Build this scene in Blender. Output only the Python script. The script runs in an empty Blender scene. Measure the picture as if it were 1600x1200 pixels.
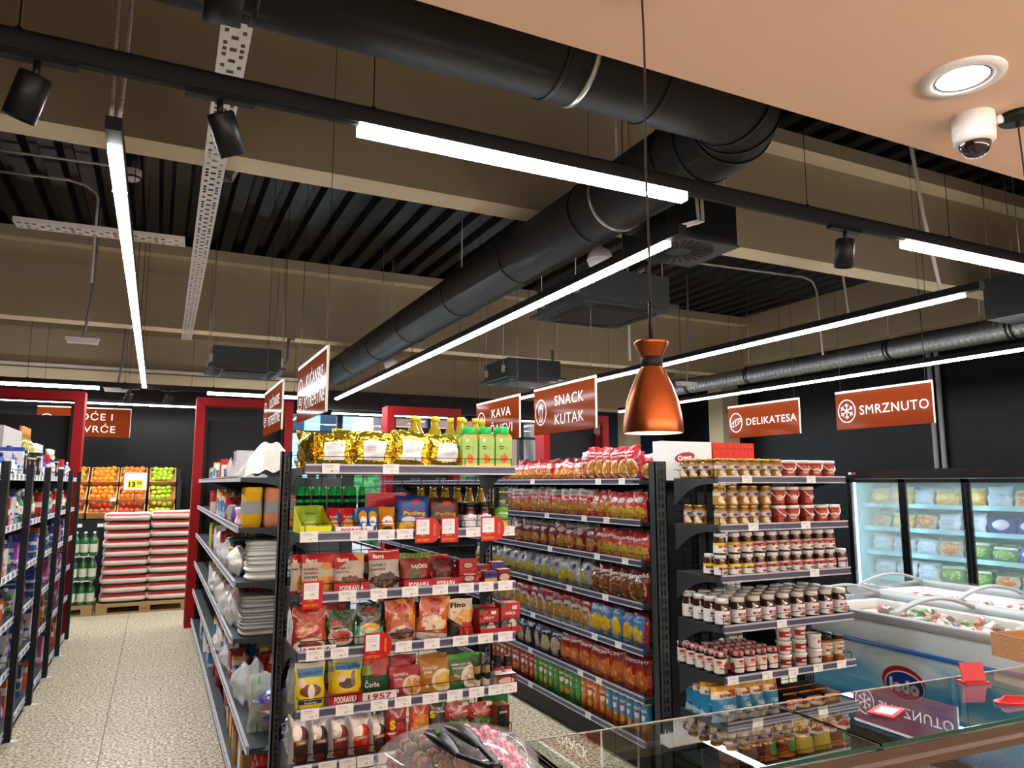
import bpy, bmesh, math, random
from math import sin, cos, pi, radians, atan, tan, sqrt
from mathutils import Vector, Matrix, Euler
random.seed(7)
D = bpy.data
COL = bpy.context.scene.collection
SC = bpy.context.scene

# ------------------------------------------------------------------ camera, world, exposure
EYE = Vector((0.0, 0.0, 1.82))
HEAD, PITCH, FPX = radians(25.7), radians(7.72), 1144.0
cd = D.cameras.new('camera'); cam = D.objects.new('camera', cd); COL.objects.link(cam)
cam.location = EYE
cam.rotation_euler = (pi/2 + PITCH, 0, -HEAD)
cd.sensor_width = 36.0; cd.lens = 36.0*FPX/1600.0
cd.clip_start = 0.02; cd.clip_end = 200
SC.camera = cam
SC.view_settings.view_transform = 'Standard'
SC.view_settings.look = 'None'
SC.view_settings.gamma = 1.0
SC.view_settings.use_curve_mapping = False
SC.view_settings.exposure = 1.45
w = D.worlds.new('sky'); SC.world = w; w.use_nodes = True
bg = w.node_tree.nodes['Background']
bg.inputs[0].default_value = (0.62, 0.80, 1.0, 1); bg.inputs[1].default_value = 2.2
SC.cycles.max_bounces = 7; SC.cycles.diffuse_bounces = 3; SC.cycles.glossy_bounces = 4
SC.cycles.transmission_bounces = 7; SC.cycles.transparent_max_bounces = 10
SC.cycles.sample_clamp_indirect = 6.0
LAMP = 49.0      # strength of every white LED strip in the shop
COOL = 9.0       # strength of the LED bars in the tall freezer

FWD = Vector((sin(HEAD)*cos(PITCH), cos(HEAD)*cos(PITCH), sin(PITCH)))
RGT = Vector((cos(HEAD), -sin(HEAD), 0))
UPV = RGT.cross(FWD)
def ray(px, py): return FWD + RGT*((px-800)/FPX) + UPV*((600-py)/FPX)
def onY(px, py, Y): d = ray(px, py); return EYE + d*(Y/d.y)
def onX(px, py, X): d = ray(px, py); return EYE + d*(X/d.x)
def onZ(px, py, Z): d = ray(px, py); return EYE + d*((Z-EYE.z)/d.z)

# ------------------------------------------------------------------ materials
def lin(c):
    if isinstance(c, str):
        c = c.lstrip('#'); c = tuple(int(c[i:i+2], 16)/255 for i in (0, 2, 4))
    return tuple((x/12.92 if x <= .04045 else ((x+.055)/1.055)**2.4) for x in c[:3]) + (1.0,)
MATS = {}
def mat(name, col, rough=.5, metal=0., emit=0., coat=0., alpha=1., trans=0., ior=1.45, bump=None, spec=.5):
    if name in MATS: return MATS[name]
    m = D.materials.new(name); m.use_nodes = True; nt = m.node_tree
    b = nt.nodes['Principled BSDF']
    b.inputs['Base Color'].default_value = lin(col)
    b.inputs['Roughness'].default_value = rough; b.inputs['Metallic'].default_value = metal
    b.inputs['IOR'].default_value = ior
    b.inputs['Specular IOR Level'].default_value = spec
    if trans: b.inputs['Transmission Weight'].default_value = trans
    if coat: b.inputs['Coat Weight'].default_value = coat; b.inputs['Coat Roughness'].default_value = .08
    if alpha < 1: b.inputs['Alpha'].default_value = alpha
    if emit: b.inputs['Emission Color'].default_value = lin(col); b.inputs['Emission Strength'].default_value = emit
    if bump:
        tc = nt.nodes.new('ShaderNodeTexCoord'); n = nt.nodes.new('ShaderNodeTexNoise')
        n.inputs['Scale'].default_value = bump[0]; n.inputs['Detail'].default_value = 3
        bp = nt.nodes.new('ShaderNodeBump'); bp.inputs['Strength'].default_value = bump[1]; bp.inputs['Distance'].default_value = bump[2] if len(bump) > 2 else .004
        nt.links.new(tc.outputs['Object'], n.inputs['Vector']); nt.links.new(n.outputs[0], bp.inputs['Height']); nt.links.new(bp.outputs[0], b.inputs['Normal'])
    MATS[name] = m
    return m

def gm(name, base, shapes=(), rough=.32, metal=0., coat=0., bump=.25):
    """printed packaging: flat printed shapes laid out in the UV square of the pack"""
    if name in MATS: return MATS[name]
    m = D.materials.new(name); m.use_nodes = True; nt = m.node_tree; N = nt.nodes; L = nt.links
    b = N['Principled BSDF']; b.inputs['Roughness'].default_value = rough; b.inputs['Metallic'].default_value = metal
    if coat: b.inputs['Coat Weight'].default_value = coat+.3; b.inputs['Coat Roughness'].default_value = .12; bump = max(bump, .75)
    uv = N.new('ShaderNodeUVMap'); uv.uv_map = 'UVMap'
    sp = N.new('ShaderNodeSeparateXYZ'); L.new(uv.outputs[0], sp.inputs[0]); U, V = sp.outputs[0], sp.outputs[1]
    def mth(op, a, bb=None, c=None):
        n = N.new('ShaderNodeMath'); n.operation = op
        for i, x in enumerate((a, bb, c)):
            if x is None: continue
            if isinstance(x, (int, float)): n.inputs[i].default_value = x
            else: L.new(x, n.inputs[i])
        return n.outputs[0]
    oi = N.new('ShaderNodeObjectInfo')
    def colour(c):
        if isinstance(c, tuple) and c and c[0] == 'food':
            n = N.new('ShaderNodeTexVoronoi'); n.voronoi_dimensions = '4D'; n.inputs['Scale'].default_value = c[3] if len(c) > 3 else 14
            L.new(uv.outputs[0], n.inputs['Vector']); L.new(mth('MULTIPLY', oi.outputs['Random'], 9.), n.inputs['W'])
            r = N.new('ShaderNodeValToRGB'); r.color_ramp.elements[0].color = lin(c[2]); r.color_ramp.elements[1].color = lin(c[1])
            r.color_ramp.elements[0].position = .14; r.color_ramp.elements[1].position = .52
            L.new(n.outputs['Distance'], r.inputs[0]); return r.outputs[0]
        return None
    cur = None; curc = lin(base)
    for s in shapes:
        k = s[0]
        if k == 'rect':
            mk = None
            for (v, lim, lo) in ((U, s[1], 1), (U, s[2], 0), (V, s[3], 1), (V, s[4], 0)):
                if (lo and lim <= 0) or (not lo and lim >= 1): continue
                q = mth('GREATER_THAN' if lo else 'LESS_THAN', v, float(lim))
                mk = q if mk is None else mth('MULTIPLY', mk, q)
            if mk is None: mk = mth('ADD', 1., 0.)
            c = s[5]
        elif k == 'ell':
            dx = mth('DIVIDE', mth('SUBTRACT', U, s[1]), s[3]); dy = mth('DIVIDE', mth('SUBTRACT', V, s[2]), s[4])
            dd = mth('ADD', mth('MULTIPLY', dx, dx), mth('MULTIPLY', dy, dy)); c = s[5]
            if isinstance(c, tuple) and c[0] == 'food':      # heaped food: ragged outline
                nz = N.new('ShaderNodeTexNoise'); nz.noise_dimensions = '4D'; nz.inputs['Scale'].default_value = 7; nz.inputs['Detail'].default_value = 2
                L.new(uv.outputs[0], nz.inputs['Vector']); L.new(mth('MULTIPLY', oi.outputs['Random'], 5.), nz.inputs['W'])
                dd = mth('ADD', dd, mth('MULTIPLY', mth('SUBTRACT', nz.outputs[0], .5), 2.2))
            mk = mth('LESS_THAN', dd, 1.)
        elif k == 'diag':   # a*u + b*v > c
            mk = mth('GREATER_THAN', mth('ADD', mth('MULTIPLY', U, s[1]), mth('MULTIPLY', V, s[2])), s[3]); c = s[4]
        elif k == 'wave':   # v below a wavy line
            mk = mth('LESS_THAN', V, mth('ADD', s[1], mth('MULTIPLY', mth('SINE', mth('ADD', mth('MULTIPLY', U, s[3]), s[4])), s[2]))); c = s[5]
        mx = N.new('ShaderNodeMix'); mx.data_type = 'RGBA'
        L.new(mk, mx.inputs[0])
        if cur is None: mx.inputs[6].default_value = curc
        else: L.new(cur, mx.inputs[6])
        co = colour(c)
        if co is None: mx.inputs[7].default_value = lin(c)
        else: L.new(co, mx.inputs[7])
        cur = mx.outputs[2]
    if cur is None: b.inputs['Base Color'].default_value = curc
    else: L.new(cur, b.inputs['Base Color'])
    if bump:
        n = N.new('ShaderNodeTexNoise'); n.noise_dimensions = '4D'; n.inputs['Scale'].default_value = 5; n.inputs['Detail'].default_value = 2
        L.new(uv.outputs[0], n.inputs['Vector']); L.new(mth('MULTIPLY', oi.outputs['Random'], 9.), n.inputs['W'])
        bp = N.new('ShaderNodeBump'); bp.inputs['Strength'].default_value = bump; bp.inputs['Distance'].default_value = .02
        L.new(n.outputs[0], bp.inputs['Height']); L.new(bp.outputs[0], b.inputs['Normal'])
    MATS[name] = m
    return m

def M(n): return MATS[n]
mat('black_metal', '17181a', .45, .3); mat('black_matte', '0c0d0e', .6)
mat('shelf_grey', '42484b', .42, .4); mat('post_black', '14181a', .45, .3)
mat('rail_blue', '555a70', .35, .1); mat('rail_lip', 'b9bcc8', .35, .1)
mat('rail_tag_grey', 'b4b3ba', .5)
mat('wire', '101112', .4, .5); mat('white_card', 'f0f1f2', .55); mat('print_black', '151515', .5); mat('print_white', 'f6f6f2', .45)
mat('print_red', 'c31a1e', .4); mat('print_gold', 'c9962e', .35); mat('print_yellow', 'f6d21c', .4); mat('print_dark_red', '6e0f14', .4)
mat('print_blue', '1b3f9a', .4); mat('print_green', '1d6b35', .4)
mat('sign_brown', '6a2a10', .5, 0, coat=.22, spec=0.); mat('sign_edge', 'd8d2c8', .3); mat('sign_white', 'efede6', .4)
mat('red_paint', '900a10', .5, 0, spec=.25); mat('promo_red', 'c4101c', .3, coat=.3)
mat('galvanised', 'a3a6a8', .36, .85, bump=(30, .15)); mat('tray_zinc', 'e4e6e2', .4, .3)
mat('duct_black', '0e0f10', .6, .0, bump=(9, .35, .01)); mat('duct_ring', '0c0c0d', .5); mat('steel_strap', 'c8c8c4', .3, .8)
mat('led', 'ffffff', .5, emit=LAMP); mat('led_warm', 'ffd9ae', .5, emit=30.); mat('led_side', 'ffffff', .5, emit=4.); mat('led_fill', 'fffaf6', .5, emit=24.); mat('led_pink', 'ffeef6', .5, emit=14.)
mat('led_cool', 'd6f2ff', .5, emit=COOL)
mat('pvc_white', 'cfccc4', .45); mat('white_plastic', 'e8e8e6', .35); mat('grey_plastic', '8d9094', .4); mat('dark_grille', '202225', .5)
mat('beam_paint', 'b3a489', .8, bump=(14, .25, .01)); mat('beam_lit', 'ecdcbc', .8)
mat('plaster', 'e0c2aa', .85, bump=(3, .15, .01))
mat('deck', '060708', .4, 0, spec=.3); mat('copper', 'a85a30', .3, .9); mat('shade_white', 'f5e9d8', .5)
mat('cord', '231b1d', .7); mat('cardboard', '9a7444', .8, bump=(30, .2)); mat('pallet_wood', 'a98a5c', .8, bump=(25, .4)); mat('crate_wood', 'b98a50', .7)
mat('clear_plastic', 'f2f6f8', .08, trans=1., ior=1.3); mat('glass', 'eef6f2', .0, trans=1., ior=1.45)
mat('glass_green', '0c4a38', .1, 0, coat=.5); mat('stainless', '7d736c', .22, .9); mat('film', 'f4f6f8', .12, alpha=.42, coat=.8, bump=(16, .9, .02))
mat('red_cloth', 'b0161c', .6); mat('black_cloth', '0b0b0c', .9); mat('white_cloth', 'dcdad4', .9, bump=(60, .3)); mat('grey_cloth', 'a7a39e', .9, bump=(60, .3))
mat('yellow_cloth', 'd3a010', .95, bump=(90, .5)); mat('peach_cloth', 'c97f52', .95, bump=(90, .5)); mat('grey_band', '8b8a84', .7)
mat('freezer_teal_glow', 'a9dbe4', .4); mat('chest_white', 'dfe5e7', .4); mat('freezer_shelf', '86bccd', .35); mat('freezer_black', '08090b', .25, coat=.4)  # tall freezer interior: teal glow of its light tinted into the colour
mat('rim_grey', 'a2a5a8', .4); mat('blue_rail', '1166b8', .3, coat=.3)

def corrug_mat(name, col, pitch, axis='X', rough=.45):
    m = mat(name, col, rough, 0, spec=.25); nt = m.node_tree
    tc = nt.nodes.new('ShaderNodeTexCoord'); wv = nt.nodes.new('ShaderNodeTexWave'); wv.bands_direction = axis
    wv.wave_profile = 'SAW'; wv.inputs['Scale'].default_value = 2*pi/20/pitch
    bp = nt.nodes.new('ShaderNodeBump'); bp.inputs['Distance'].default_value = .01; bp.inputs['Strength'].default_value = .8
    nt.links.new(tc.outputs['Object'], wv.inputs['Vector']); nt.links.new(wv.outputs['Fac'], bp.inputs['Height'])
    nt.links.new(bp.outputs[0], nt.nodes['Principled BSDF'].inputs['Normal']); return m
corrug_mat('wall_dark_x', '0b0d0f', .09, 'X'); corrug_mat('wall_dark_y', '080b0f', .09, 'Y'); corrug_mat('wall_teal', '1f3046', .12, 'X')

def terrazzo():
    m = D.materials.new('terrazzo'); m.use_nodes = True; nt = m.node_tree; N = nt.nodes; L = nt.links; b = N['Principled BSDF']
    tc = N.new('ShaderNodeTexCoord')
    n1 = N.new('ShaderNodeTexNoise'); n1.inputs['Scale'].default_value = 46; n1.inputs['Detail'].default_value = 3; n1.inputs['Roughness'].default_value = .62
    n2 = N.new('ShaderNodeTexNoise'); n2.inputs['Scale'].default_value = 1.3; n2.inputs['Detail'].default_value = 2
    L.new(tc.outputs['Object'], n1.inputs[0]); L.new(tc.outputs['Object'], n2.inputs[0])
    r = N.new('ShaderNodeValToRGB'); e = r.color_ramp.elements
    e[0].position = .36; e[0].color = lin('4c463c'); e[1].position = .47; e[1].color = lin('a39880')
    x = e.new(.56); x.color = lin('d8cfb6'); x = e.new(.68); x.color = lin('efe8d4')
    L.new(n1.outputs[0], r.inputs[0])
    r2 = N.new('ShaderNodeValToRGB'); r2.color_ramp.elements[0].color = (.8, .77, .72, 1); r2.color_ramp.elements[1].color = (1, 1, 1, 1)
    L.new(n2.outputs[0], r2.inputs[0])
    mx = N.new('ShaderNodeMix'); mx.data_type = 'RGBA'; mx.blend_type = 'MULTIPLY'; mx.inputs[0].default_value = 1
    L.new(r.outputs[0], mx.inputs[6]); L.new(r2.outputs[0], mx.inputs[7])
    # joints every 3 m, straight black lines in the slab
    sp = N.new('ShaderNodeSeparateXYZ'); L.new(tc.outputs['Object'], sp.inputs[0])
    def line(o, off, per, wd):
        a = N.new('ShaderNodeMath'); a.operation = 'ADD'; a.inputs[1].default_value = off; L.new(o, a.inputs[0])
        p = N.new('ShaderNodeMath'); p.operation = 'PINGPONG'; p.inputs[1].default_value = per/2; L.new(a.outputs[0], p.inputs[0])
        g = N.new('ShaderNodeMath'); g.operation = 'LESS_THAN'; g.inputs[1].default_value = wd; L.new(p.outputs[0], g.inputs[0]); return g.outputs[0]
    a = line(sp.outputs[0], .24, 3.2, .004); c = line(sp.outputs[1], 0, 1.6, .003)
    mm = N.new('ShaderNodeMath'); mm.operation = 'MAXIMUM'; L.new(a, mm.inputs[0]); L.new(c, mm.inputs[1])
    m2 = N.new('ShaderNodeMix'); m2.data_type = 'RGBA'; L.new(mm.outputs[0], m2.inputs[0]); L.new(mx.outputs[2], m2.inputs[6]); m2.inputs[7].default_value = lin('5d564a')
    L.new(m2.outputs[2], b.inputs['Base Color']); b.inputs['Roughness'].default_value = .42
    MATS['terrazzo'] = m
terrazzo()
def speckle(name, base, dots, scale, lo, hi, rough=.6):
    m = mat(name, base, rough); nt = m.node_tree
    tc = nt.nodes.new('ShaderNodeTexCoord'); n = nt.nodes.new('ShaderNodeTexNoise'); n.inputs['Scale'].default_value = scale; n.inputs['Detail'].default_value = 4
    r = nt.nodes.new('ShaderNodeValToRGB'); r.color_ramp.elements[0].position = lo; r.color_ramp.elements[0].color = lin(dots); r.color_ramp.elements[1].position = hi; r.color_ramp.elements[1].color = lin(base)
    nt.links.new(tc.outputs['Object'], n.inputs[0]); nt.links.new(n.outputs[0], r.inputs[0]); nt.links.new(r.outputs[0], nt.nodes['Principled BSDF'].inputs['Base Color'])
    return m
speckle('orange_skin', 'e8820c', 'd06a05', 8, .4, .6, .45); speckle('apple_skin', 'a9c22c', '7fa01c', 6, .35, .6, .3)
speckle('hedge', '4d8b4a', '1d4a24', 9, .4, .62, .9); speckle('chocolate', '4a2014', 'c87a48', 40, .36, .5, .35); speckle('pink_sugar', 'e0458e', 'f7c9de', 90, .42, .55, .6)

# ------------------------------------------------------------------ mesh builder
class MB:
    def __init__(s): s.v = []; s.f = []; s.m = []; s.uv = []; s.sm = []
    def face(s, idx, mi=0, uv=None, smooth=False):
        s.f.append(tuple(idx)); s.m.append(mi); s.uv.append(uv or [(0, 0)]*len(idx)); s.sm.append(smooth)
    def box(s, x0, x1, y0, y1, z0, z1, mi=0, front=None, M_=None, top=None):
        """front = material index for the -Y face with 0..1 UVs"""
        b = len(s.v)
        P = [Vector((x, y, z)) for z in (z0, z1) for y in (y0, y1) for x in (x0, x1)]
        if M_: P = [M_ @ p for p in P]
        s.v += P
        q = [(0, 1, 5, 4), (1, 3, 7, 5), (3, 2, 6, 7), (2, 0, 4, 6), (4, 5, 7, 6), (2, 3, 1, 0)]
        for i, f in enumerate(q):
            mm = mi
            if i == 0 and front is not None: mm = front
            if i == 4 and top is not None: mm = top
            s.face([b+k for k in f], mm, [(0, 0), (1, 0), (1, 1), (0, 1)])
        return s
    def grid(s, fn, nu, nv, mi=0, smooth=True, uvf=None, flip=False):
        b = len(s.v)
        for j in range(nv+1):
            for i in range(nu+1): s.v.append(Vector(fn(i/nu, j/nv)))
        for j in range(nv):
            for i in range(nu):
                a = b+j*(nu+1)+i; idx = [a, a+1, a+nu+2, a+nu+1]
                uv = [(i/nu, j/nv), ((i+1)/nu, j/nv), ((i+1)/nu, (j+1)/nv), (i/nu, (j+1)/nv)]
                if uvf: uv = [uvf(*q) for q in uv]
                if flip: idx = idx[::-1]; uv = uv[::-1]
                s.face(idx, mi, uv, smooth)
        return s
    def tube(s, pts, r, n=8, mi=0, caps=True, smooth=True):
        pts = [Vector(p) for p in pts]; rs = r if isinstance(r, (list, tuple)) else [r]*len(pts)
        b = len(s.v); prev = None
        for k, p in enumerate(pts):
            t = (pts[min(k+1, len(pts)-1)] - pts[max(k-1, 0)]).normalized()
            if prev is None:
                a = Vector((0, 0, 1)) if abs(t.z) < .9 else Vector((1, 0, 0)); u = t.cross(a).normalized()
            else: u = (prev - t*prev.dot(t)).normalized()
            prev = u; w_ = t.cross(u)
            for i in range(n):
                an = 2*pi*i/n; s.v.append(p + (u*cos(an) + w_*sin(an))*rs[k])
        for k in range(len(pts)-1):
            for i in range(n):
                j = (i+1) % n
                s.face([b+k*n+i, b+k*n+j, b+(k+1)*n+j, b+(k+1)*n+i], mi, [(i/n, 0), ((i+1)/n, 0), ((i+1)/n, 1), (i/n, 1)], smooth and n > 4)
        if caps:
            s.face([b+i for i in range(n)][::-1], mi); s.face([b+(len(pts)-1)*n+i for i in range(n)], mi)
        return s
    def lathe(s, prof, n=16, mi=0, c=(0, 0, 0), v0=None, smooth=True, a0=0, a1=2*pi, M_=None):
        """prof: (r, z) list; uv u = angle, v = height"""
        b = len(s.v); zs = [p[1] for p in prof]; lo, hi = min(zs), max(zs)
        closed = abs(a1-a0-2*pi) < 1e-4; cols = n if closed else n+1
        for r, z in prof:
            for i in range(cols):
                an = a0+(a1-a0)*i/n; p = Vector((c[0]+r*cos(an), c[1]+r*sin(an), c[2]+z)); s.v.append(M_ @ p if M_ else p)
        for k in range(len(prof)-1):
            for i in range(n):
                j = (i+1) % cols if closed else i+1
                va = (prof[k][1]-lo)/max(hi-lo, 1e-6); vb = (prof[k+1][1]-lo)/max(hi-lo, 1e-6)
                s.face([b+k*cols+i, b+k*cols+j, b+(k+1)*cols+j, b+(k+1)*cols+i], mi, [(i/n, va), ((i+1)/n, va), ((i+1)/n, vb), (i/n, vb)], smooth)
        return s
    def poly(s, pts, mi=0): b = len(s.v); s.v += [Vector(p) for p in pts]; s.face(range(b, b+len(pts)), mi); return s
    def prism(s, pts2, axis, a, b_, mi=0):
        """extrude polygon pts2 (plane coords) along axis 'x','y','z' from a to b_"""
        def P(q, t):
            return Vector((t, q[0], q[1])) if axis == 'x' else Vector((q[0], t, q[1])) if axis == 'y' else Vector((q[0], q[1], t))
        n = len(pts2); b = len(s.v); s.v += [P(q, a) for q in pts2] + [P(q, b_) for q in pts2]
        s.face(range(b, b+n), mi); s.face([b+n+i for i in range(n)][::-1], mi)
        for i in range(n): j = (i+1) % n; s.face([b+j, b+i, b+n+i, b+n+j], mi)
        return s
    def text(s, body, fn, mi=0, h=1., centre=(0, 0), width=None, rot=0, bold=.0, shear=0.):
        """text triangles; fn maps flat (x, y) to a 3D point. h = cap height"""
        V, F = textmesh(body, bold, shear)
        x0 = min(p[0] for p in V); x1 = max(p[0] for p in V); y0 = min(p[1] for p in V); y1 = max(p[1] for p in V)
        k = h/.73; kx = k
        if width: kx = width/(x1-x0)
        b = len(s.v); mx_, my = (x0+x1)/2, .365
        for x, y in V:
            X = (x-mx_)*kx; Y = (y-my)*k
            if rot: X, Y = X*cos(rot)-Y*sin(rot), X*sin(rot)+Y*cos(rot)
            s.v.append(Vector(fn(X+centre[0], Y+centre[1])))
        for f in F: s.face([b+i for i in f], mi)
        return s
    def mesh(s, name, mats):
        me = D.meshes.new(name); me.from_pydata([tuple(v) for v in s.v], [], s.f)
        for m in mats: me.materials.append(M(m) if isinstance(m, str) else m)
        me.polygons.foreach_set('material_index', s.m); me.polygons.foreach_set('use_smooth', s.sm)
        ul = me.uv_layers.new(name='UVMap'); flat = []
        for u in s.uv:
            for a in u: flat += [a[0], a[1]]
        ul.data.foreach_set('uv', flat); me.update(); return me
    def build(s, name, mats, parent=None, loc=None, rz=0.):
        if isinstance(mats, str): mats = [mats]
        o = D.objects.new(name, s.mesh(name, mats)); COL.objects.link(o)
        if parent: o.parent = parent
        if loc is not None: o.location = loc
        if rz: o.rotation_euler = (0, 0, rz)
        return o
_T = {}
def textmesh(body, bold=0., shear=0.):
    k = (body, bold, shear)
    if k not in _T:
        c = D.curves.new('t', 'FONT'); c.body = body; c.offset = bold; c.shear = shear; c.resolution_u = 3; c.space_character = 1.1
        o = D.objects.new('t', c); me = D.meshes.new_from_object(o)
        _T[k] = ([(v.co.x, v.co.y) for v in me.vertices], [tuple(p.vertices) for p in me.polygons])
        D.objects.remove(o); D.curves.remove(c); D.meshes.remove(me)
    return _T[k]

def tag(o, label=None, cat=None, group=None, kind=None):
    if label: o['label'] = label
    if cat: o['category'] = cat
    if group: o['group'] = group
    if kind: o['kind'] = kind
    return o
def empty(name, loc, label=None, cat=None, group=None, rz=0.):
    o = D.objects.new(name, None); COL.objects.link(o); o.location = loc; o.rotation_euler = (0, 0, rz); o.empty_display_size = .05
    return tag(o, label, cat, group)
def struct(name, mb, mats): return tag(mb.build(name, mats), kind='structure')
def place(tpl, loc, rz, label, cat=None, group=None, tilt=(0, 0), s=1.):
    """a copy of a product: tpl = (name, category, [(part, mesh), ...]) ; one part = one mesh object"""
    name, c0, parts = tpl
    if len(parts) == 1:
        o = D.objects.new(name, parts[0][1])
        COL.objects.link(o)
    else:
        o = D.objects.new(name, None); o.empty_display_size = .03; COL.objects.link(o)
        for pn, me in parts:
            c = D.objects.new(pn, me); c.parent = o; COL.objects.link(c)
    o.location = loc; o.rotation_euler = (tilt[0], tilt[1], rz)
    if s != 1.: o.scale = (s, s, s) if isinstance(s, (int, float)) else s
    return tag(o, label, cat or c0, group)
ORD = ['zeroth', 'first', 'second', 'third', 'fourth', 'fifth', 'sixth', 'seventh', 'eighth', 'ninth', 'tenth', 'eleventh', 'twelfth', 'thirteenth', 'fourteenth', 'fifteenth', 'sixteenth', 'seventeenth', 'eighteenth', 'nineteenth', 'twentieth']

def pieces(name, m, parent, *calls):
    """one object per call; a call is (method name, args...)"""
    for c in calls:
        b = MB(); getattr(b, c[0])(*c[1:]); b.build(name, m, parent)

# ================================================================== THE ROOM
X0, X1, YB, YF = -4.2, 10.4, 13.6, -1.6      # room extent
MB().box(X0-.1, X1+.1, YF-.1, YB+.1, -.12, 0).build('floor', 'terrazzo')['kind'] = 'structure'
# black trapezoidal deck, ribs run away from the counter
b = MB(); ZC = 5.0; ZW = ZC+.03; x = X0
while x < X1:
    for (a0, a1, z0, z1) in ((0, .14, 0, 0), (.14, .18, 0, .09), (.18, .26, .09, .09), (.26, .30, .09, 0)):
        b.poly([(x+a0, YF, ZC+z0), (x+a0, YB, ZC+z0), (x+a1, YB, ZC+z1), (x+a1, YF, ZC+z1)])
    x += .30
b.box(X0-.1, X1+.1, YF-.1, YB+.1, ZC+.12, ZC+.2)
struct('ceiling', b, 'deck')
struct('wall_right', MB().box(X1, X1+.1, YF, YB, 0, ZC+.1), 'wall_dark_y')
struct('wall_left', MB().box(X0-.1, X0, YF, YB, 0, ZC+.1), 'wall_dark_y')
struct('wall_front', MB().box(X0, X1, YF-.1, YF, 0, ZC+.1), 'plaster')
b = MB()
WX0, WX1, WZ0, WZ1 = 2.05, 7.75, .35, 3.12
b.box(X0, WX0, YB, YB+.12, 0, ZC+.1); b.box(WX0, WX1, YB, YB+.12, WZ1, ZC+.1); b.box(WX0, WX1, YB, YB+.12, 0, WZ0)
struct('wall_back', b, 'wall_dark_x')
struct('wall_back.001', MB().box(WX1, X1, YB, YB+.12, 0, ZC+.1), 'wall_teal')
# shop windows in the back wall
panes = [2.05, 3.0, 3.85, 4.75, 5.85, 6.75, 7.75]
for i in range(6):
    a, c = panes[i], panes[i+1]; f = MB()
    f.box(a, a+.05, YB-.03, YB+.1, WZ0, WZ1); f.box(c-.05, c, YB-.03, YB+.1, WZ0, WZ1)
    f.box(a, c, YB-.03, YB+.1, WZ1-.06, WZ1); f.box(a, c, YB-.03, YB+.1, WZ0, WZ0+.06); f.box(a, c, YB-.03, YB+.1, 2.72, 2.77)
    wn = f.build('window_%d' % (i+1), 'black_metal'); wn['kind'] = 'structure'
    MB().box(a+.05, c-.05, YB+.02, YB+.026, WZ0+.06, WZ1-.06).build('pane', 'glass', wn)
# beams: deep web under a wider head, undersides coloured paler as lit by the lamps
def beam(n, y, z0, z1, zl, wd=.25, x0=X0, x1=10.2, out=.2):
    b = MB()
    b.box(x0, x1, y, y+wd, z0, zl, 0); b.box(x0, x1, y-out, y+wd+out, zl, z1, 0)
    b.poly([(x0, y-.001, z0-.002), (x0, y+wd, z0-.002), (x1, y+wd, z0-.002), (x1, y-.001, z0-.002)], 1)
    b.poly([(x0, y-out, zl-.002), (x0, y, zl-.002), (x1, y, zl-.002), (x1, y-out, zl-.002)], 1)
    struct('trim_%d' % n, b, ['beam_paint', 'beam_lit'])
beam(1, 4.78, 3.90, ZC, 4.86, .25)
beam(2, 10.75, 3.90, ZC, 4.86, .3)
b = MB(); b.box(X0, 10.2, 13.0, 13.6, 3.38, ZC, 0); b.box(X0, 10.2, 12.86, 13.0, 4.15, ZC, 0)
b.poly([(X0, 13.0, 3.378), (X0, 13.6, 3.378), (10.2, 13.6, 3.378), (10.2, 13.0, 3.378)], 1)
b.box(X0, 2.2, 12.93, 13.0, 3.38, 3.55, 1)
struct('trim_3', b, ['beam_paint', 'beam_lit'])
b = MB(); b.box(10.15, X1, YF, YB, 4.1, ZC+.1); b.box(9.75, 10.15, 10.9, 11.3, 0, ZC); b.box(9.15, 9.5, 13.25, 13.6, 0, ZC)
struct('trim_4', b, 'beam_paint')
struct('trim_5', MB().box(2.3, 7.9, 12.72, 12.98, 3.1, 3.42), 'black_matte')
# plastered soffit over the counter
struct('ceiling.001', MB().box(X0, X1, YF, 1.60, 3.0, 3.22), 'plaster')

# outside the windows
struct('trim_6', MB().box(-4, 16, YB+.3, 34, -.2, -.05), 'pvc_white')
b = MB(); b.box(-2, 6.2, 26, 30, -.1, 7.5)
for i in range(6):
    for j in range(2): b.box(-1.2+i*1.25, -.5+i*1.25, 25.96, 26, 1+j*2.6, 2.6+j*2.6, 1)
mat('facade_blue', '9cc0d8', .8); mat('window_dark', '2c3a48', .2); mat('brick_dark', '7c5348', .9)
tag(b.build('building', ['facade_blue', 'window_dark']), 'pale blue building seen through the shop windows', 'building')
b = MB(); b.box(8.0, 16, 27, 30, -.1, 5.5); b.box(8.8, 9.7, 26.95, 27, 1, 2.4, 1); b.box(11, 12, 26.95, 27, 1, 2.4, 1)
tag(b.build('building', ['brick_dark', 'window_dark']), 'brick coloured house beyond the hedge outside the windows', 'building')
b = MB(); rr = random.Random(3)
def hedgefn(u, v):
    return (4.0+u*9, 18+.9*sin(pi*v)*-1+rr.uniform(-.12, .12), -.05+2.15*v+rr.uniform(-.1, .1)+.25*sin(u*14)*v)
b.grid(hedgefn, 90, 16); b.grid(lambda u, v: (4+u*9, 18+1.2*v, 2.05+.25*sin(u*14)*(1-v)+rr.uniform(-.1, .1)), 90, 8)
tag(b.build('hedge', 'hedge'), 'clipped green hedge outside the shop window', 'hedge')
b = MB(); b.tube([(8.7, 16.8, -.05), (8.75, 16.8, 1.6), (8.5, 16.8, 3.2), (8.0, 16.8, 5)], [.14, .12, .1, .07], 8); b.tube([(8.7, 16.8, 1.9), (9.2, 16.9, 3.0), (9.5, 17, 4.4)], [.08, .07, .04], 6)
mat('bark', '6c6358', .9); t = empty('tree', (0, 0, 0), 'bare tree trunk standing outside the shop window', 'tree'); b.build('trunk', 'bark', t)
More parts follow.
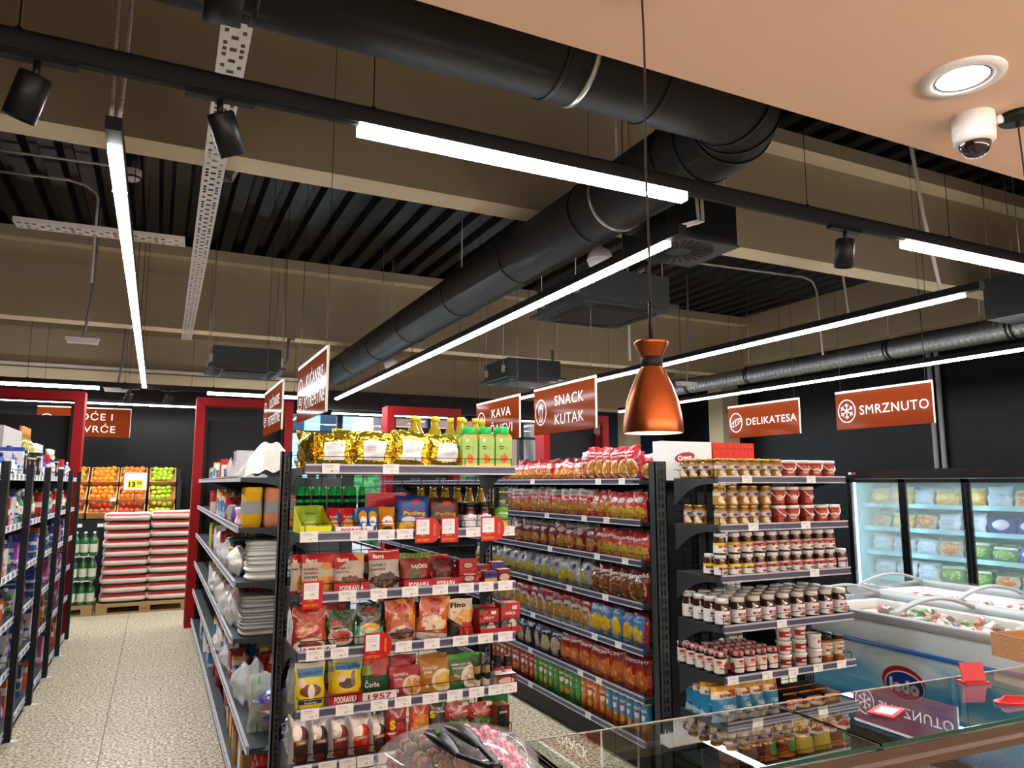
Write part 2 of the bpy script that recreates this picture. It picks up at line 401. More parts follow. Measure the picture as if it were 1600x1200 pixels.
b = MB()
for k in range(70):
    c = Vector((rr.uniform(6.6, 10.2), rr.uniform(16.4, 17.8), rr.uniform(4.2, 6.0))); r_ = rr.uniform(.2, .42)
    b.lathe([(0.01, -r_), (r_*.8, -r_*.5), (r_, 0), (r_*.7, r_*.6), (.01, r_)], 7, 0, c)
b.build('foliage', 'hedge', t)

# ================================================================== CEILING FITTINGS
# black spiral duct: in from the left behind the soffit, elbow, then straight back
R_ = .21; zc = 3.62; dx = 2.54; dy = 2.48; er = .30
path = [(-4, dy, zc), (dx-er, dy, zc)] + [(dx-er+er*sin(a), dy+er-er*cos(a), zc) for a in [pi/2*i/6 for i in range(1, 6)]] + [(dx, dy+er, zc), (dx, 11.9, zc)]
t = empty('ventilation_duct', (dx, dy, zc), 'long black round duct with an elbow under the ceiling', 'duct')
T0 = Vector((dx, dy, zc))
def tubeT(b, pts, r, n, mi=0, caps=True): b.tube([Vector(p)-T0 for p in pts], r, n, mi, caps)
b = MB(); tubeT(b, path, R_, 28, 0, True); b.build('pipe', 'duct_black', t)
def ring_x(x, mat_, r=R_+.006, wd=.02, nm='duct_seam'):
    b = MB(); tubeT(b, [(x, dy, zc), (x+wd, dy, zc)], r, 28); b.build(nm, mat_, t)
def ring_y(y, mat_, r=R_+.006, wd=.02, nm='duct_seam'):
    b = MB(); tubeT(b, [(dx, y, zc), (dx, y+wd, zc)], r, 28); b.build(nm, mat_, t)
for x in (-.55, .2, 1.36, 1.85): ring_x(x, 'duct_ring')
ring_x(1.48, 'steel_strap', R_+.01, .022, 'hanging_strap'); ring_x(.05, 'duct_ring', R_+.02, .12, 'sleeve')
for y in (2.9, 3.1, 4.0, 5.1, 6.4, 7.9, 9.2, 10.6): ring_y(y, 'duct_ring')
ring_y(3.72, 'steel_strap', R_+.01, .022, 'hanging_strap')
for a in (pi/8, pi/4, 3*pi/8):
    c = Vector((dx-er+er*sin(a), dy+er-er*cos(a), zc)); d = Vector((cos(a), sin(a), 0))*.008
    b = MB(); tubeT(b, [c-d, c+d], R_+.006, 28); b.build('duct_seam', 'duct_ring', t)
for x, y in ((1.49, dy), (dx, 3.73), (dx, 6.4), (dx, 9.2)): b = MB(); tubeT(b, [(x, y, zc+R_), (x, y, ZW)], .006, 6); b.build('hanger_rod', 'steel_strap', t)
b = MB(); tubeT(b, [(dx+.17, 3.9, zc-.02), (2.855, 3.9, zc-.02)], .13, 20); b.build('branch_pipe', 'duct_black', t)
# supply air box with swirl diffuser
t = empty('air_diffuser', (3.15, 3.9, 3.40), 'black square supply air box with swirl diffuser', 'air diffuser')
b = MB(); b.box(-.29, .30, -.25, .25, .012, .36); b.build('plenum_box', 'black_matte', t)
b = MB(); b.box(-.30, .31, -.26, .26, 0, .012)
b.build('diffuser_plate', 'shelf_grey', t)
b = MB()
for k in range(26):
    a = 2*pi*k/26; rot = Matrix.Rotation(a, 4, 'Z'); sk = Matrix.Rotation(.35, 4, 'Z')
    b.box(.09, .235, -.009, .009, -.004, .004, M_=rot @ sk)
b.build('swirl_slots', 'black_matte', t)
pieces('hanger_rod', 'steel_strap', t, *[('tube', [(x, y, .36), (x, y, ZW-3.4)], .005, 5) for x in (-.25, .25) for y in (-.2, .2)])

def cassette(loc, label, z=3.28):
    t = empty('air_conditioner', (loc[0], loc[1], z), label, 'air conditioner', 'ceiling cassette air conditioners')
    b = MB(); b.box(-.42, .42, -.42, .42, .05, .30); b.build('casing', 'shelf_grey', t)
    b = MB(); n = .475
    b.prism([(-n, -n), (n, -n), (n, n), (-n, n)], 'z', .02, .05); b.prism([(-.40, -.40), (.40, -.40), (.40, .40), (-.40, .40)], 'z', 0, .02); b.build('fascia', 'shelf_grey', t)
    b = MB(); b.box(-.27, .27, -.27, .27, -.008, 0); b.build('intake_grille', 'dark_grille', t)
    for k in range(4):
        b = MB(); b.box(-.27, .27, -.385, -.31, -.004, .0, M_=Matrix.Rotation(k*pi/2, 4, 'Z')); b.build('air_outlet', 'black_matte', t)
    pieces('hanging_bracket', 'tray_zinc', t, *[('box', x-.02, x+.02, y-.02, y+.02, .1, .2) for x in (-.44, .44) for y in (-.3, .3)])
    pieces('hanger_rod', 'steel_strap', t, *[('tube', [(x, y, .2), (x, y, ZW-z)], .005, 5) for x in (-.44, .44) for y in (-.3, .3)])
    b = MB(); b.tube([(.42, .1, .2), (.55, .1, .2), (.58, .1, .25), (.58, .1, .55), (.7, .4, .6)], .022, 8); b.build('drain_pipe', 'grey_plastic', t)
cassette((3.46, 5.36), 'dark grey ceiling cassette air conditioner right of the black duct')
cassette((.98, 10.4), 'dark ceiling cassette air conditioner above the household shelving far end')
cassette((4.78, 9.6), 'dark ceiling cassette air conditioner behind the snack sign')

def cable_tray(label, a, c, wd, z, holes=True):
    """perforated zinc tray from a to c; holes are real gaps"""
    a = Vector(a); c = Vector(c); L = (c-a).length; d = (c-a)/L
    ang = math.atan2(d.y, d.x); b = MB()
    h = .035; p = .10; n = int(L/p)
    ys = [-wd/2, -wd/2+.14*wd, -wd/2+.28*wd, -.12*wd, .12*wd, wd/2-.28*wd, wd/2-.14*wd, wd/2]
    for k in range(n):
        xs = [k*p, k*p+.02, k*p+.05, k*p+.07, k*p+p]
        for i in range(4):
            for j in range(7):
                if i == 1 and j in (1, 5): continue
                if i == 3 and j == 3: continue
                if i == 3 and j in (1, 5) and k % 3 == 0: continue
                b.poly([(xs[i], ys[j], 0), (xs[i], ys[j+1], 0), (xs[i+1], ys[j+1], 0), (xs[i+1], ys[j], 0)])
    for s in (-1, 1):
        y = s*wd/2
        b.poly([(0, y, 0), (n*p, y, 0), (n*p, y, h), (0, y, h)]); b.poly([(0, y, h), (n*p, y, h), (n*p, y-s*.008, h), (0, y-s*.008, h)])
    o = b.build('cable_tray', 'tray_zinc', None, a); o.rotation_euler = (0, -math.asin(max(-1, min(1, d.z))), ang)
    return tag(o, label, 'cable tray')
cable_tray('perforated zinc cable tray running away under the near beam', (.20, 3.0, 3.80), (.26, 11.0, 3.80), .13, 3.8)
cable_tray('perforated zinc cable tray crossing left of the long tray', (-1.1, 6.55, 3.80), (.12, 6.5, 3.80), .18, 3.8)
cable_tray('short sloping zinc tray branching to the right beyond the near beam', (.30, 5.1, 3.84), (.62, 5.9, 4.75), .10, 3.8)
cable_tray('far zinc cable tray along the back beam', (-4.0, 12.8, 3.56), (2.2, 12.8, 3.56), .12, 3.56)
cable_tray('zinc cable tray on the deck right of the air box', (4.1, 5.2, 4.95), (4.1, 8.6, 4.95), .14, 4.95)

# LED strips
def strip_y(label, x, y0, y1, z=3.2, conduit=True, wire=4.995):
    t = empty('linear_lamp', (x, y0, z), label, 'lamp', 'long white LED strip lamps')
    b = MB(); b.box(-.03, .03, -.14, y1-y0, .028, .085); b.build('housing', 'black_matte', t)
    b = MB(); b.box(-.026, .026, 0, y1-y0, 0, .028, 1); b.m[5] = 0; b.build('diffuser', ['led', 'led_side'], t)
    y = .3
    while y < y1-y0: pieces('suspension_wire', 'wire', t, ('tube', [(0, y, .085), (0, y, wire-z)], .0025, 4)); y += 1.5
    y = .5
    while y < y1-y0: pieces('clip', 'steel_strap', t, ('box', -.034, .034, y, y+.008, .0, .01)); y += 1.5
    if conduit:
        for s in (-1, 1):
            b = MB(); pts = []; rs = []
            for k in range(150):
                q = k/149; pts.append((s*.014+.01*sin(q*5)*s+(.20*min(1, q*22) if conduit == 'side' else 0), -.07+.03*sin(q*4), .085+q*(ZC-z-.1))); rs.append(.011 if k % 2 else .0085)
            b.tube(pts, rs, 7, smooth=False); b.build('flexible_conduit', 'pvc_white', t)
strip_y('white LED strip lamp above the left aisle', -.24, 3.34, 11.9)
strip_y('white LED strip lamp under the black duct beside the air box', 2.62, 3.34, 12.2, conduit='side', wire=3.405)
strip_y('white LED strip lamp right of the copper pendant', 5.35, 3.34, 11.8, conduit=False)
strip_y('white LED strip lamp above the tall freezers and orange signs', 8.12, 2.3, 12.0, conduit=False)
def spot(t, x, tilt_x, tilt_y, nm='spotlight', big=1.):
    sp = MB(); sp.box(x-.12, x+.12, -.020, .020, -.022, .0); sp.tube([(x, 0, -.02), (x, 0, -.075)], .011, 8)
    sp.build('spot_adapter', 'black_metal', t)
    r = Matrix.Translation((x, 0, -.07)) @ Euler((tilt_x, tilt_y, 0)).to_matrix().to_4x4()
    b = MB(); b.lathe([(.001, .0), (.046, .0), (.050, -.006), (.050, -.155), (.046, -.155), (.042, -.13), (.001, -.13)], 28, 0, M_=r); h = b.build('spot_head', 'black_metal', t)
    b = MB(); b.lathe([(.001, -.133), (.042, -.133)], 18, 0, M_=r); b.build('lens', 'shade_white', h)
def track(label, y, z, x0, x1, lamps, spots):
    t = empty('track_rail', (0, y, z), label, 'track rail')
    b = MB(); b.box(x0, x1, -.025, .025, 0, .07); b.box(x0, x1, -.012, .012, -.006, 0); b.build('rail', 'black_matte', t)
    for a, c in lamps:
        b = MB(); b.box(a, c, -.026, .026, -.042, 0, 1); b.m[5] = 0; b.build('lamp_diffuser', ['led', 'led_side'], t)
    for s in spots: spot(t, *s)
    x = x0+.5
    while x < x1: b = MB(); b.tube([(x, 0, .07), (x, 0, ZW-z)], .0025, 4); b.lathe([(.001, .09), (.012, .085), (.012, .07)], 8, 0, (x, 0, 0)); b.build('suspension_wire', 'wire', t); x += 1.2
track('near black track rail with two lit sections and three spotlights', 2.74, 3.235, -3.4, 7.9, [(.64, 2.26), (3.87, 7.4)], [(-.44, .25, .30), (.13, .35, -.42), (3.38, .1, .06)])
track('far black track rail above the red shelf frames', 11.98, 3.2, -3.4, 2.3, [(-3.2, -.82), (.62, 2.1)], [(-.42, .6, .4), (.1, .6, .3)])
def strip_x(label, x0, x1, y, z):
    t = empty('linear_lamp', (x0, y, z), label, 'lamp', 'long white LED strip lamps')
    b = MB(); b.box(0, x1-x0, -.03, .03, .022, .07); b.build('housing', 'black_matte', t); b = MB(); b.box(0, x1-x0, -.022, .022, 0, .022, 1); b.m[5] = 0; b.build('diffuser', ['led', 'led_side'], t)
    pieces('suspension_wire', 'wire', t, *[('tube', [(q, 0, .07), (q, 0, ZW-z)], .0025, 4) for q in (.2, x1-x0-.2)])
strip_x('white LED strip lamp above the fruit stand', -3.2, .62, 12.75, 3.02)
strip_x('white LED strip lamp before the back windows', 2.6, 5.0, 12.4, 2.98)
strip_x('white LED strip lamp before the back windows, right of the third red frame', 5.3, 7.6, 12.4, 2.98)

# galvanised spiral duct on the right
t = empty('spiral_duct', (8.6, 0, 3.56), 'shiny galvanised spiral duct above the tall freezers', 'duct')
b = MB(); pts = []; rs = []
for k in range(170):
    for dd, r in ((0, .128), (.062, .128), (.066, .1315), (.074, .1315)): pts.append((0, 1.5+k*.078+dd*.98, 0)); rs.append(r)
pts = [p for p in pts if p[1] < 11.6]; rs = rs[:len(pts)]
b.tube(pts, rs, 26, 0); b.build('pipe', 'galvanised', t)
for y in (4.8, 6.35, 8.9, 10.4):
    b = MB(); b.tube([(0, y, 0), (0, y+.02, 0)], .137, 26); b.tube([(0, y+.05, 0), (0, y+.07, 0)], .137, 26); b.build('clamp_ring', 'black_metal', t)
pieces('hanger_rod', 'steel_strap', t, *[('tube', [(0, y, .12), (0, y, 1.47)], .005, 5) for y in (4.85+.35, 6.4, 8.95)])

# conduits on the deck, wall pipe, heaters, sensors
def pipe(name, label, cat, pts, r, m, n=8, group=None): b = MB(); b.tube([Vector(p) for p in pts], r, n); return tag(b.build(name, m), label, cat, group)
pipe('conduit', 'white conduit bending down from the deck left of the long LED strip', 'conduit', [tuple(onZ(-30, 264, 4.9)), tuple(onZ(108, 281, 4.9)), tuple(onZ(135, 290, 4.88)), tuple(onZ(150, 302, 4.82)), tuple(onZ(153, 312, 4.75))[:2]+(4.75,), tuple(onZ(153, 312, 4.75))[:2]+(3.86,)], .014, 'pvc_white')
pipe('conduit', 'upper white conduit running across the deck to the smoke detector', 'conduit', [tuple(onZ(-30, 230, 4.95)), tuple(onZ(40, 240, 4.95)), tuple(onZ(196, 262, 4.95))], .013, 'pvc_white')
pipe('conduit', 'white conduit loop over the deck dropping beside the galvanised duct', 'conduit', [(5.1, 7.3, 3.3), (5.1, 7.3, 4.55), (5.14, 7.3, 4.62), (5.25, 7.3, 4.65), (8.1, 7.3, 4.72), (8.28, 7.3, 4.68), (8.35, 7.3, 4.55), (8.4, 7.3, 3.62)], .016, 'pvc_white')
pipe('conduit', 'farther white conduit dropping from the deck to the galvanised duct', 'conduit', [(5.7, 6.5, 5.0), (7.6, 6.5, 5.0), (7.8, 6.5, 4.96), (7.9, 6.5, 4.8), (8.0, 6.5, 3.95)], .014, 'pvc_white')
pipe('conduit', 'white cable hanging down to the right LED strip', 'conduit', [(4.86, 3.35, 5.0), (4.88, 3.35, 4.4), (5.05, 3.4, 3.8), (5.33, 3.5, 3.29)], .014, 'pvc_white')
b = MB(); b.tube([(10.33, 6.93, 0.0), (10.33, 6.93, 3.75), (10.31, 7.05, 3.9), (10.2, 7.3, 3.95)], .035, 8); b.tube([(10.33, 7.05, 0.0), (10.33, 7.05, 3.75), (10.31, 7.15, 3.9), (10.2, 7.4, 3.95)], .035, 8)
tag(b.build('wall_pipe', 'grey_plastic'), 'pair of grey pipes rising on the dark right wall', 'pipe')
def heater(loc, label):
    t = empty('sensor_bar', loc, label, 'ceiling sensor', 'hanging white ceiling sensors')
    b = MB(); b.prism([(-.17, .03), (-.15, -.03), (.15, -.03), (.17, .03)], 'y', -.05, .05); b.build('case', 'white_plastic', t)
    b = MB(); b.tube([(0, 0, .03), (.02, 0, .12), (.06, 0, .5), (.08, 0, ZW-loc[2])], .016, 7); b.build('hanging_pole', 'grey_plastic', t)
heater((-.85, 9.45, 3.42), 'white sensor bar hanging on a pole left of the long LED strip')
heater((-.62, 12.3, 3.2), 'white sensor bar hanging above the fruit sign')
heater((7.1, 8.7, 3.3), 'white sensor bar hanging below the conduit near the galvanised duct')
def speaker(loc, label):
    t = empty('ball_speaker', loc, label, 'speaker', 'white ball loudspeakers hanging from the ceiling')
    b = MB(); R0 = .098
    b.lathe([(R0*cos(a), R0*sin(a)) for a in [pi/2*i/8 for i in range(8, -1, -1)]], 24); b.build('upper_shell', 'white_plastic', t)
    b = MB(); b.lathe([(R0*1.03, .002), (R0*1.03, -.008), (R0*.97, -.01)]+[(R0*cos(a), -R0*sin(a)) for a in [pi/2*i/8 for i in range(1, 7)]]+[(.0, -R0*.93)], 24); b.build('lower_shell', 'white_plastic', t)
    pieces('hanging_cable', 'pvc_white', t, *[('tube', [(q, 0, R0-.002), (q, 0, ZW-loc[2])], .004, 5) for q in (-.012, .012)])
speaker((3.0, 4.66, 3.54), 'near white ball loudspeaker below the black duct')
speaker((2.90, 9.98, 3.50), 'far white ball loudspeaker beside the long duct end')
t = empty('smoke_detector', (-.41, 8.16, 4.95), 'small white smoke detector on the black deck', 'smoke detector')
b = MB(); b.lathe([(.001, -.055), (.05, -.05), (.075, -.03), (.09, 0), (.09, .06)], 20); b.build('cover', 'white_plastic', t); b = MB(); b.lathe([(.078, -.031), (.082, -.026), (.09, -.012)], 20); b.build('vent_slot', 'dark_grille', t)
# bulkhead box at the far right of the near beam
t = empty('ventilation_box', (7.85, 4.25, 3.45), 'grey ventilation box hanging at the right end under the near beam', 'ventilation box')
MB().box(-.4, .1, -.2, .2, 0, .42).build('casing', 'shelf_grey', t); pieces('hanger_rod', 'steel_strap', t, *[('tube', [(x, y, .42), (x, y, ZW-3.45)], .005, 5) for x in (-.35, .05) for y in (-.15, .15)])

# soffit fittings
t = empty('downlight', (2.06, 1.235, 3.0), 'round white recessed downlight glowing in the plaster soffit', 'downlight')
b = MB(); b.lathe([(.075, -.004), (.082, -.010), (.108, -.008), (.112, 0)], 36); b.build('trim_ring', 'white_plastic', t)
b = MB(); b.lathe([(.068, -.002), (.074, -.006), (.076, -.004)], 30); b.lathe([(.069, -.0055), (.0755, -.0045)], 30, 1); b.build('inner_ring', ['white_plastic', 'dark_grille'], t)
b = MB(); b.lathe([(.001, -.004), (.067, -.004)], 30); b.build('lens', 'led_pink', t)
t = empty('dome_camera', (2.32, 1.37, 3.0), 'white dome security camera under the plaster soffit', 'security camera')
b = MB(); b.lathe([(.062, 0), (.062, -.045), (.060, -.047), (.060, -.050), (.062, -.052), (.060, -.085), (.050, -.095), (.046, -.095)], 32); b.build('body', 'white_plastic', t)
b = MB(); b.lathe([(.046, -.094)]+[(.046*cos(a), -.094-.046*sin(a)) for a in [pi/2*i/7 for i in range(1, 7)]]+[(.001, -.14)], 24); mat('dome_smoke', '1a1518', .04, coat=1.); b.build('dome', 'dome_smoke', t)
b = MB(); b.lathe([(.001, .0), (.014, 0), (.014, .012), (.001, .012)], 14, M_=Matrix.Translation((.035, -.055, -.03)) @ Matrix.Rotation(pi/2, 4, 'X')); b.build('side_plug', 'white_plastic', t)

def pendant(x, y, label, sc=1.):
    z0 = 1.925; t = empty('pendant_lamp', (x, y, z0), label, 'pendant lamp', 'copper pendant lamps over the counter')
    b = MB(); prof = [(.0625, 0), (.0635, .004), (.062, .03), (.055, .07), (.044, .100), (.032, .128), (.0235, .142)]
    b.lathe(prof, 40); b.build('shade', 'copper', t)
    b = MB(); b.lathe([(r-.002, z+.001) for r, z in prof], 40); b.build('shade_lining', 'shade_white', t)
    b = MB(); b.lathe([(.001, .141), (.0235, .141), (.0235, .165), (.001, .165)], 30); b.build('neck_band', 'black_matte', t)
    b = MB(); b.lathe([(.0235, .164), (.028, .175), (.036, .192), (.037, .196), (.034, .199), (.006, .202)], 36); b.build('crown', 'copper', t)
    b = MB(); b.tube([(0, 0, .2), (0, 0, .285)], .0045, 10); b.build('stem', 'black_metal', t)
    H = 3.0-z0; b = MB(); b.tube([(.004*sin(q*9)*(1-q), .003*sin(q*7), .285+(H-.3)*q) for q in [k/24 for k in range(25)]], .0026, 7); b.build('cord', 'cord', t)
    b = MB(); b.lathe([(.001, H-.04), (.008, H-.04), (.009, H-.022), (.052, H-.022), (.055, H-.018), (.055, H), (.001, H)], 30); b.build('ceiling_canopy', 'black_metal', t)
    b = MB(); b.lathe([(.001, .05), (.014, .055), (.02, .075), (.016, .095), (.012, .12)], 16); b.build('bulb', 'led_warm', t)
pendant(.945, 1.271, 'copper hourglass pendant lamp hanging in the middle of the view')
pendant(2.44, 1.30, 'copper pendant lamp cut off at the right edge beside the camera dome')

# ================================================================== HANGING SIGNS
def sign(label, loc, rz, w, h, lines, icon, hs=.085, tc=0., tw_=.6):
    """board in local XZ, printed on -Y; loc = top centre"""
    t = empty('aisle_sign', loc, label, 'sign', None, rz)
    b = MB(); b.box(-w/2, w/2, -.006, .006, -h, -.02); b.build('board', 'sign_brown', t)
    b = MB(); b.box(-w/2, w/2, -.008, .008, -.02, 0); b.box(w/2-.004, w/2+.002, -.007, .007, -h, 0); b.build('edge_profile', 'sign_edge', t)
    for side in (1, -1):
        b = MB(); F = (lambda X, Y: (X, -.0075, Y)) if side == 1 else (lambda X, Y: (-X, .0075, Y))
        n = len(lines)
        for i, l in enumerate(lines):
            V_ = textmesh(l, .008)[0]; ww = (max(p[0] for p in V_)-min(p[0] for p in V_)); wmax = max(max(p[0] for p in textmesh(q, .008)[0])-min(p[0] for p in textmesh(q, .008)[0]) for q in lines)
            b.text(l, F, 0, hs, (tc if tc < 9 else 0, -h/2-.01+((n-1)/2-i)*hs*1.75), tw_*ww/wmax, 0, 0.)
        cx, cy, r = -w/2+.125, -h/2-.01, min(.10, h*.35)
        for k in range(40):
            a0, a1 = 2*pi*k/40, 2*pi*(k+1)/40
            b.poly([F(cx+q*cos(a), cy+q*sin(a)*1.12) for q, a in ((r, a0), (r, a1), (r-.009, a1), (r-.009, a0))])
        def bar(x0, y0, x1, y1, wd=.008):
            d = Vector((x1-x0, y1-y0)); d.normalize(); nx, ny = -d.y*wd/2, d.x*wd/2
            b.poly([F(cx+x0+nx, cy+y0+ny), F(cx+x0-nx, cy+y0-ny), F(cx+x1-nx, cy+y1-ny), F(cx+x1+nx, cy+y1+ny)])
        if icon == 'snow':
            for k in range(6):
                a = pi/6+pi/3*k; bar(0, 0, .075*cos(a), .075*sin(a), .01)
                for q in (.045,):
                    for s in (-1, 1): bar(q*cos(a), q*sin(a), q*cos(a)+.028*cos(a+s*.9), q*sin(a)+.028*sin(a+s*.9), .008)
        elif icon == 'loaf':
            pts = [(.085*cos(a), .03*sin(a)) for a in [2*pi*k/20 for k in range(21)]]
            rr_ = lambda p: (p[0]*.9-p[1]*.42, p[0]*.42+p[1]*.9)
            for p, q in zip(pts, pts[1:]): bar(*rr_(p), *rr_(q), .007)
            for k in range(4): bar(*rr_((-.05+k*.03, -.015)), *rr_((-.03+k*.03, .02)), .006)
        elif icon == 'cone':
            bar(-.04, .03, -.02, -.08); bar(.04, .03, .02, -.08); bar(-.02, -.08, .02, -.08); bar(-.045, .03, .045, .03)
            for k in range(3): bar(-.03+k*.03, .03, -.028+k*.028, -.075, .006)
            for k in range(5): bar(-.04+.02*k, .035, -.03+.018*k, .075-.01*abs(k-2), .008)
        elif icon == 'cup':
            bar(-.045, .0, -.035, -.06); bar(.045, 0, .035, -.06); bar(-.035, -.06, .035, -.06); bar(-.05, 0, .05, 0, .012)
            bar(-.01, .02, .0, .07, .007); bar(.02, .02, .03, .06, .007)
        elif icon == 'bowl':
            for k in range(3): bar(-.045, -.03-.018*k, .045, -.03-.018*k)
            bar(-.03, .03, .04, .03); bar(0, .03, 0, .07)
        b.build('lettering', 'sign_white', t)
    pieces('suspension_wire', 'wire', t, *[('tube', [(s*(w/2-.06), 0, 0), (s*(w/2-.06), 0, ZC+.08-loc[2])], .0022, 4) for s in (-1, 1)])
R90 = -pi/2
sign('brown hanging sign reading SMRZNUTO with a snowflake', (5.94, 4.54, 2.70), R90, 1.0, .37, ['SMRZNUTO'], 'snow', .088, .115, .69)
sign('brown hanging sign reading DELIKATESA with a loaf', (5.94, 6.02, 2.70), R90, 1.05, .37, ['DELIKATESA'], 'loaf', .080, .125, .72)
sign('brown hanging sign reading SNACK KUTAK with a fries icon', (2.94, 5.15, 2.63), R90, 1.0, .40, ['SNACK', 'KUTAK'], 'cone', .088, .10, .46)
sign('brown hanging sign reading KAVA ČAJEVI behind the SNACK sign', (2.94, 6.44, 2.63), R90, 1.0, .40, ['KAVA', 'ČAJEVI'], 'cup', .088, .10, .50)
sign('nearer brown sign reading KUĆANSKE POTREPŠTINE on the left', (.88, 4.86, 2.64), R90, 1.0, .40, ['KUĆANSKE', 'POTREPŠTINE'], 'bowl', .085, .12, .68)
sign('farther brown sign reading KUĆANSKE POTREPŠTINE on the left', (.86, 6.5, 2.64), R90, 1.1, .40, ['KUĆANSKE', 'POTREPŠTINE'], 'bowl', .085, .12, .68)
sign('brown sign reading VOĆE I POVRĆE above the fruit stand', (-1.02, 12.6, 2.95), 0, 1.22, .44, ['VOĆE I', 'POVRĆE'], 'bowl', .105, .09, .64)

# added fill light behind the camera, out of view, brightens the soffit
t = empty('fill_light', (1.5, YF, 2.15), 'added unseen fill light on the wall behind the counter', 'lamp')
b = MB(); b.box(-4.5, 6.5, 0, .10, 0, .03); b.build('housing', 'white_plastic', t)
b = MB(); b.poly([(-4.5, .001, .032), (6.5, .001, .032), (6.5, .10, .032), (-4.5, .10, .032)], 0); b.poly([(-4.5, .101, .0), (-4.5, .101, .03), (6.5, .101, .03), (6.5, .101, .0)], 0); b.build('diffuser', 'led_fill', t)

# ================================================================== SHELVING
def gondola(name, label, cat, loc, rz, xs, tiers, depth, back_h=1.95, base_h=.10, back='panel', posts='back', post_x=None, tags=None, guard=True, skip=(), post_w=.03, slots=False, group=None, bar=True, railm='rail_blue', post_y=None):
    """xs = bay boundaries along local x, tiers = [bottom of the price rail], shelves reach to y = -depth. Children: shelf > price_rail, wire_guard, price_tag"""
    t = empty(name, loc, label, cat, group, rz); W0, W1 = xs[0], xs[-1]; py = 0 if post_y is None else post_y
    for k, x in enumerate(post_x or xs):
        b = MB()
        if posts == 'front':
            b.box(x-.03, x+.03, -depth-.055, -depth-.012, .03, back_h); b.build('upright', 'post_black', t)
            f = MB(); f.box(x-.028, x+.028, -depth-.1, -depth+.1, .0, .03); f.tube([(x, -depth-.05, 0), (x, -depth-.05, .035)], .022, 10); f.build('foot', 'tray_zinc', t)
        elif slots:
            w_ = post_w; g = .005; cols = (0,) if w_ < .06 else (-.012, .012); z0 = .45
            b.box(x-w_/2, x-w_/2+.008, py, py+.06, .0, back_h); b.box(x+w_/2-.008, x+w_/2, py, py+.06, .0, back_h); b.box(x-w_/2, x+w_/2, py+.056, py+.06, .3, back_h)
            b.box(x-w_/2, x+w_/2, py, py+.003, 0, z0); ed = [x-w_/2]+[q for c in cols for q in (x+c-g, x+c+g)]+[x+w_/2]
            for q in range(0, len(ed), 2): b.box(ed[q], ed[q+1], py, py+.003, z0, back_h)
            for c in cols:
                z = z0
                while z < back_h: b.box(x+c-g, x+c+g, py, py+.003, z, z+(.011 if len(cols) == 1 else .022)); z += .025 if len(cols) == 1 else .05
            b.build('upright', 'shelf_grey', t)
        else:
            b.box(x-post_w/2, x+post_w/2, py, py+.06, 0, back_h); b.build('upright', 'shelf_grey', t)
    b = MB(); b.box(W0, W1, -depth+.02, .0, 0, base_h-.015); b.build('base_plinth', 'black_metal', t)
    if back == 'panel':
        b = MB(); b.box(W0, W1, -.006, .0, base_h-.015, back_h-.05); b.build('back_panel', 'shelf_grey', t)
    elif back == 'wire':
        b = MB(); z = .2
        while z < back_h: b.box(W0, W1, -.004, -.001, z, z+.003); z += .05
        x = W0+.05
        while x < W1: b.box(x, x+.003, -.004, -.001, .15, back_h-.02); x += .1
        b.build('wire_back_panel', 'wire', t)
    for ti, zb in enumerate(tiers):
        for bi in range(len(xs)-1):
            if (bi, ti) in skip: continue
            a, c = xs[bi]+.004, xs[bi+1]-.004; zs = zb+.028; b = MB()
            b.box(a, c, -depth, -.008, zs-.028, zs, 0)
            if zb > .3:    # curved brackets at both ends
                for x in (a-.003, c):
                    L = depth-.03
                    pts = [(-.002, zs), (-L, zs), (-L, zs-.03)] + [(-L+L*.93*q, zs-.03-.115*(q**2.4)) for q in (.3, .5, .7, .85, 1.)] + [(-.002, zs-.16)]
                    b.prism(pts, 'x', x, x+.003, 0)
            sh = b.build('shelf', 'shelf_grey', t)
            b = MB(); y = -depth
            b.box(a, c, y-.012, y, zb, zb+.042, 0); b.box(a, c, y-.016, y-.011, zb, zb+.007, 1); b.box(a, c, y-.016, y-.011, zb+.034, zb+.042, 1)
            b.build('price_rail', [railm, 'rail_lip'], sh)
            if guard and zb > .1:
                b = MB(); h = zs+.045; q = .003
                b.box(a+.01, c-.01, y+.004, y+.004+q, h, h+q); b.box(a+.01, c-.01, y+.004, y+.004+q, zs+.006, zs+.009)
                x = a+.01
                n = 4
                for k in range(n+1): xx = a+.01+(c-a-.023)*k/n; b.box(xx, xx+q, y+.004, y+.007, zs, h)
                for xx in (a+.01, c-.013): b.box(xx, xx+q, y+.004, -.02, h, h+q)
                b.build('wire_guard', 'wire', sh)
            tg = (tags or {}).get((bi, ti), [])
            for x in tg:
                b = MB(); b.box(x-.037, x+.037, y-.0175, y-.0165, zb+.0, zb+.044, 0)
                b.box(x-.026, x+.012, y-.0181, y-.0175, zb+.033, zb+.036, 2); b.box(x-.026, x+.018, y-.0181, y-.0175, zb+.027, zb+.0285, 2)
                b.text('%d' % (10+int(abs(x)*733) % 89), lambda X, Y: (X, y-.0182, Y), 1, .009, (x+.006, zb+.012)); b.text('99', lambda X, Y: (X, y-.0182, Y), 1, .005, (x+.024, zb+.014))
                b.build('price_tag', ['white_card', 'print_black', 'rail_tag_grey'], sh)
    return t

def PX(px, py=900, Y=3.2): return onY(px, py, Y).x
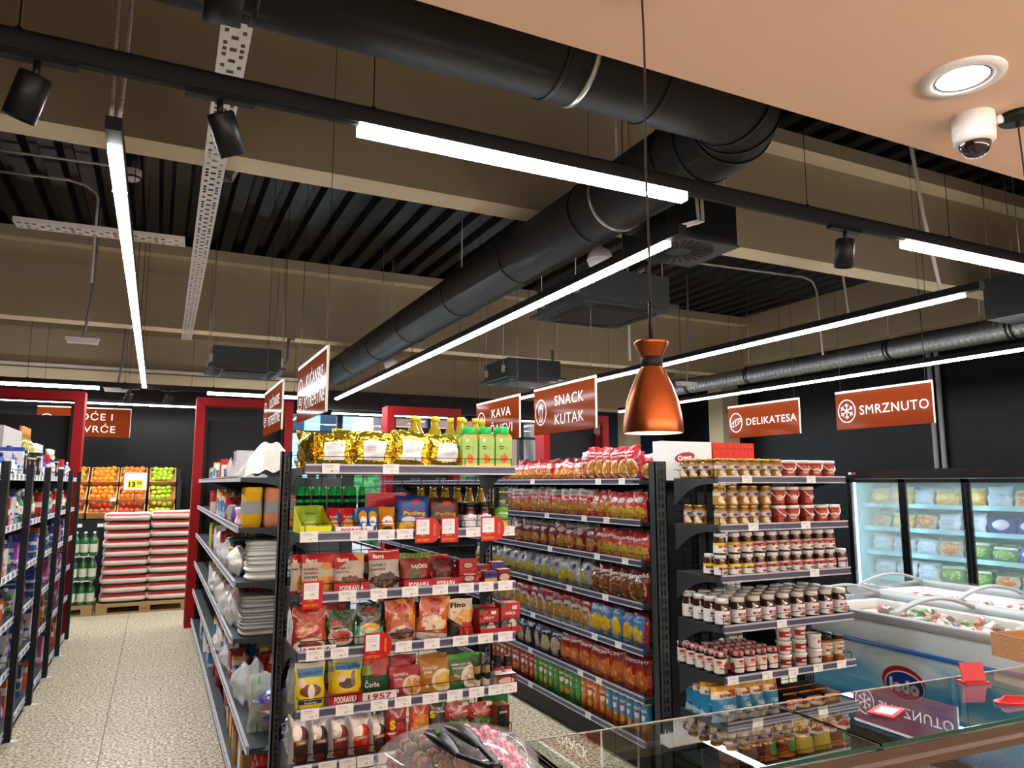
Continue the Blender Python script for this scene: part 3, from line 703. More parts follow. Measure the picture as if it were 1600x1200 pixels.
# --- end unit 1 (spices)
E1 = .56; E1w = .995
T1 = [1.86, 1.575, 1.325, 1.095, .865, .65, .40, .14]
e1tags = {0: [517, 611], 1: [483, 561, 604, 633, 740, 793], 2: [0, 543, 592, 641, 688, 729, 760, 790], 3: [493, 531, 631, 675, 720, 759, 790], 4: [485, 539, 593, 630, 673, 711, 745, 775, 797], 5: [474, 513, 545, 571, 605, 741, 780], 6: [500, 600, 700], 7: []}
ys1 = [735, 840, 935, 1015, 1100, 1170, 1250, 1330]
tg = {(0, i): [PX(p, ys1[i], 3.18)-E1 for p in v if p] for i, v in e1tags.items()}
end1 = gondola('gondola_end_unit', 'dark grey end display shelving unit full of spices and soup pouches', 'shelving', (E1, 3.58, 0), 0, [0, E1w], T1, .38, 1.97, tags=tg, back='wire', post_x=[-.012, E1w+.03], post_w=.045, slots=True)
# --- end unit 2 (spreads)
E2 = 2.80; E2w = 1.0
T2 = [1.82, 1.555, 1.28, 1.015, .75, .51, .26, .12]
e2tags = {0: [1168, 1268], 1: [1178, 1260], 2: [1274], 3: [1223], 4: [1146, 1200, 1241, 1280, 1317], 5: [1184, 1286]}
ys2 = [752, 824, 905, 985, 1060, 1100]
tg = {(0, i): [PX(p, ys2[i], 3.18)-E2 for p in v] for i, v in e2tags.items()}
end2 = gondola('gondola_end_unit', 'dark grey end display shelving unit full of spread and jam jars', 'shelving', (E2, 3.58, 0), 0, [0, E2w], T2, .38, 1.95, tags=tg, back='wire', post_x=[-.095, E2w+.03], post_w=.085, slots=True)
# --- snack run (faces left, -X)
TS = [1.81, 1.54, 1.28, 1.01, .72, .43, .16]
def rowpos(Y): return 10.5-Y-0      # not used for placement, only kept for the tags below
ybays = [4.02, 5.05, 6.10, 7.15, 8.20, 9.25, 10.3]
loc2 = (3.33, ybays[-1], 0); xs2 = [ybays[-1]-y for y in ybays[::-1]]
tg = {}
tagsY = {0: [5.55, 4.52, 4.22], 1: [5.30, 4.72, 4.42], 2: [5.25, 4.55, 4.2], 3: [5.6, 4.95, 4.45], 4: [5.55, 4.6, 4.3], 5: [5.6, 4.55, 4.8], 6: [5.6, 5.0, 4.7]}
for i, v in tagsY.items():
    for Y in v:
        for bi in range(len(xs2)-1):
            lx = ybays[-1]-Y
            if xs2[bi]+.05 < lx < xs2[bi+1]-.05: tg.setdefault((bi, i), []).append(lx)
row2 = gondola('gondola_shelving', 'long snack shelving run facing the aisle behind the spread display', 'shelving', loc2, -pi/2, xs2, TS, .45, 1.9, .16, tags=tg, slots=False)
b = MB(); b.box(xs2[-1], xs2[-1]+.004, -.43, 0, .0, .16); b.build('side_plinth', 'black_metal', row2)
# back side of the snack run
row2b = gondola('gondola_shelving', 'shelving run backing onto the snacks facing the freezers', 'shelving', (3.47, 4.02, 0), pi/2, [0, 1.03, 2.08, 3.13, 4.18, 5.23, 6.28], [1.70, 1.3, .9, .5, .12], .45, 1.9, guard=False)
# --- household run (faces left)
TH = [1.83, 1.50, 1.15, .80, .46, .10]
yb1 = [4.10, 5.17, 6.2, 7.25, 8.3, 9.35, 10.3]
xs1 = [yb1[-1]-y for y in yb1[::-1]]
row1 = gondola('gondola_shelving', 'long household goods shelving run along the right of the left aisle', 'shelving', (.93, yb1[-1], 0), -pi/2, xs1, TH, .43, 1.9, .10, guard=False, skip={(5, 0), (5, 1), (5, 2), (5, 3)}, railm='rail_tag_grey')
row1b = gondola('gondola_shelving', 'shelving run backing onto the household goods', 'shelving', (1.07, 5.17, 0), pi/2, [0, 1.03, 2.08, 3.13, 4.18, 5.13], [1.62, 1.3, .9, .5, .12], .45, 1.9, guard=False)
# --- left run (faces right)
TL = [1.84, 1.50, 1.17, .84, .49, .06]
yl = [5.42, 6.40, 7.36, 8.31, 9.25, 10.18]; yl = [4.45]+yl
xsl = [y-yl[0] for y in yl]
tg = {(bi, i): [xsl[bi]+.12+.17*k for k in range(5)] for bi in range(len(xsl)-1) for i in range(6)}
left = gondola('gondola_shelving', 'long toiletries shelving run with black front posts at the left edge', 'shelving', (-1.33, yl[0], 0), pi/2, xsl, TL, .46, 1.955, .08, posts='front', tags=tg, railm='rail_tag_grey')

# red portal frames at the far ends
def red_frame(label, xa, xb, z=2.95, y=10.45, dp=.30, pw=.11):
    t = empty('portal_frame', ((xa+xb)/2, y, 0), label, 'frame', 'red portal frames at the far ends of the shelving'); w = (xb-xa)/2
    for s in (-1, 1):
        b = MB(); b.box(s*w-(pw if s > 0 else 0), s*w+(0 if s > 0 else pw), 0, dp, 0, z-pw); b.build('post', 'red_paint', t)
    b = MB(); b.box(-w, w, 0, dp, z-pw, z); b.build('crossbar', 'red_paint', t)
    b = MB(); b.box(-w+pw, w-pw, dp-.05, dp-.02, .02, z-pw-.18); b.build('black_panel', 'black_matte', t)
    pieces('slotted_strip', 'black_metal', t, *[('box', s*(w-pw-.02)-.015, s*(w-pw-.02)+.015, .05, .08, 0, z-pw-.05) for s in (-1, 1)])
red_frame('red portal frame closing the toiletries shelving at the far left', -2.35, -.86)
red_frame('red portal frame closing the household shelving behind the near signs', .42, 1.66)
red_frame('red portal frame seen above the gold foil bags', 3.0, 4.16)
red_frame('red portal frame behind the SNACK sign, rightmost of the four', 5.6, 6.85)
b = MB(); b.box(5.7, 6.7, 7.0, 10.4, 0, 1.9)
t = empty('gondola_shelving', (6.2, 7.0, 0), 'third shelving run hidden behind the snack shelving', 'shelving')
b = MB(); b.box(-.03, .03, 0, 3.4, 0, 1.7); b.build('back_panel', 'shelf_grey', t)
for z in (.1, .5, .9, 1.3, 1.62): b = MB(); b.box(-.45, .45, 0, 3.4, z, z+.03); b.build('shelf', 'shelf_grey', t)

# ================================================================== PRODUCT SHAPES
def surf(w, h, t, seed=0, style='stand', wr=1.):
    r = random.Random(seed); ph = [r.uniform(0, 6) for _ in range(8)]
    def S(u, v, side=1):
        cu = max(0., 1-abs(2*u-1)**2.4)**.55
        if style == 'stand': pv = (.78+.22*min(1, v/.12))*(1-max(0, (v-.15)/.85)**2.2)
        elif style == 'flat': pv = min(1, v/.08)*min(1, (1-v)/.08)
        else: pv = max(0., sin(pi*min(max((v-.05)/.9, 0), 1)))**.55
        wob = (.10*sin(9*v+ph[0]+3*u)+.08*sin(13*u+ph[1]+5*v)+.06*sin(23*v-8*u+ph[2]))*wr*cu*pv
        edge = .018*w*sin(11*v+ph[3])*wr
        x = (u-.5)*w*(1-.05*sin(pi*v)*(style != 'flat'))+edge*(2*u-1)
        z = v*h + (.012*h*sin(7*u+ph[4])*wr if v > .9 else 0)
        return (x, -side*(t/2)*(cu*pv+wob*.6)-side*.0006, z)
    return S
def pouch(name, cat, w, h, t, m, texts=(), seed=0, style='stand', wr=1., extra=()):
    """texts: (string, u, v, cap height frac of h, material[, width frac, rot, bold]); mesh origin = bottom centre"""
    S = surf(w, h, t, seed, style, wr); b = MB(); mats = [m]
    b.grid(lambda u, v: S(u, v, 1), 9, 12, 0); b.grid(lambda u, v: S(u, v, -1), 9, 12, 0, flip=True)
    for q in texts:
        s, u, v, hh, mm = q[:5]; wf = q[5] if len(q) > 5 else None; rot = q[6] if len(q) > 6 else 0; bold = q[7] if len(q) > 7 else .02
        if mm not in mats: mats.append(mm)
        def fn(X, Y, _=0):
            uu = min(.97, max(.03, .5+X/w)); vv = min(.98, max(.02, Y/h)); p = S(uu, vv, 1); return (X, p[1]-.0022, Y)
        b.text(s, fn, mats.index(mm), hh*h, ((u-.5)*w, v*h), wf*w if wf else None, rot, bold)
    return (name, cat, [(name, b.mesh(name, mats))])
def carton(name, cat, w, d, h, m, front=None, texts=(), top=None):
    b = MB(); mats = [m]
    fi = None
    if front: mats.append(front); fi = 1
    ti = None
    if top: mats.append(top); ti = len(mats)-1
    b.box(-w/2, w/2, -d/2, d/2, 0, h, 0, fi, top=ti)
    for q in texts:
        s, u, v, hh, mm = q[:5]; wf = q[5] if len(q) > 5 else None; rot = q[6] if len(q) > 6 else 0
        if mm not in mats: mats.append(mm)
        b.text(s, lambda X, Y: (X, -d/2-.0012, Y), mats.index(mm), hh*h, ((u-.5)*w, v*h), wf*w if wf else None, rot, .02)
    return (name, cat, [(name, b.mesh(name, mats))])
def tray_box(name, w, d, hf, hb, m, inner='cardboard', text=None, tm='print_white'):
    """open display carton: low front, high back, sloping sides"""
    b = MB(); q = .003; mats = [m, inner]
    b.box(-w/2, w/2, -d/2, d/2, 0, q, 1); b.box(-w/2, w/2, -d/2, -d/2+q, 0, hf, 0); b.box(-w/2, w/2, d/2-q, d/2, 0, hb, 1)
    for s in (-1, 1):
        x = s*(w/2-q/2)
        b.prism([(-d/2, 0), (d/2, 0), (d/2, hb), (-d/2+.01, hf)], 'x', x-q/2, x+q/2, 0)
    if text: mats.append(tm); b.text(text, lambda X, Y: (X, -d/2-.001, Y), 2, hf*.5, (0, hf*.5), w*.7, 0, .03)
    return (name, 'display carton', [(name, b.mesh(name, mats))])
def wrapfn(R, off=.0012): return lambda X, Y: ((R+off)*sin(X/R), -(R+off)*cos(X/R), Y)
def jar(name, cat, R, H, body, lid, label=None, lz=(.12, .62), lidh=.16, text=(), span=pi*1.25, neck=.82, shoulder=.75, n=20):
    lh = H*lidh; hb = H-lh
    prof = [(.001, 0), (R*.88, 0), (R, H*.05), (R, hb*shoulder), (R*.93, hb*(shoulder+.1)), (R*neck, hb*.97), (R*neck, hb)]
    b = MB(); b.lathe(prof, n); parts = [('jar_body', b.mesh('jar_body', [body]))]
    b = MB(); rl = R*(neck+.07); b.lathe([(.001, hb-.001), (rl, hb-.001), (rl, H-.002), (rl*.95, H), (.001, H)], n); parts.append(('lid', b.mesh('lid', [lid])))
    if label:
        b = MB(); b.grid(lambda u, v: ((R+.0008)*sin((u-.5)*span), -(R+.0008)*cos((u-.5)*span), H*(lz[0]+(lz[1]-lz[0])*v)), 14, 1, 0); mats = [label]
        for q in text:
            if q[3] not in mats: mats.append(q[3])
            b.text(q[0], wrapfn(R, .0014), mats.index(q[3]), q[2], (q[4] if len(q) > 4 else 0, q[1]*H), None, 0, .03)
        parts.append(('label', b.mesh('label', mats)))
    return (name, cat, parts)
def tub(name, cat, R, H, body, lid, label=None, text=(), handle=False, sq=False):
    b = MB(); b.lathe([(.001, 0), (R*.86, 0), (R*.97, H*.88), (R*.97, H*.9)], 20); parts = [('tub_body', b.mesh('tub_body', [body]))]
    b = MB(); b.lathe([(.001, H*.83), (R*1.04, H*.83), (R*1.05, H*.97), (R*1.0, H), (R*.93, H), (R*.92, H*.985), (.001, H*.985)], 20); parts.append(('lid', b.mesh('lid', [lid])))
    if handle:
        b = MB(); b.tube([(R*1.03*cos(a), -R*1.03*abs(sin(a))*.9-.004, H*.82-H*.42*abs(sin(a))) for a in [pi*k/10 for k in range(11)]], .0035, 6); parts.append(('handle', b.mesh('handle', [lid])))
    if label:
        b = MB(); b.grid(lambda u, v: ((R*(.875+.08*v)+.001)*sin((u-.5)*2.6), -(R*(.875+.08*v)+.001)*cos((u-.5)*2.6), H*(.12+.6*v)), 10, 1, 0); mats = [label]
        for q in text:
            if q[3] not in mats: mats.append(q[3])
            b.text(q[0], wrapfn(R*.93, .002), mats.index(q[3]), q[2], (0, q[1]*H), None, 0, .03)
        parts.append(('label', b.mesh('label', mats)))
    return (name, cat, parts)
def tube_can(name, R, H, m, lid, text=None, tm='print_white'):
    b = MB(); b.lathe([(.001, 0), (R, 0), (R, H-.012)], 16); mats = [m]
    if text: mats.append(tm); b.text(text, wrapfn(R), 1, .016, (0, H*.78), R*1.7, 0, .03)
    parts = [('can_body', b.mesh('can_body', mats))]
    b = MB(); b.lathe([(R*1.03, H-.016), (R*1.03, H), (R*.9, H), (R*.88, H-.003), (.001, H-.003)], 16); parts.append(('lid', b.mesh('lid', [lid])))
    return (name, 'can', parts)
def bottle(name, R, H, body, cap, label=None, neck=.28, cap_h=.12, seg=14, caps_wide=False):
    rn = R*neck; hs = H*(1-cap_h)
    b = MB(); b.lathe([(.001, 0), (R*.9, 0), (R, H*.03), (R, H*.58), (R*.85, H*.68), (rn*1.2, H*.80), (rn, hs)], seg); parts = [('bottle_body', b.mesh('bottle_body', [body]))]
    rc = R*.6 if caps_wide else rn*1.15
    b = MB(); b.lathe([(.001, hs-.004), (rc, hs-.004), (rc*.95, H), (.001, H)], seg); parts.append(('cap', b.mesh('cap', [cap])))
    if label:
        b = MB(); b.lathe([(R+.001, H*.15), (R+.001, H*.5)], seg); parts.append(('label', b.mesh('label', [label])))
    return (name, 'bottle', parts)

# ================================================================== PRODUCTS: spice display (end unit 1)
W_, K_, R__, G_, Y_, DR = 'print_white', 'print_black', 'print_red', 'print_gold', 'print_yellow', 'print_dark_red'
mat('gold_foil', 'd9b83a', .20, .9, bump=(22, .8, .02)); mat('silver_foil', 'b9bbbd', .28, .75, bump=(22, .6, .02))
mat('print_orange', 'e5741c', .4); mat('jar_brown', '3a1c10', .12, coat=1.); mat('jar_tan', '8b6a3c', .15, coat=1.); mat('jar_dark', '24080c', .1, coat=1.); mat('gold_lid', 'c9a24e', .25, .8)
mat('green_lid', '12b34a', .35); mat('oil', '9c8a24', .06, coat=1.); mat('yellow_cap', 'f0c81a', .4); mat('black_lid', '101010', .35); mat('bucket_red', 'a8342a', .35); mat('honey', 'a8620f', .08, coat=1.)
mat('green_glass', '1f6b38', .08, coat=1.); mat('water_label', 'd6dfc4', .5); mat('cherry', '3a0610', .08, coat=1.)
def fit1(px0, px1, pyt, tier, Y=3.24):
    xa, xb = onY(px0, pyt+25, Y).x, onY(px1, pyt+25, Y).x; zs = T1[tier]+.0285
    return (xa+xb)/2, xb-xa, onY((px0+px1)/2, pyt, Y).z-zs, zs
SP = 'of the spice display'
def e1(px0, px1, pyt, tier, mk, label, yo=.05, grp=None, tilt=(-.10, 0), cat=None, Y=None, dz=0):
    Y = Y or 3.2+yo; xc, w, h, zs = fit1(px0, px1, pyt, tier, Y)
    return place(mk(w, h), (xc, Y+.01, zs+dz), 0, label, cat, grp, tilt)
P_ = lambda name, m, texts=(), cat='pouch', t=.045, style='stand', seed=0, wr=1.: (lambda w, h: pouch(name, cat, w, h, t, m, texts, seed, style, wr))
# printed fronts
gm('p_gold_label', 'd9b83a', [('rect', .22, .78, .22, .72, 'eeeae0'), ('rect', .25, .6, .6, .63, '8a3030'), ('rect', .25, .7, .52, .535, '777777'), ('rect', .25, .7, .46, .475, '777777'), ('rect', .68, .75, .5, .68, '333333'), ('rect', .25, .66, .38, .395, '777777')], .22, .0, bump=.9)
# the metallic part of the foil comes from a second, fully metallic mesh material
def foil_bag(w, h, seed):
    S = surf(w, h, .07, seed, 'pillow', 1.6); b = MB()
    b.grid(lambda u, v: S(u, v, 1), 16, 16, 0); b.grid(lambda u, v: S(u, v, -1), 10, 12, 0, flip=True)
    def L(u, v):
        uu, vv = .24+u*.5, .18+v*.52; p = S(uu, vv, 1); return (p[0]+.008*(v-.5), p[1]-.003, p[2])
    b.grid(L, 10, 10, 1)
    def fn(X, Y): p = S(min(.97, max(.03, .5+X/w)), min(.97, max(.03, Y/h))); return (X, p[1]-.0045, Y)
    b.text('PREMIJUM', fn, 2, .006, (0, h*.63)); 
    for k in range(4): b.text('lllll lll llll l lllll ll', fn, 3, .004, (0, h*(.55-.055*k)), w*.36)
    b.text('IIIII', fn, 3, .014, (w*.17, h*.62), w*.05)
    return ('foil_bag', 'foil bag', [('foil_bag', b.mesh('foil_bag', ['gold_foil', 'white_card', 'print_dark_red', 'print_black']))])
for k, (a, c, y, tl) in enumerate([(491, 554, 676, .0), (551, 618, 673, .03), (611, 674, 671, .08), (668, 728, 678, .04)]):
    e1(a, c, y, 0, lambda w, h, k=k: foil_bag(w*1.04, h, k), 'front gold foil bag with white label, %s from left on the top shelf' % ORD[k+1], .06, tilt=(-.22, tl), cat='foil bag')
for k in range(5):
    o = place(foil_bag(.17, .15, 20+k), (.60+.022*k, 3.34+.012*k, T1[0]+.03), pi/2+.15, 'narrow gold foil bag seen edge-on, %s in stack at left corner of top shelf' % ORD[k+1], 'foil bag', tilt=(-.05, .0))
for k, (a, c) in enumerate([(.66, .165), (.82, .18), (1.0, .175), (1.16, .16)]):
    place(foil_bag(.2, c, 30+k), (a, 3.38, T1[0]+.03), 0, 'gold foil bag in the back row of the top shelf, %s from left' % ORD[k+1], 'foil bag', tilt=(-.2, .02))
gm('tub_green', '9cbf62', [('rect', 0, 1, 0, .16, 'e8d24a'), ('ell', .32, .9, .07, .05, 'f4f0e0'), ('rect', .2, .5, .68, .72, '2f5a2a'), ('rect', .22, .46, .61, .64, '2f5a2a'), ('ell', .5, .32, .22, .16, ('food', 'd8541c', 'f0c060', 16))], .4)
def veg_tub(w, h):
    r_ = w/2; b = MB()
    b.box(-r_*.96, r_*.96, -r_*.8, r_*.8, 0, h*.76, 0, 1)
    b.prism([(-r_*.96, h*.76), (r_*.96, h*.76), (r_*.8, h*.83), (-r_*.8, h*.83)], 'y', -r_*.75, r_*.75, 2)
    b.text('povrće', lambda X, Y: (X, -r_*.8-.001, Y), 3, h*.05, (0, h*.5)); p = [('tub_body', b.mesh('tub_body', ['tub_green', 'tub_green', 'oil', 'print_green']))]
    b = MB(); b.lathe([(.001, h*.83), (r_*.82, h*.83), (r_*.84, h*.85), (r_*.84, h*.985), (r_*.78, h), (.001, h)], 26); p.append(('lid', b.mesh('lid', ['green_lid'])))
    return ('seasoning_tub', 'tub', p)
for k, (a, c) in enumerate([(720, 744), (746, 770), (771, 797)]):
    e1(a, c, 668, 0, veg_tub, 'green-lidded seasoning tub in the front row, %s from left on the top shelf' % ORD[k+1], .045, tilt=(0, 0))
for k in range(3): place(veg_tub(.068, .165), (1.235+.078*k, 3.34+.001*k, T1[0]+.0285), 0, 'green-lidded seasoning tub in the back row, %s from left on the top shelf' % ORD[k+1])
ob = bottle('oil_bottle', .036, .262, 'oil', 'yellow_cap', 'white_card', .42, .08, caps_wide=False)
for k, (x, y) in enumerate([(1.13, 3.47), (1.17, 3.53), (1.235, 3.46), (1.27, 3.53), (1.335, 3.50), (1.37, 3.45), (1.42, 3.53), (1.46, 3.47), (1.52, 3.52)]):
    place(ob, (x, y, T1[0]+.0285), 0, 'yellow-capped cooking oil bottle behind the gold bags and green lids, %s from left' % ORD[k+1])

# second shelf
mat('box_yellow', 'e8e81c', .45)
xc, w, h, zs = fit1(456, 500, 795, 1); place(tray_box('display_carton', .128, .2, .035, .115, 'box_yellow', 'box_yellow'), (.625, 3.32, zs), 0, 'yellow display carton at the left end of the second shelf')
gm('p_soda', '8fb52c', [('rect', 0, 1, 0, .1, 'a9cc3c'), ('ell', .5, .3, .25, .06, 'b6d060')])
e1(466, 500, 794, 1, P_('baking_soda_pouch', 'p_soda', [('Soda', .5, .22, .16, W_, .5), ('bikarbona', .55, .68, .05, K_, .5)], seed=1), 'lime green soda pouch in the yellow carton', .09, dz=.012)
place(tray_box('display_carton', .165, .2, .03, .10, 'white_card', 'white_card', 'PODRAVKA', 'print_red'), (.79, 3.32, zs), 0, 'white display carton with two snack pouches on the second shelf')
gm('p_bluered', '2a66b8', [('diag', -.5, 1, .35, 'c8202a'), ('ell', .5, .25, .42, .22, ('food', 'e09030', 'f6e0b0', 12))])
for k, (a, c) in enumerate([(511, 531), (532, 555)]): e1(a, c, 797, 1, P_('cake_mix_pouch', 'p_bluered', [('Kolač', .5, .6, .1, W_, .6)], seed=4+k), 'blue and red dessert pouch in the white carton, %s from left' % ORD[k+1], .09, dz=.01)
gm('p_blueyel', '2462b4', [('ell', .5, .62, .40, .26, 'e9b83a'), ('ell', .5, .45, .32, .2, 'f2efe6'), ('wave', .14, .04, 9, 0, 'e8e4da'), ('ell', .5, .12, .3, .1, '3a2a1c')])
gm('p_orange3', 'e49a20', [('ell', .5, .42, .36, .22, 'f4efe4'), ('rect', 0, 1, .12, .3, 'c8702a'), ('ell', .5, .12, .3, .1, '2a1c14')])
for k, (a, c) in enumerate([(559, 576), (574, 591)]): e1(a, c, 793, 1, P_('wafer_pouch', 'p_blueyel', [('6/1', .5, .44, .1, K_, .35)], seed=7+k), 'blue pouch with round yellow emblem, %s from left on second shelf' % ORD[k+1], .05)
e1(593, 618, 792, 1, P_('wafer_pouch', 'p_orange3', [('6/1', .5, .44, .1, R__, .35)], seed=9), 'orange pouch with white emblem on the second shelf', .05)
gm('p_pudblue', '1c3f9c', [('ell', .5, .55, .75, .3, '2a5cc4'), ('ell', .5, .55, .5, .17, '1c3f9c'), ('rect', 0, 1, 0, .28, ('food', 'e8b42a', '7a4a18', 9)), ('ell', .3, .33, .22, .1, 'f2f2f2'), ('ell', .75, .3, .2, .1, 'f2f2f2'), ('ell', .55, .86, .16, .07, 'c8202a')])
gm('p_pudbrown', '4a2018', [('ell', .5, .55, .75, .3, '6a3428'), ('ell', .5, .55, .5, .17, '4a2018'), ('rect', 0, 1, 0, .18, ('food', 'e4ded0', '5a3020', 9)), ('ell', .55, .86, .16, .07, 'c8202a')])
for m_, a, c, y, l in (('p_pudblue', 625, 671, 776, 'blue'), ('p_pudbrown', 676, 718, 779, 'dark brown')):
    for r_ in range(2):
        e1(a+2*r_-6*r_, c-6*r_, y-1.5*r_, 1, P_('pudding_pouch', m_, [('Puding', .5, .52, .11, Y_ if l == 'blue' else G_, .75, 0, .04), ('vanilija' if l == 'blue' else 'čokolada', .6, .38, .04, W_)], t=.03, style='flat', wr=.3), '%s pudding pouch %s on the second shelf' % (l, 'in front' if r_ == 0 else 'standing behind its twin'), .05+.05*r_, cat='pouch')
cj = jar('cherry_jar', 'jar', .036, .125, 'cherry', 'black_lid', 'white_card', (.12, .55), text=[('VIŠNJA', .42, .007, DR)])
for k, (px) in enumerate((734, 757)): 
    for r_ in range(2): place(cj, (PX(px, 790, 3.26), 3.27+.085*r_, T1[1]+.0285), .2-.6*k, 'dark cherry compote jar, %s, %s of the second shelf' % (('left one', 'right one')[k], ('front row', 'back row')[r_]))
gm('can_mango', '24421e', [('ell', .5, .2, .12, .28, ('food', 'f2c21c', 'e08a14', 10)), ('ell', .54, .78, .06, .12, 'c8202a'), ('ell', .5, .55, .1, .05, 'e9e2d0')], .3, coat=.4)
gm('can_pineapple', '6fae3c', [('rect', 0, 1, 0, .35, 'e8a81c'), ('ell', .55, .45, .09, .16, 'e8f0f0'), ('ell', .52, .75, .07, .13, 'c8202a'), ('ell', .44, .3, .05, .2, 'f08a2a')], .3, coat=.4)
def tin(m_, R=.036, H=.10, txt=None):
    b = MB(); b.lathe([(.001, 0), (R, 0), (R, .003), (R*.985, .005), (R*.985, H-.005), (R, H-.003), (R, H), (R*.93, H), (R*.93, H-.004), (.001, H-.004)], 24)
    # turn so that u = .5 faces the front
    for i, v in enumerate(b.v): b.v[i] = Matrix.Rotation(pi/2+pi, 4, 'Z') @ v
    mats = [m_]
    if txt: mats.append(W_); b.text(txt, wrapfn(R), 1, .008, (0, H*.76), None, 0, .04)
    return ('fruit_can', 'tin can', [('fruit_can', b.mesh('fruit_can', mats))])
place(tin('can_pineapple', txt='del monte'), (PX(784, 800, 3.25), 3.26, T1[1]+.0285), 0, 'pineapple can at the right end of the second shelf')
place(tin('can_mango', txt='del monte'), (PX(784, 800, 3.25), 3.26, T1[1]+.129), 0, 'dark green mango can stacked on the pineapple can')
for k in range(3): place(tin('can_mango', H=.10), (1.50, 3.345+.08*k, T1[1]+.0285), 0, 'fruit can behind the pineapple can, %s row back' % ORD[k+1])
# back of second shelf: goods of the run behind, seen through the wire
gt = bottle('green_sprayer', .019, .20, 'black_cloth', 'green_lid', None, .8, .45, caps_wide=False)
for k in range(9): place(gt, (.60+.036*k, 3.50+.028*(k % 2), T1[1]+.0285), 0, 'green-topped black tube behind the cartons on the second shelf, %s from left' % ORD[k+1], 'tube')
place(carton('snack_box', 'box', .2, .08, .17, 'white_card', 'p_bluered'), (1.0, 3.51, T1[1]+.0285), 0, 'dim white box behind the blue pouches on the second shelf')
for k in range(6): place(bottle('oil_bottle', .03, .2, 'oil', 'gold_lid', 'black_cloth', .5, .1), (1.19+.065*k, 3.52, T1[1]+.0285), 0, 'amber bottle in the back row of the second shelf, %s from left' % ORD[k+1])

# third shelf
gm('p_fant1', 'cfc6b8', [('rect', 0, 1, .78, 1, 'c0161f'), ('diag', .5, 1, 1.12, 'c0161f'), ('ell', .74, .25, .3, .2, ('food', 'd8981c', '7a4014', 9)), ('ell', .78, .68, .2, .1, ('food', 'd8a040', '8a4a1c', 12)), ('rect', 0, .5, 0, .06, 'c0161f')])
gm('p_fant2', 'c6bfb4', [('rect', 0, 1, .8, 1, 'c0161f'), ('diag', -.6, 1, .52, 'c0161f'), ('rect', 0, 1, 0, .62, 'c9c2b6'), ('ell', .55, .2, .46, .2, ('food', '5a2a14', 'a86a40', 12)), ('diag', 1, 1, 1.62, 'd6b070')])
gm('p_fant3', 'c3c0ba', [('rect', 0, 1, .74, 1, 'c0161f'), ('ell', .5, .22, .47, .2, ('food', '3a1a10', 'c08a5a', 9)), ('rect', .04, .96, .94, .97, 'e9e2d4')])
def fant(m_, lines, seed): return P_('soup_mix_pouch', m_, [('fant', .3, .84, .11, W_, .36, 0, .05)]+[(l, .28, .62-.10*i, .06, K_ if i != 1 else DR, .42) for i, l in enumerate(lines)], seed=seed, t=.05, wr=.8)
e1(455, 476, 867, 2, fant('p_fant1', ['PUNJENA'], 10), 'red and white pouch at the left end of the third shelf', .10)
e1(472, 523, 866, 2, fant('p_fant1', ['PUNJENA', 'PAPRIKA I', 'SARMA'], 11), 'white red pouch for stuffed peppers, third shelf', .05)
e1(521, 571, 865, 2, fant('p_fant2', ['grah i', 'variva'], 12), 'white red pouch for beans, third shelf', .06)
e1(577, 626, 859, 2, fant('p_fant3', ['gulaš i', 'paprikaš'], 13), 'tall white red pouch for goulash, third shelf', .05)
xc, w, h, zs = fit1(521, 573, 880, 2); mat('box_red', 'b8141c', .4)
place(tray_box('display_carton', w*1.02, .05, .045, .05, 'box_red', 'box_red', 'PODRAVKA'), (xc, 3.235, zs), 0, 'low red display carton around the bean pouch')
gm('p_rajcice', '8a1a1e', [('rect', 0, 1, .84, 1, ('food', '5a8a2a', 'd8d0b0', 16)), ('ell', .42, .35, .17, .17, '4a5a1c'), ('rect', 0, 1, 0, .2, ('food', '8a1018', 'c83a30', 10))])
e1(626, 676, 864, 2, P_('tomato_pouch', 'p_rajcice', [('RAJČICE', .58, .60, .10, W_, .5, 0, .04)], seed=14), 'dark red tomato pouch on the third shelf', .07)
place(tray_box('display_carton', .135, .09, .04, .06, 'box_red', 'box_red', 'PODRAVKA'), (PX(651, 905, 3.24), 3.25, zs), 0, 'low red display carton holding the tomato pouch'); place(tray_box('display_carton', .125, .09, .04, .06, 'box_red', 'box_red', 'PODRAVKA'), (PX(693, 905, 3.24), 3.25, zs), 0, 'low red display carton right of the tomato pouch')
gm('p_darkred', '5a1216', [('rect', 0, 1, 0, .3, 'd9d2c6'), ('ell', .5, .6, .3, .1, '7a2a28')])
e1(676, 712, 872, 2, P_('dessert_pouch', 'p_darkred', seed=15), 'dark red pouch right of the tomato pouch', .08)
gm('p_giftred', 'b3141a', [('ell', .5, .5, .34, .3, '5a1a16'), ('ell', .5, .5, .25, .22, 'c9a08a')])
xa = PX(731, 890, 3.25)
place(carton('chocolate_box', 'box', .10, .06, .06, 'box_red', 'p_giftred', [('Bonbon', .5, .82, .12, W_, .5)]), (xa, 3.26, zs), 0, 'lower red heart chocolate box on the third shelf'); place(carton('chocolate_box', 'box', .088, .05, .055, 'box_red', 'p_giftred'), (xa-.004, 3.26, zs+.0605), 0, 'upper red chocolate box stacked on the third shelf')
gm('p_small1', '1f2f7a', [('rect', 0, 1, 0, .45, 'c8962a')]); gm('p_small2', '7a1a28', [('ell', .5, .4, .4, .3, 'd8b0a0')])
for k, (m_, px, hh) in enumerate((('p_small1', 764, .055), ('p_small2', 785, .062))): place(carton('praline_box', 'box', .062, .05, hh, 'box_red', m_), (PX(px, 900, 3.25), 3.25, zs), 0, ('small blue and gold box', 'small dark red box')[k]+' at the right end of the third shelf')
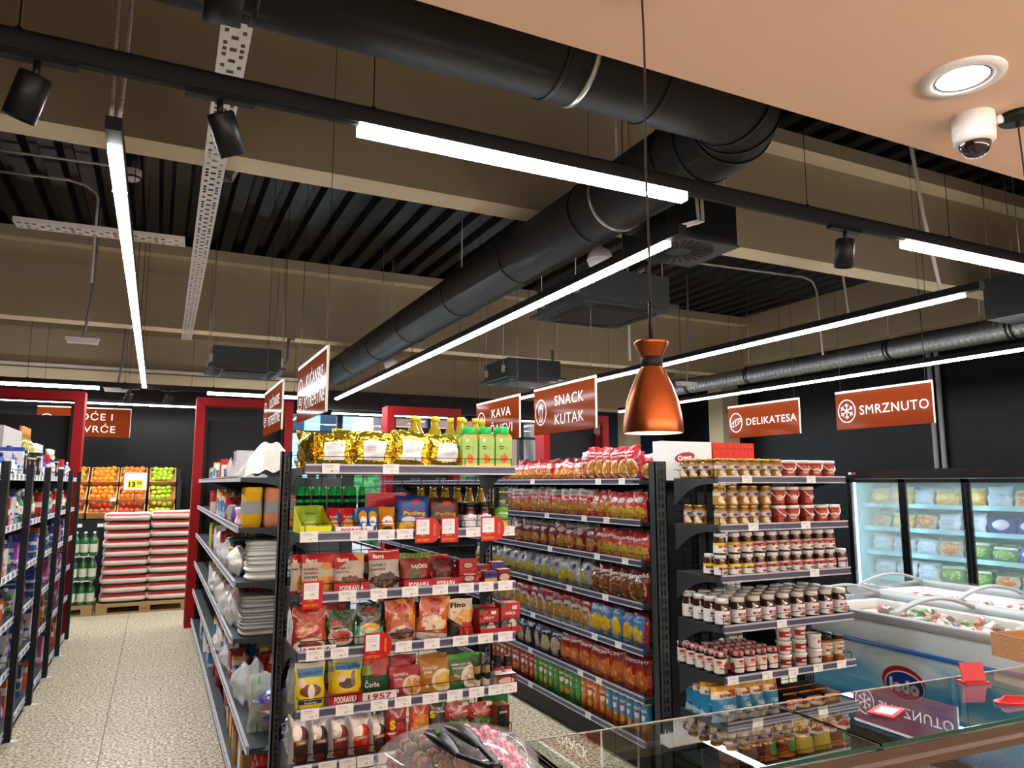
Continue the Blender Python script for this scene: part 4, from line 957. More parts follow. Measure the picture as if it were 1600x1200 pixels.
for k in range(4): place(carton('praline_box', 'box', .07, .06, .07+.01*(k % 2), 'box_red', ('p_small2', 'p_small1')[k % 2]), (1.32+.075*k, 3.40, zs), 0, 'small praline box in the back row of the third shelf, %s from left' % ORD[k+1])
for k in range(6): e1(470+38*k, 512+38*k, 866, 2, fant(('p_fant1', 'p_fant2', 'p_fant3')[k % 3], ['juha'], 60+k), 'white red pouch in the back row of the third shelf, %s from left' % ORD[k+1], .17)

# fourth shelf
gm('p_gulas', '9a1c18', [('diag', 1.3, 1, 1.1, 'b8361a'), ('ell', .35, .42, .3, .1, 'c8781c'), ('ell', .5, .02, .46, .2, 'd9cfc0'), ('ell', .5, 0, .38, .14, '8a4a2a')], coat=.3)
gm('p_paprika', '17472a', [('diag', -.6, 1, .5, '1f5a36'), ('ell', .3, .62, .22, .09, 'b0301c'), ('ell', .5, .25, .44, .22, 'd5cfc2'), ('ell', .5, .29, .32, .16, ('food', 'b4401c', '6a2a14', 8))], coat=.3)
gm('p_mint', '14352e', [('wave', .38, .05, 6, 1, '5ec4a8'), ('ell', .5, .4, .35, .1, 'e8b83a'), ('wave', .2, .05, 8, 0, 'e4e4da'), ('ell', .5, .84, .2, .07, '9a1c1c')], coat=.3)
gm('p_grah', 'c8601a', [('diag', 1.2, 1, 1.4, 'e09430'), ('diag', 1.2, 1, 1.75, 'b2461a'), ('ell', .5, .8, .22, .09, 'b0201c'), ('ell', .5, .17, .47, .2, 'b8a890'), ('ell', .5, .18, .38, .13, ('food', '6a3018', 'b87048', 8))], coat=.3)
gm('p_gras', 'cc4a14', [('diag', 1.2, 1, 1.5, 'de7a20'), ('ell', .5, .86, .22, .08, 'b0201c'), ('ell', .5, .36, .44, .18, ('food', 'f0dcb8', '8a4a28', 8)), ('rect', 0, 1, 0, .14, 'd6d2ca')], coat=.3)
gm('p_fino', 'd8cfc0', [('rect', 0, 1, .0, .7, 'e6ae4a'), ('diag', -.8, 1, .3, 'e8dcc0'), ('wave', .42, .14, 3.6, 2.6, '2a1a18'), ('ell', .75, .14, .36, .24, ('food', 'c02a18', 'e8d0a0', 8))], coat=.2)
F4 = 3
xc, w, h, zs = fit1(446, 508, 985, 3); place(tray_box('display_carton', .16, .28, .022, .17, 'white_card', 'cardboard', '1957', 'print_red'), (.645, 3.36, zs), 0, 'open white display carton at the left end of the fourth shelf')
e1(457, 511, 955, 3, P_('goulash_pouch', 'p_gulas', [('Gulaš Paprikaš', .5, .6, .07, G_, .78), ('Podravka', .6, .84, .04, W_, .3)], seed=20, t=.04), 'red goulash pouch with a plate in the white carton', .05, dz=.015)
e1(508, 556, 954, 3, P_('paprika_pouch', 'p_paprika', [('Paprika', .42, .46, .07, W_, .55, .12)], seed=21, t=.04), 'dark green paprika pouch leaning on the fourth shelf', .07, tilt=(-.1, .06))
e1(556, 601, 943, 3, P_('seasoning_pouch', 'p_mint', [('juha', .5, .66, .06, W_)], seed=22, t=.04), 'black and mint green pouch on the fourth shelf', .08, tilt=(-.1, .03))
e1(604, 653, 937, 3, P_('bean_pouch', 'p_grah', [('Grah', .55, .6, .08, DR, .35)], seed=23), 'orange bean stew pouch on the fourth shelf', .06, tilt=(-.08, -.03))
e1(651, 699, 931, 3, P_('bean_pouch', 'p_gras', [('Gra', .5, .66, .09, DR, .3), ('Podravka', .5, .06, .05, R__, .4)], seed=24), 'tilted orange bean stew pouch on the fourth shelf', .045, tilt=(-.08, .13))
e1(702, 741, 936, 3, P_('meal_pouch', 'p_fino', [('Fíno', .38, .84, .13, K_, .6, 0, .05), ('T\'T', .22, .64, .05, K_)], seed=25), 'cream and yellow pouch with bold black lettering on the fourth shelf', .05, tilt=(-.08, 0))
gm('p_cookies', 'b9161c', [('rect', 0, 1, 0, .48, '2a2a2e'), ('ell', .6, .24, .22, .22, 'd8d2c8'), ('ell', .2, .22, .16, .18, '8a8078'), ('rect', .6, .85, .78, .9, 'e8e2d8'), ('rect', 0, .25, .86, 1, '2a7a3a')], coat=.3)
xa = PX(762, 965, 3.25)
for k, (px, hh) in enumerate(((761, .115), (794, .135))): place(carton('biscuit_box', 'box', .098, .07, hh, 'box_red', 'p_cookies', [('ARBEIT' if 0 else 'KEKSI', .5, .66, .09, W_, .5)]), (PX(px, 960, 3.25), 3.26, zs), 0, ('lower', 'taller')[k]+' red biscuit box at the right end of the fourth shelf')
place(tray_box('display_carton', .20, .10, .03, .05, 'box_red', 'box_red'), (PX(778, 970, 3.25)-.005, 3.255, zs+.0), 0, 'low red carton under the two biscuit boxes')
for k, (m_, px) in enumerate((('p_gulas', 520), ('p_grah', 610), ('p_gras', 655), ('p_fino', 710), ('p_cookies', 760))): e1(px-22, px+22, 945, 3, P_('goulash_pouch', m_, seed=70+k), 'pouch in the dim back row of the fourth shelf, %s from left' % ORD[k+1], .20)

# fifth shelf
gm('p_cow', 'e8d416', [('rect', 0, 1, .9, 1, 'd8d4cc'), ('rect', .06, .94, .68, .88, '1d8ac8'), ('ell', .5, .38, .36, .14, '6a3018'), ('ell', .52, .36, .12, .17, 'f2ece4'), ('ell', .2, .56, .14, .1, 'f0d8d8'), ('rect', .1, .9, .08, .17, '1a3a8a')])
gm('p_hen', 'e8d416', [('rect', 0, 1, .92, 1, 'd8d4cc'), ('rect', .06, .94, .70, .88, '1d8ac8'), ('ell', .48, .36, .28, .13, '4a4038'), ('ell', .68, .48, .08, .18, '8a7a68'), ('ell', .70, .64, .05, .04, 'c01c1c'), ('ell', .28, .5, .14, .1, 'f0c8c8')])
e1(462, 509, 1037, 4, P_('soup_pouch', 'p_cow', [('GOVEĐA JUHA', .5, .77, .08, 'print_blue', .78, .06, .03), ('Podravka', .5, .12, .05, W_)], seed=30, t=.05), 'yellow beef soup pouch with a cow head on the fifth shelf', .05)
e1(519, 565, 1037, 4, P_('soup_pouch', 'p_hen', [('KOKOŠJA JUHA', .5, .78, .07, 'print_blue', .78, .06, .03)], seed=31, t=.05), 'yellow hen soup pouch in a red carton on the fifth shelf', .06, tilt=(-.1, .05), dz=.02)
for r_ in range(3): e1(513+r_, 556+r_, 1040, 4, P_('soup_pouch', 'p_hen', seed=33+r_), 'yellow soup pouch behind the hen pouch, %s row back' % ORD[r_+1], .10+.04*r_, dz=.02)
xc, w, h, zs = fit1(514, 562, 1085, 4); place(tray_box('display_carton', .14, .16, .05, .06, 'box_red', 'box_red', 'PODRAVKA'), (xc, 3.30, zs), 0, 'low red display carton at the left of the fifth shelf'); 
gm('p_corba', '1c4a28', [('rect', 0, 1, .86, 1, '9ab43a'), ('ell', .55, .62, .5, .24, 'a8342a'), ('ell', .3, .88, .22, .1, 'd0a090'), ('rect', .02, .3, .42, .66, '7a9a28')])
e1(564, 612, 1031, 4, P_('soup_pouch', 'p_corba', [('Čorba', .35, .18, .14, W_, .45)], seed=36), 'dark green and red chunky soup pouch on the fifth shelf', .07, dz=.03)
place(tray_box('display_carton', .15, .16, .042, .05, 'white_card', 'white_card', '1957', 'print_red'), (PX(588, 1070, 3.28), 3.30, zs), 0, 'low white display carton below the dark green soup pouch')
def bowl(name, base, rim, soup): return gm(name, base, [('ell', .72, .32, .36, .34, rim), ('ell', .74, .33, .27, .24, ('food', soup, 'f4dca0', 7))])
bowl('p_govedja', 'a82838', 'e4d4c4', 'c88a3a'); bowl('p_koko', 'b0761c', 'e8e0c8', 'e0b84a'); bowl('p_krem', '2c7a2a', 'e4e0d4', 'b8a888')
gm('p_krem2', '35a02a', [('rect', 0, 1, 0, .86, '2c6a30'), ('ell', .72, .32, .36, .34, 'e4e0d4'), ('ell', .74, .33, .27, .24, ('food', 'b8a070', 'f4e4c0', 7)), ('ell', .2, .3, .16, .12, ('food', '8a6a3a', 'd8c090', 8))])
e1(607, 652, 1024, 4, P_('soup_pouch', 'p_govedja', [('GOVEĐA', .4, .6, .08, W_)], seed=37), 'crimson beef soup pouch standing behind, fifth shelf', .12)
e1(609, 659, 1041, 4, P_('soup_pouch', 'p_govedja', [('GOVEĐA', .35, .72, .09, W_, .45), ('JUHA', .26, .58, .08, W_, .25), ('4', .22, .2, .16, W_)], seed=38, t=.05), 'crimson beef soup pouch with a bowl in front, fifth shelf', .05)
e1(653, 700, 1022, 4, P_('soup_pouch', 'p_koko', seed=39), 'golden soup pouch standing behind its twin, fifth shelf', .12)
e1(655, 706, 1029, 4, P_('soup_pouch', 'p_koko', [('KOKOŠJA', .36, .72, .08, W_, .45), ('JUHA', .26, .6, .08, W_, .25), ('4', .22, .2, .14, W_)], seed=40, t=.05), 'golden chicken soup pouch with a bowl in front, fifth shelf', .055)
e1(700, 752, 1022, 4, P_('soup_pouch', 'p_krem2', [('KREM JUHA OD', .4, .7, .055, W_, .6), ('POVRĆA', .34, .59, .055, W_, .4), ('3', .5, .22, .13, W_)], seed=41, t=.05), 'bright green cream soup pouch with a bowl, fifth shelf', .055)
gm('grinder', '2a2418', [('rect', 0, 1, .62, .95, 'a08a60'), ('rect', 0, 1, .15, .55, '12120f'), ('wave', .35, .06, 14, 0, 'd8d4c0')])
mill = jar('spice_grinder', 'grinder', .021, .135, 'grinder', 'clear_plastic', None, lidh=.3, neck=.9, shoulder=.85)
for k, px in enumerate((744, 759)): 
    for r_ in range(2): place(mill, (PX(px, 1050, 3.26), 3.26+.05*r_, zs), 0, 'clear topped spice grinder, %s, %s' % (('left of the pair', 'right of the pair')[k], ('front row', 'back row')[r_]))
gm('sauce_lab', '141210', [('rect', 0, 1, .62, .74, 'b8201c'), ('rect', 0, 1, .48, .6, 'e0dcd0'), ('rect', 0, 1, .2, .45, '2a6a34')])
gm('sauce_lab2', '141210', [('rect', 0, 1, .62, .74, 'b8201c'), ('rect', 0, 1, .48, .6, 'e0dcd0'), ('rect', 0, 1, .2, .45, '3a2018')])
for k, px in enumerate((777, 793)): place(jar('spice_jar', 'jar', .021, .12, ('sauce_lab', 'sauce_lab2')[k], 'black_lid', None, neck=.9), (PX(px, 1045, 3.26), 3.26, zs), 0, 'small dark spice jar, %s at the right end of fifth shelf' % ('left one', 'right one')[k])
place(carton('spice_box', 'box', .1, .04, .05, 'white_card', 'p_small2'), (PX(785, 1060, 3.25), 3.225, zs), 0, 'low white box in front of the spice jars')

# sixth shelf
def coffee(name, acc): return gm(name, 'b9bdc2', [('ell', .62, .32, .42, .42, acc), ('ell', .4, .6, .24, .18, 'cfccc6'), ('rect', .3, .95, .36, .46, '8a5a34'), ('ell', .5, .08, .3, .08, '6a3a24'), ('rect', 0, 1, .86, 1, 'aaa8a6')], .3, .35)
for n_, a_ in (('c_brown', '3a2018'), ('c_dark', '1c1416'), ('c_red', '6a1418'), ('c_red2', 'b01a1a'), ('c_night', '2a1418')): coffee(n_, a_)
gm('c_dark', '6a6666', [('ell', .6, .4, .42, .42, '1c1416')], .3)
for k, (a, c, y, m_) in enumerate([(452, 484, 1117, 'c_brown'), (482, 515, 1117, 'c_dark'), (513, 547, 1117, 'c_red'), (544, 581, 1117, 'c_red2'), (577, 605, 1118, 'c_night')]):
    e1(a, c, y, 5, P_('coffee_bag', m_, [('TORINO', .6, .41, .05, W_, .4)], cat='coffee bag', seed=50+k, t=.055), 'silver coffee bag with %s print, %s from left on sixth shelf' % (('brown', 'black', 'dark red', 'bright red', 'purple')[k], ORD[k+1]), .06)
gm('p_sred', 'a3141c', [('rect', 0, 1, 0, .25, '8a1018'), ('rect', .04, .4, .36, .4, 'e8e0d0')], coat=.3); gm('p_papo', 'c8501a', [('ell', .6, .55, .4, .2, 'e08a2a'), ('ell', .3, .2, .3, .2, '7a9a2a'), ('rect', 0, 1, 0, .1, 'a02a14')], coat=.3); gm('p_sblk', '1b1c1a', [('ell', .4, .1, .3, .1, '4a7a2a')], coat=.3)
e1(604, 637, 1105, 5, P_('spice_pouch', 'p_sred', [('S', .28, .58, .2, Y_, .26, 0, .06), ('SLATKA', .66, .66, .06, K_, .4)], seed=56), 'red pouch with a large yellow S, sixth shelf', .05, tilt=(-.05, 0))
e1(638, 671, 1100, 5, P_('spice_pouch', 'p_papo', [('Paprika', .5, .38, .13, W_, .8, 0, .03)], seed=57), 'orange paprika pouch with green pepper, sixth shelf', .05, tilt=(-.05, .04))
e1(669, 699, 1098, 5, P_('spice_pouch', 'p_sblk', [('S', .22, .7, .18, Y_, .26, 0, .06), ('CRNI PAPAR', .64, .74, .05, W_, .5)], seed=58), 'black pouch with a large yellow S, sixth shelf', .08, tilt=(-.05, 0))
gm('p_kos', '23221f', [('rect', 0, 1, .5, .86, 'b0201c'), ('diag', -.5, 1, .62, 'b0201c'), ('rect', .7, .95, .84, .96, 'e4ded4'), ('ell', .5, .28, .44, .26, ('food', '3a6a2a', 'a8a088', 9))], coat=.3)
for k, (a, c) in enumerate(((697, 737), (735, 773))): e1(a, c, 1101, 5, P_('tea_pouch', 'p_kos', [(('KOSULJAK', 'MAJČINA DUŠICA')[k], .5, .66, .07, W_, .7, .1)], seed=59+k, t=.03), 'black and red herb pouch in the red tray, %s of two' % ('left', 'right')[k], .07, dz=.01)
zs = T1[5]+.0285; place(tray_box('display_carton', .235, .12, .035, .05, 'box_red', 'box_red'), (PX(734, 1140, 3.26), 3.27, zs), 0, 'low dark red tray holding two herb pouches')
gm('p_darkbox', '1a1614', [('rect', 0, 1, 0, .2, '7a5a28'), ('diag', 1, 1, 1.3, '5a2a20')]); place(carton('tea_box', 'box', .062, .07, .12, 'cardboard', 'p_darkbox', [('KEBAB', .5, .75, .08, W_, .6)]), (PX(783, 1130, 3.26), 3.27, zs), 0, 'black and brown box at the right end of the sixth shelf')
place(carton('green_box', 'box', .14, .05, .15, 'print_green'), (PX(775, 1100, 3.36), 3.40, zs), 0, 'green box standing behind the herb pouches')
for k in range(5): place(pouch('coffee_bag', 'coffee bag', .09, .17, .06, 'silver_foil', seed=80+k), (.61+.095*k, 3.38, zs), 0, 'plain silver coffee bag in the back row, %s from left' % ORD[k+1])
for ti in (6, 7):
    for k in range(7): place(pouch('coffee_bag', 'coffee bag', .11, .17, .07, ('c_red', 'p_sred', 'p_koko', 'c_brown')[(k+ti) % 4], seed=90+k), (.63+.142*k, 3.27, T1[ti]+.0285), 0, '%s bag from the left on the %s shelf of the spice display' % (ORD[k+1], ('seventh', 'bottom')[ti-6]))
# things sticking out left of the post between the tiers: plastic wrapped goods at the shelf side
for k, (z, m_) in enumerate(((T1[4], 'film'), (T1[5], 'film'), (T1[3], 'film'))):
    place(pouch('clear_bag', 'plastic bag', .20, .17, .05, m_, seed=100+k, wr=2), (.585, 3.40, z+.0285), pi/2, 'crinkled clear plastic bag at the left side of the %s shelf' % ('fifth', 'sixth', 'fourth')[k])

# red AKCIJA promotion cards clipped on the rails
def promo(px, py, tier, rnd=True, n=''):
    z = T1[tier]; p = onY(px, py, 3.17); b = MB(); w, h = .105, .115
    pts = [(-w/2, -.02), (w/2-.03, -.02)]
    if rnd: pts += [(w/2-.03+.045*sin(a), .035-.055*cos(a)) for a in [pi*k/10 for k in range(1, 10)]]
    else: pts = [(-w/2, -.02), (w/2-.022, -.02)]
    pts += [(w/2-.03 if rnd else w/2-.022, .092), (-w/2, .092)]
    b.prism(pts, 'y', -.001, .001, 0)
    b.box(-w/2+.006, -w/2+.066, -.0018, -.001, .018, .084, 1)
    for q in range(3): b.box(-w/2+.012, -w/2+.055, -.0024, -.0018, .072-.008*q, .074-.008*q, 3)
    b.text('1.99', lambda X, Y: (X, -.0025, Y), 2, .009, (-w/2+.038, .038))
    b.text('AKCIJA!', lambda X, Y: (X, -.0016, Y), 4, .011, (-.016, -.005), .062, 0, .04)
    b.poly([(-.034, -.0016, .010), (.0, -.0016, .010), (-.017, -.0016, .018)], 4)
    if rnd: b.text('AKCIJA!', lambda X, Y: (X, -.0016, Y), 4, .010, (w/2-.014, .038), .055, pi/2, .04)
    o = b.build('promotion_card', ['promo_red', 'white_card', 'print_black', 'rail_tag_grey', 'print_gold'], None, (p.x, 3.178, z)); return o
for px, py, t_, r_, l in ((667, 830, 1, True, 'red AKCIJA card with round side below the blue pudding pouch'), (707, 828, 1, False, 'square red AKCIJA card below the brown pudding pouch'), (769, 826, 1, True, 'red AKCIJA card with round side below the cherry jars'), (493, 930, 2, False, 'square red price card at the left of the third shelf'), (589, 1005, 3, True, 'red AKCIJA card with round side on the fourth shelf')):
    tag(promo(px, py, t_, r_), l, 'price card')

# ================================================================== SPREAD DISPLAY (end unit 2)
S2 = [z+.0285 for z in T2]
SD = 'of the spread display'
gm('lab_gold', 'b08a48', [('rect', 0, 1, .62, .86, 'cfc8c0'), ('ell', .5, .72, .12, .1, '3a3a8a'), ('ell', .4, .35, .1, .25, 'e8d4b0'), ('ell', .62, .3, .09, .2, '4a2414'), ('ell', .5, .18, .08, .12, 'e4dcc8')])
gj = jar('hazelnut_cream_jar', 'jar', .036, .112, 'jar_tan', 'gold_lid', 'lab_gold', (.06, .74), .15, text=[('cream', .62, .009, 'print_blue')])
bk = tub('jam_bucket', 'bucket', .044, .11, 'bucket_red', 'white_plastic', None, handle=True)
gm('lab_bucket', 'b5483a', [('ell', .5, .5, .25, .25, 'e0c0a8')]); bk = tub('cream_bucket', 'bucket', .043, .108, 'bucket_red', 'white_plastic', 'lab_bucket', handle=True)
def rowpx(tpl, pxs, z, lab, Y=3.245, y=900, rz=0, grp=None, dy=0, cat=None):
    for k, px in enumerate(pxs): place(tpl, (PX(px, y, Y), Y+dy*k, z), rz+random.uniform(-.12, .12), lab % ORD[k+1], cat, grp)
sideX = E2+.045
for k in range(3): place(gj, (sideX+.003*k, 3.55-.09*k-.03, S2[0]), -.8, 'gold hazelnut cream jar at the left side edge of top shelf, %s from the back' % ORD[k+1])
rowpx(gj, [1126, 1145, 1162, 1179, 1195, 1212], S2[0], 'gold hazelnut cream jar, %s from left, top shelf front row '+SD, y=730)
for k, px in enumerate([1231, 1252, 1272, 1292]): place(bk, (PX(px, 730, 3.25), 3.25, S2[0]), random.uniform(-.4, .4), 'white-lidded red cream bucket, %s from left on the top shelf' % ORD[k+1])
for k in range(5): place(gj, (2.93+.095*k, 3.36, S2[0]), 0, 'gold hazelnut cream jar in the second row of the top shelf, %s from left' % ORD[k+1])
up = [1124, 1143, 1161, 1175, 1195]; lo = [1101, 1112, 1126, 1144, 1161, 1176, 1195]
rowpx(gj, lo[2:], S2[1], 'gold hazelnut cream jar, %s from left in the lower layer of the second shelf', y=810)
rowpx(gj, up, S2[1]+.1125, 'gold hazelnut cream jar, %s from left in the upper layer of the second shelf', y=780)
for k in range(2): place(gj, (sideX, 3.40+.09*k, S2[1]), -.8, 'gold hazelnut cream jar at the left side edge of second shelf, %s from front' % ORD[k+1])
for k, px in enumerate([1216, 1237, 1260, 1282, 1301]): place(bk, (PX(px, 810, 3.25), 3.25, S2[1]), random.uniform(-.6, .6), 'white-lidded red cream bucket, %s from left in the lower layer, second shelf' % ORD[k+1])
for k, px in enumerate([1215, 1236, 1259]): place(bk, (PX(px, 780, 3.25), 3.25, S2[1]+.1085), random.uniform(-.6, .6), 'white-lidded red cream bucket, %s from left in the upper layer, second shelf' % ORD[k+1])
gm('lab_nut', 'e8e8ea', [('ell', .55, .2, .18, .16, ('food', '7a4a24', 'e8d4b0', 9))]); gm('lab_nut_y', 'e8e8ea', [('rect', 0, 1, .74, 1, 'e8c81c'), ('ell', .6, .2, .18, .16, ('food', '7a4a24', 'e8d4b0', 9))])
gm('lab_nut_r', 'e8e8ea', [('diag', -.5, 1, .5, 'c0202a'), ('diag', -.5, 1, .66, 'd8ccc4'), ('ell', .6, .2, .18, .16, ('food', '7a4a24', 'e8d4b0', 9))])
def nut(lb, H, R): return jar('hazelnut_spread_jar', 'jar', R, H, 'jar_brown', 'white_plastic', lb, (.10, .56), .17, text=[('n', .42, .019, K_, -.0235), ('utella', .42, .019, R__, .006)], neck=.80, shoulder=.66)
nA, nY, nR = nut('lab_nut', .150, .042), nut('lab_nut_y', .118, .037), nut('lab_nut_r', .118, .037)
ux = [1125, 1147, 1167, 1186, 1206, 1225, 1243, 1261, 1279, 1295]
for lay, pxs in ((0, ux), (1, ux)):
    for k, px in enumerate(pxs):
        place(nY if k < 3 else nR, (PX(px, 860, 3.245), 3.245, S2[2]+lay*.1185), random.uniform(-.15, .15), '%s hazelnut spread jar, %s from left, %s layer on the third shelf' % ('yellow-banded' if k < 3 else 'red-banded', ORD[k+1], ('lower', 'upper')[lay]))
place(nY, (sideX, 3.33, S2[2]), -.6, 'yellow-banded hazelnut spread jar at the left side edge of third shelf'); place(nR, (PX(1314, 880, 3.245), 3.245, S2[2]), .7, 'lone single hazelnut spread jar at the right end of third shelf')
fx = [1128, 1153, 1177, 1200, 1223, 1246, 1268, 1290, 1312]
for k, px in enumerate(fx):
    for r_ in range(4):
        place(nA, (PX(px, 950, 3.25), 3.25+.092*r_, S2[3]), random.uniform(-.1, .1), 'white-lidded hazelnut spread jar, %s from left, %s row of the fourth shelf' % (ORD[k+1], ('front', 'second', 'third', 'back')[r_]))
gm('gingham', 'd8b8b8', [('ell', .1, .5, .05, .6, 'a01c28'), ('ell', .3, .5, .05, .6, 'a01c28'), ('ell', .5, .5, .05, .6, 'a01c28'), ('ell', .7, .5, .05, .6, 'a01c28'), ('ell', .9, .5, .05, .6, 'a01c28')])
def jamlab(n, c1, c2): return gm(n, 'e4e0d8', [('ell', .88, .4, .2, .5, ('food', c1, c2, 7)), ('ell', .12, .3, .12, .4, ('food', c1, c2, 7)), ('ell', .5, .78, .12, .1, 'c0202a')])
for n_, c1, c2 in (('jam_red', 'b01c1c', '4a7a2a'), ('jam_blue', '2a2a5a', '8a2a3a'), ('jam_org', 'd8841c', '7a9a3a')): jamlab(n_, c1, c2)
jm = {c: jar('jam_jar', 'jar', .036, .125, 'jar_dark', 'gingham', 'jam_'+c, (.14, .74), .15, neck=.92, shoulder=.85, text=[('DŽEM', .50, .007, R__)]) for c in ('red', 'blue', 'org')}
for k in range(5): place(jm[('red', 'red', 'blue', 'blue', 'red')[k]], (sideX-.005, 3.27+.078*(4-k), S2[4]), -.9, 'gingham-lidded jam jar along the left side edge, %s from the back' % ORD[k+1])
for k, px in enumerate([1128, 1152, 1170, 1188, 1205]):
    for r_ in range(4):
        if k == 0 and r_ > 0: continue
        if k == 0: continue
        place(jm[('red', 'red', 'org', 'org', 'blue')[k]], (PX(px, 1040, 3.25)+.0, 3.25+.08*r_, S2[4]), 0, 'gingham-lidded jam jar, %s from left corner, %s row of the fifth shelf' % (ORD[k+1], ('front', 'second', 'third', 'back')[r_]))
gm('lab_jamtub', 'a01c28', [('rect', 0, 1, 0, .3, 'e4dcd8'), ('ell', .5, .6, .2, .12, 'e8e0dc')]); jt = tub('jam_tub', 'tub', .043, .075, 'white_plastic', 'white_plastic', 'lab_jamtub')
for k, px in enumerate((1225, 1249)):
    for l in range(3): place(jt, (PX(px, 1030, 3.25), 3.25, S2[4]+.0755*l), 0, 'white and red jam tub, %s stack, %s layer' % (('left', 'right')[k], ('bottom', 'middle', 'top')[l]))
gm('lab_cup', 'e6e6e6', [('rect', .4, .6, .5, .8, 'a01c3a')]); ct = tub('cream_cup', 'tub', .042, .085, 'white_plastic', 'white_plastic', 'lab_cup')
for l in range(2): place(ct, (PX(1273, 1030, 3.25), 3.25, S2[4]+.0855*l), 0, 'white cream cup right of the jam tubs, %s one' % ('lower', 'upper')[l])
gm('lab_honey', 'ddd4bc', [('rect', .55, .7, .1, .3, '222222')])
hj = jar('honey_jar', 'jar', .037, .145, 'honey', 'black_lid', 'lab_honey', (.26, .78), .13, text=[('CVJETNI', .68, .009, K_), ('MED', .50, .016, 'print_dark_red')], neck=.85)
for k, px in enumerate((1291, 1309)):
    for r_ in range(3): place(hj, (PX(px, 1020, 3.25), 3.25+.08*r_, S2[4]), -.2, 'amber honey jar with cream label, %s, %s row' % (('left', 'right')[k], ('front', 'second', 'back')[r_]))
gm('p_salt', 'b8cfdc', [('rect', 0, 1, .42, .66, '1f86bc'), ('rect', 0, 1, .66, .86, 'e8dcc0'), ('diag', .5, 1, 1.14, 'c8401c'), ('rect', 0, 1, .86, 1, 'dba224'), ('wave', .42, .06, 4, 2, '1f86bc'), ('wave', .22, .1, 4, 3, 'b4d4e6')], coat=.2)
for k, (a, c, tl) in enumerate([(1113, 1154, 0), (1153, 1174, .03), (1172, 1196, 0), (1195, 1217, .02)]):
    xa, xb = PX(a, 1085, 3.26), PX(c, 1085, 3.26); wv = max(.1, xb-xa)
    place(pouch('salt_bag', 'bag', wv, .185, .075, 'p_salt', [('SONKO', .55, .74, .075, DR, .6, 0, .05), ('VITANA', .5, .46, .06, W_, .4)], seed=110+k, wr=1.2), ((xa+xb)/2, 3.27, S2[5]), 0, 'blue white and yellow bag, %s from left in the sixth shelf front row' % ORD[k+1], tilt=(-.05, tl))
for k in range(3): place(pouch('salt_bag', 'bag', .13, .185, .075, 'p_salt', [('SONKO', .5, .74, .075, DR, .6, 0, .05)], seed=115+k, wr=1.2), (E2+.05+.01*k, 3.36+.075*k, S2[5]), -.7, 'blue white and yellow bag, %s from the front along the left side edge' % ORD[k+1])
gm('p_teabox', 'e08a14', [('rect', 0, 1, 0, .28, '8a6a20'), ('ell', .5, .6, .3, .22, 'efe8d8'), ('diag', .6, 1, 1.35, 'd8541a')])
for k, px in enumerate((1233, 1264, 1292)): place(carton('tea_box', 'box', .118, .075, .072, 'black_cloth', 'p_teabox', [('fino', .5, .62, .14, K_, .3)], top='print_black'), (PX(px, 1080, 3.26), 3.26, S2[5]), 0, 'orange box with oval white emblem, %s from left on the sixth shelf' % ORD[k+1])
for k in range(3):
    for r_ in range(2): place(carton('tea_box', 'box', .118, .075, .072, 'black_cloth', 'p_teabox'), (3.4+.125*k, 3.36+.09*r_, S2[5]), 0, 'dark box behind the orange boxes, %s from left, %s row' % (ORD[k+1], ('second', 'third')[r_]))
gm('p_jelly', '8a2a1c', [('ell', .7, .3, .25, .2, '4a9a2c'), ('rect', 0, 1, .7, 1, ('food', '6a3a1c', 'b8903a', 9)), ('wave', .12, .05, 6, 0, 'e08a2a')], coat=.4)
gm('p_yellowbag', 'd8c41c', [('diag', 1, 1, 1.5, 'e8e4d8')], coat=.3); gm('p_dullbag', '7a5a4c', [('rect', 0, 1, .7, 1, 'a09a94')], coat=.3)
for k in range(7): place(pouch('candy_bag', 'bag', .135, .19, .06, ('p_dullbag', 'p_dullbag', 'p_jelly', 'p_jelly', 'p_yellowbag', 'p_yellowbag', 'p_jelly')[k], [('FLIPS', .5, .7, .12, K_, .7, 0, .05)] if k in (4, 5) else (), seed=120+k), (2.88+.14*k, 3.27, S2[6]-.0), 0, 'candy bag seen through the glass counter, %s from left on the seventh shelf' % ORD[k+1], tilt=(-.15, .03))

# ================================================================== SNACK RUN  (faces -X)
def on2(Y, tier, dx=.06): return (2.88+dx, Y, TS[tier]+.0285)
def snackrow(tier, Ys, tpl, lab, dx=.06, rz=-pi/2+.28, tilt=(-.10, 0), jit=.24, start=1, cat=None):
    for k, Y in enumerate(Ys):
        tp = tpl[k % len(tpl)] if isinstance(tpl, list) else tpl
        place(tp, on2(Y+random.uniform(-.006, .006), tier, dx+random.uniform(0, .02)), rz+random.uniform(-jit, jit), lab % ORD[k+start], cat, None, (tilt[0]+random.uniform(-.08, .06), tilt[1]+random.uniform(-.10, .10)), s=(1, 1, random.uniform(.92, 1.04)))
gm('s_bigred', 'a00c18', [('ell', .5, .34, .4, .27, 'e8d8b8'), ('ell', .5, .34, .35, .23, ('food', 'b8741a', 'f0d078', 7)), ('rect', 0, 1, 0, .08, '6a0a14')], coat=.3)
gm('s_smallred', 'b81018', [('ell', .5, .36, .38, .3, ('food', 'c07a1c', 'f4dc98', 7)), ('ell', .5, .78, .3, .08, 'e8ddd0')], coat=.3)
gm('s_whitered', 'c0101a', [('rect', 0, 1, .74, 1, 'd8d4ce'), ('ell', .5, .84, .3, .08, 'a89a92'), ('ell', .5, .3, .4, .25, ('food', 'b87a2a', 'f0dca0', 7)), ('rect', 0, 1, 0, .06, '7a0e14')], coat=.3)
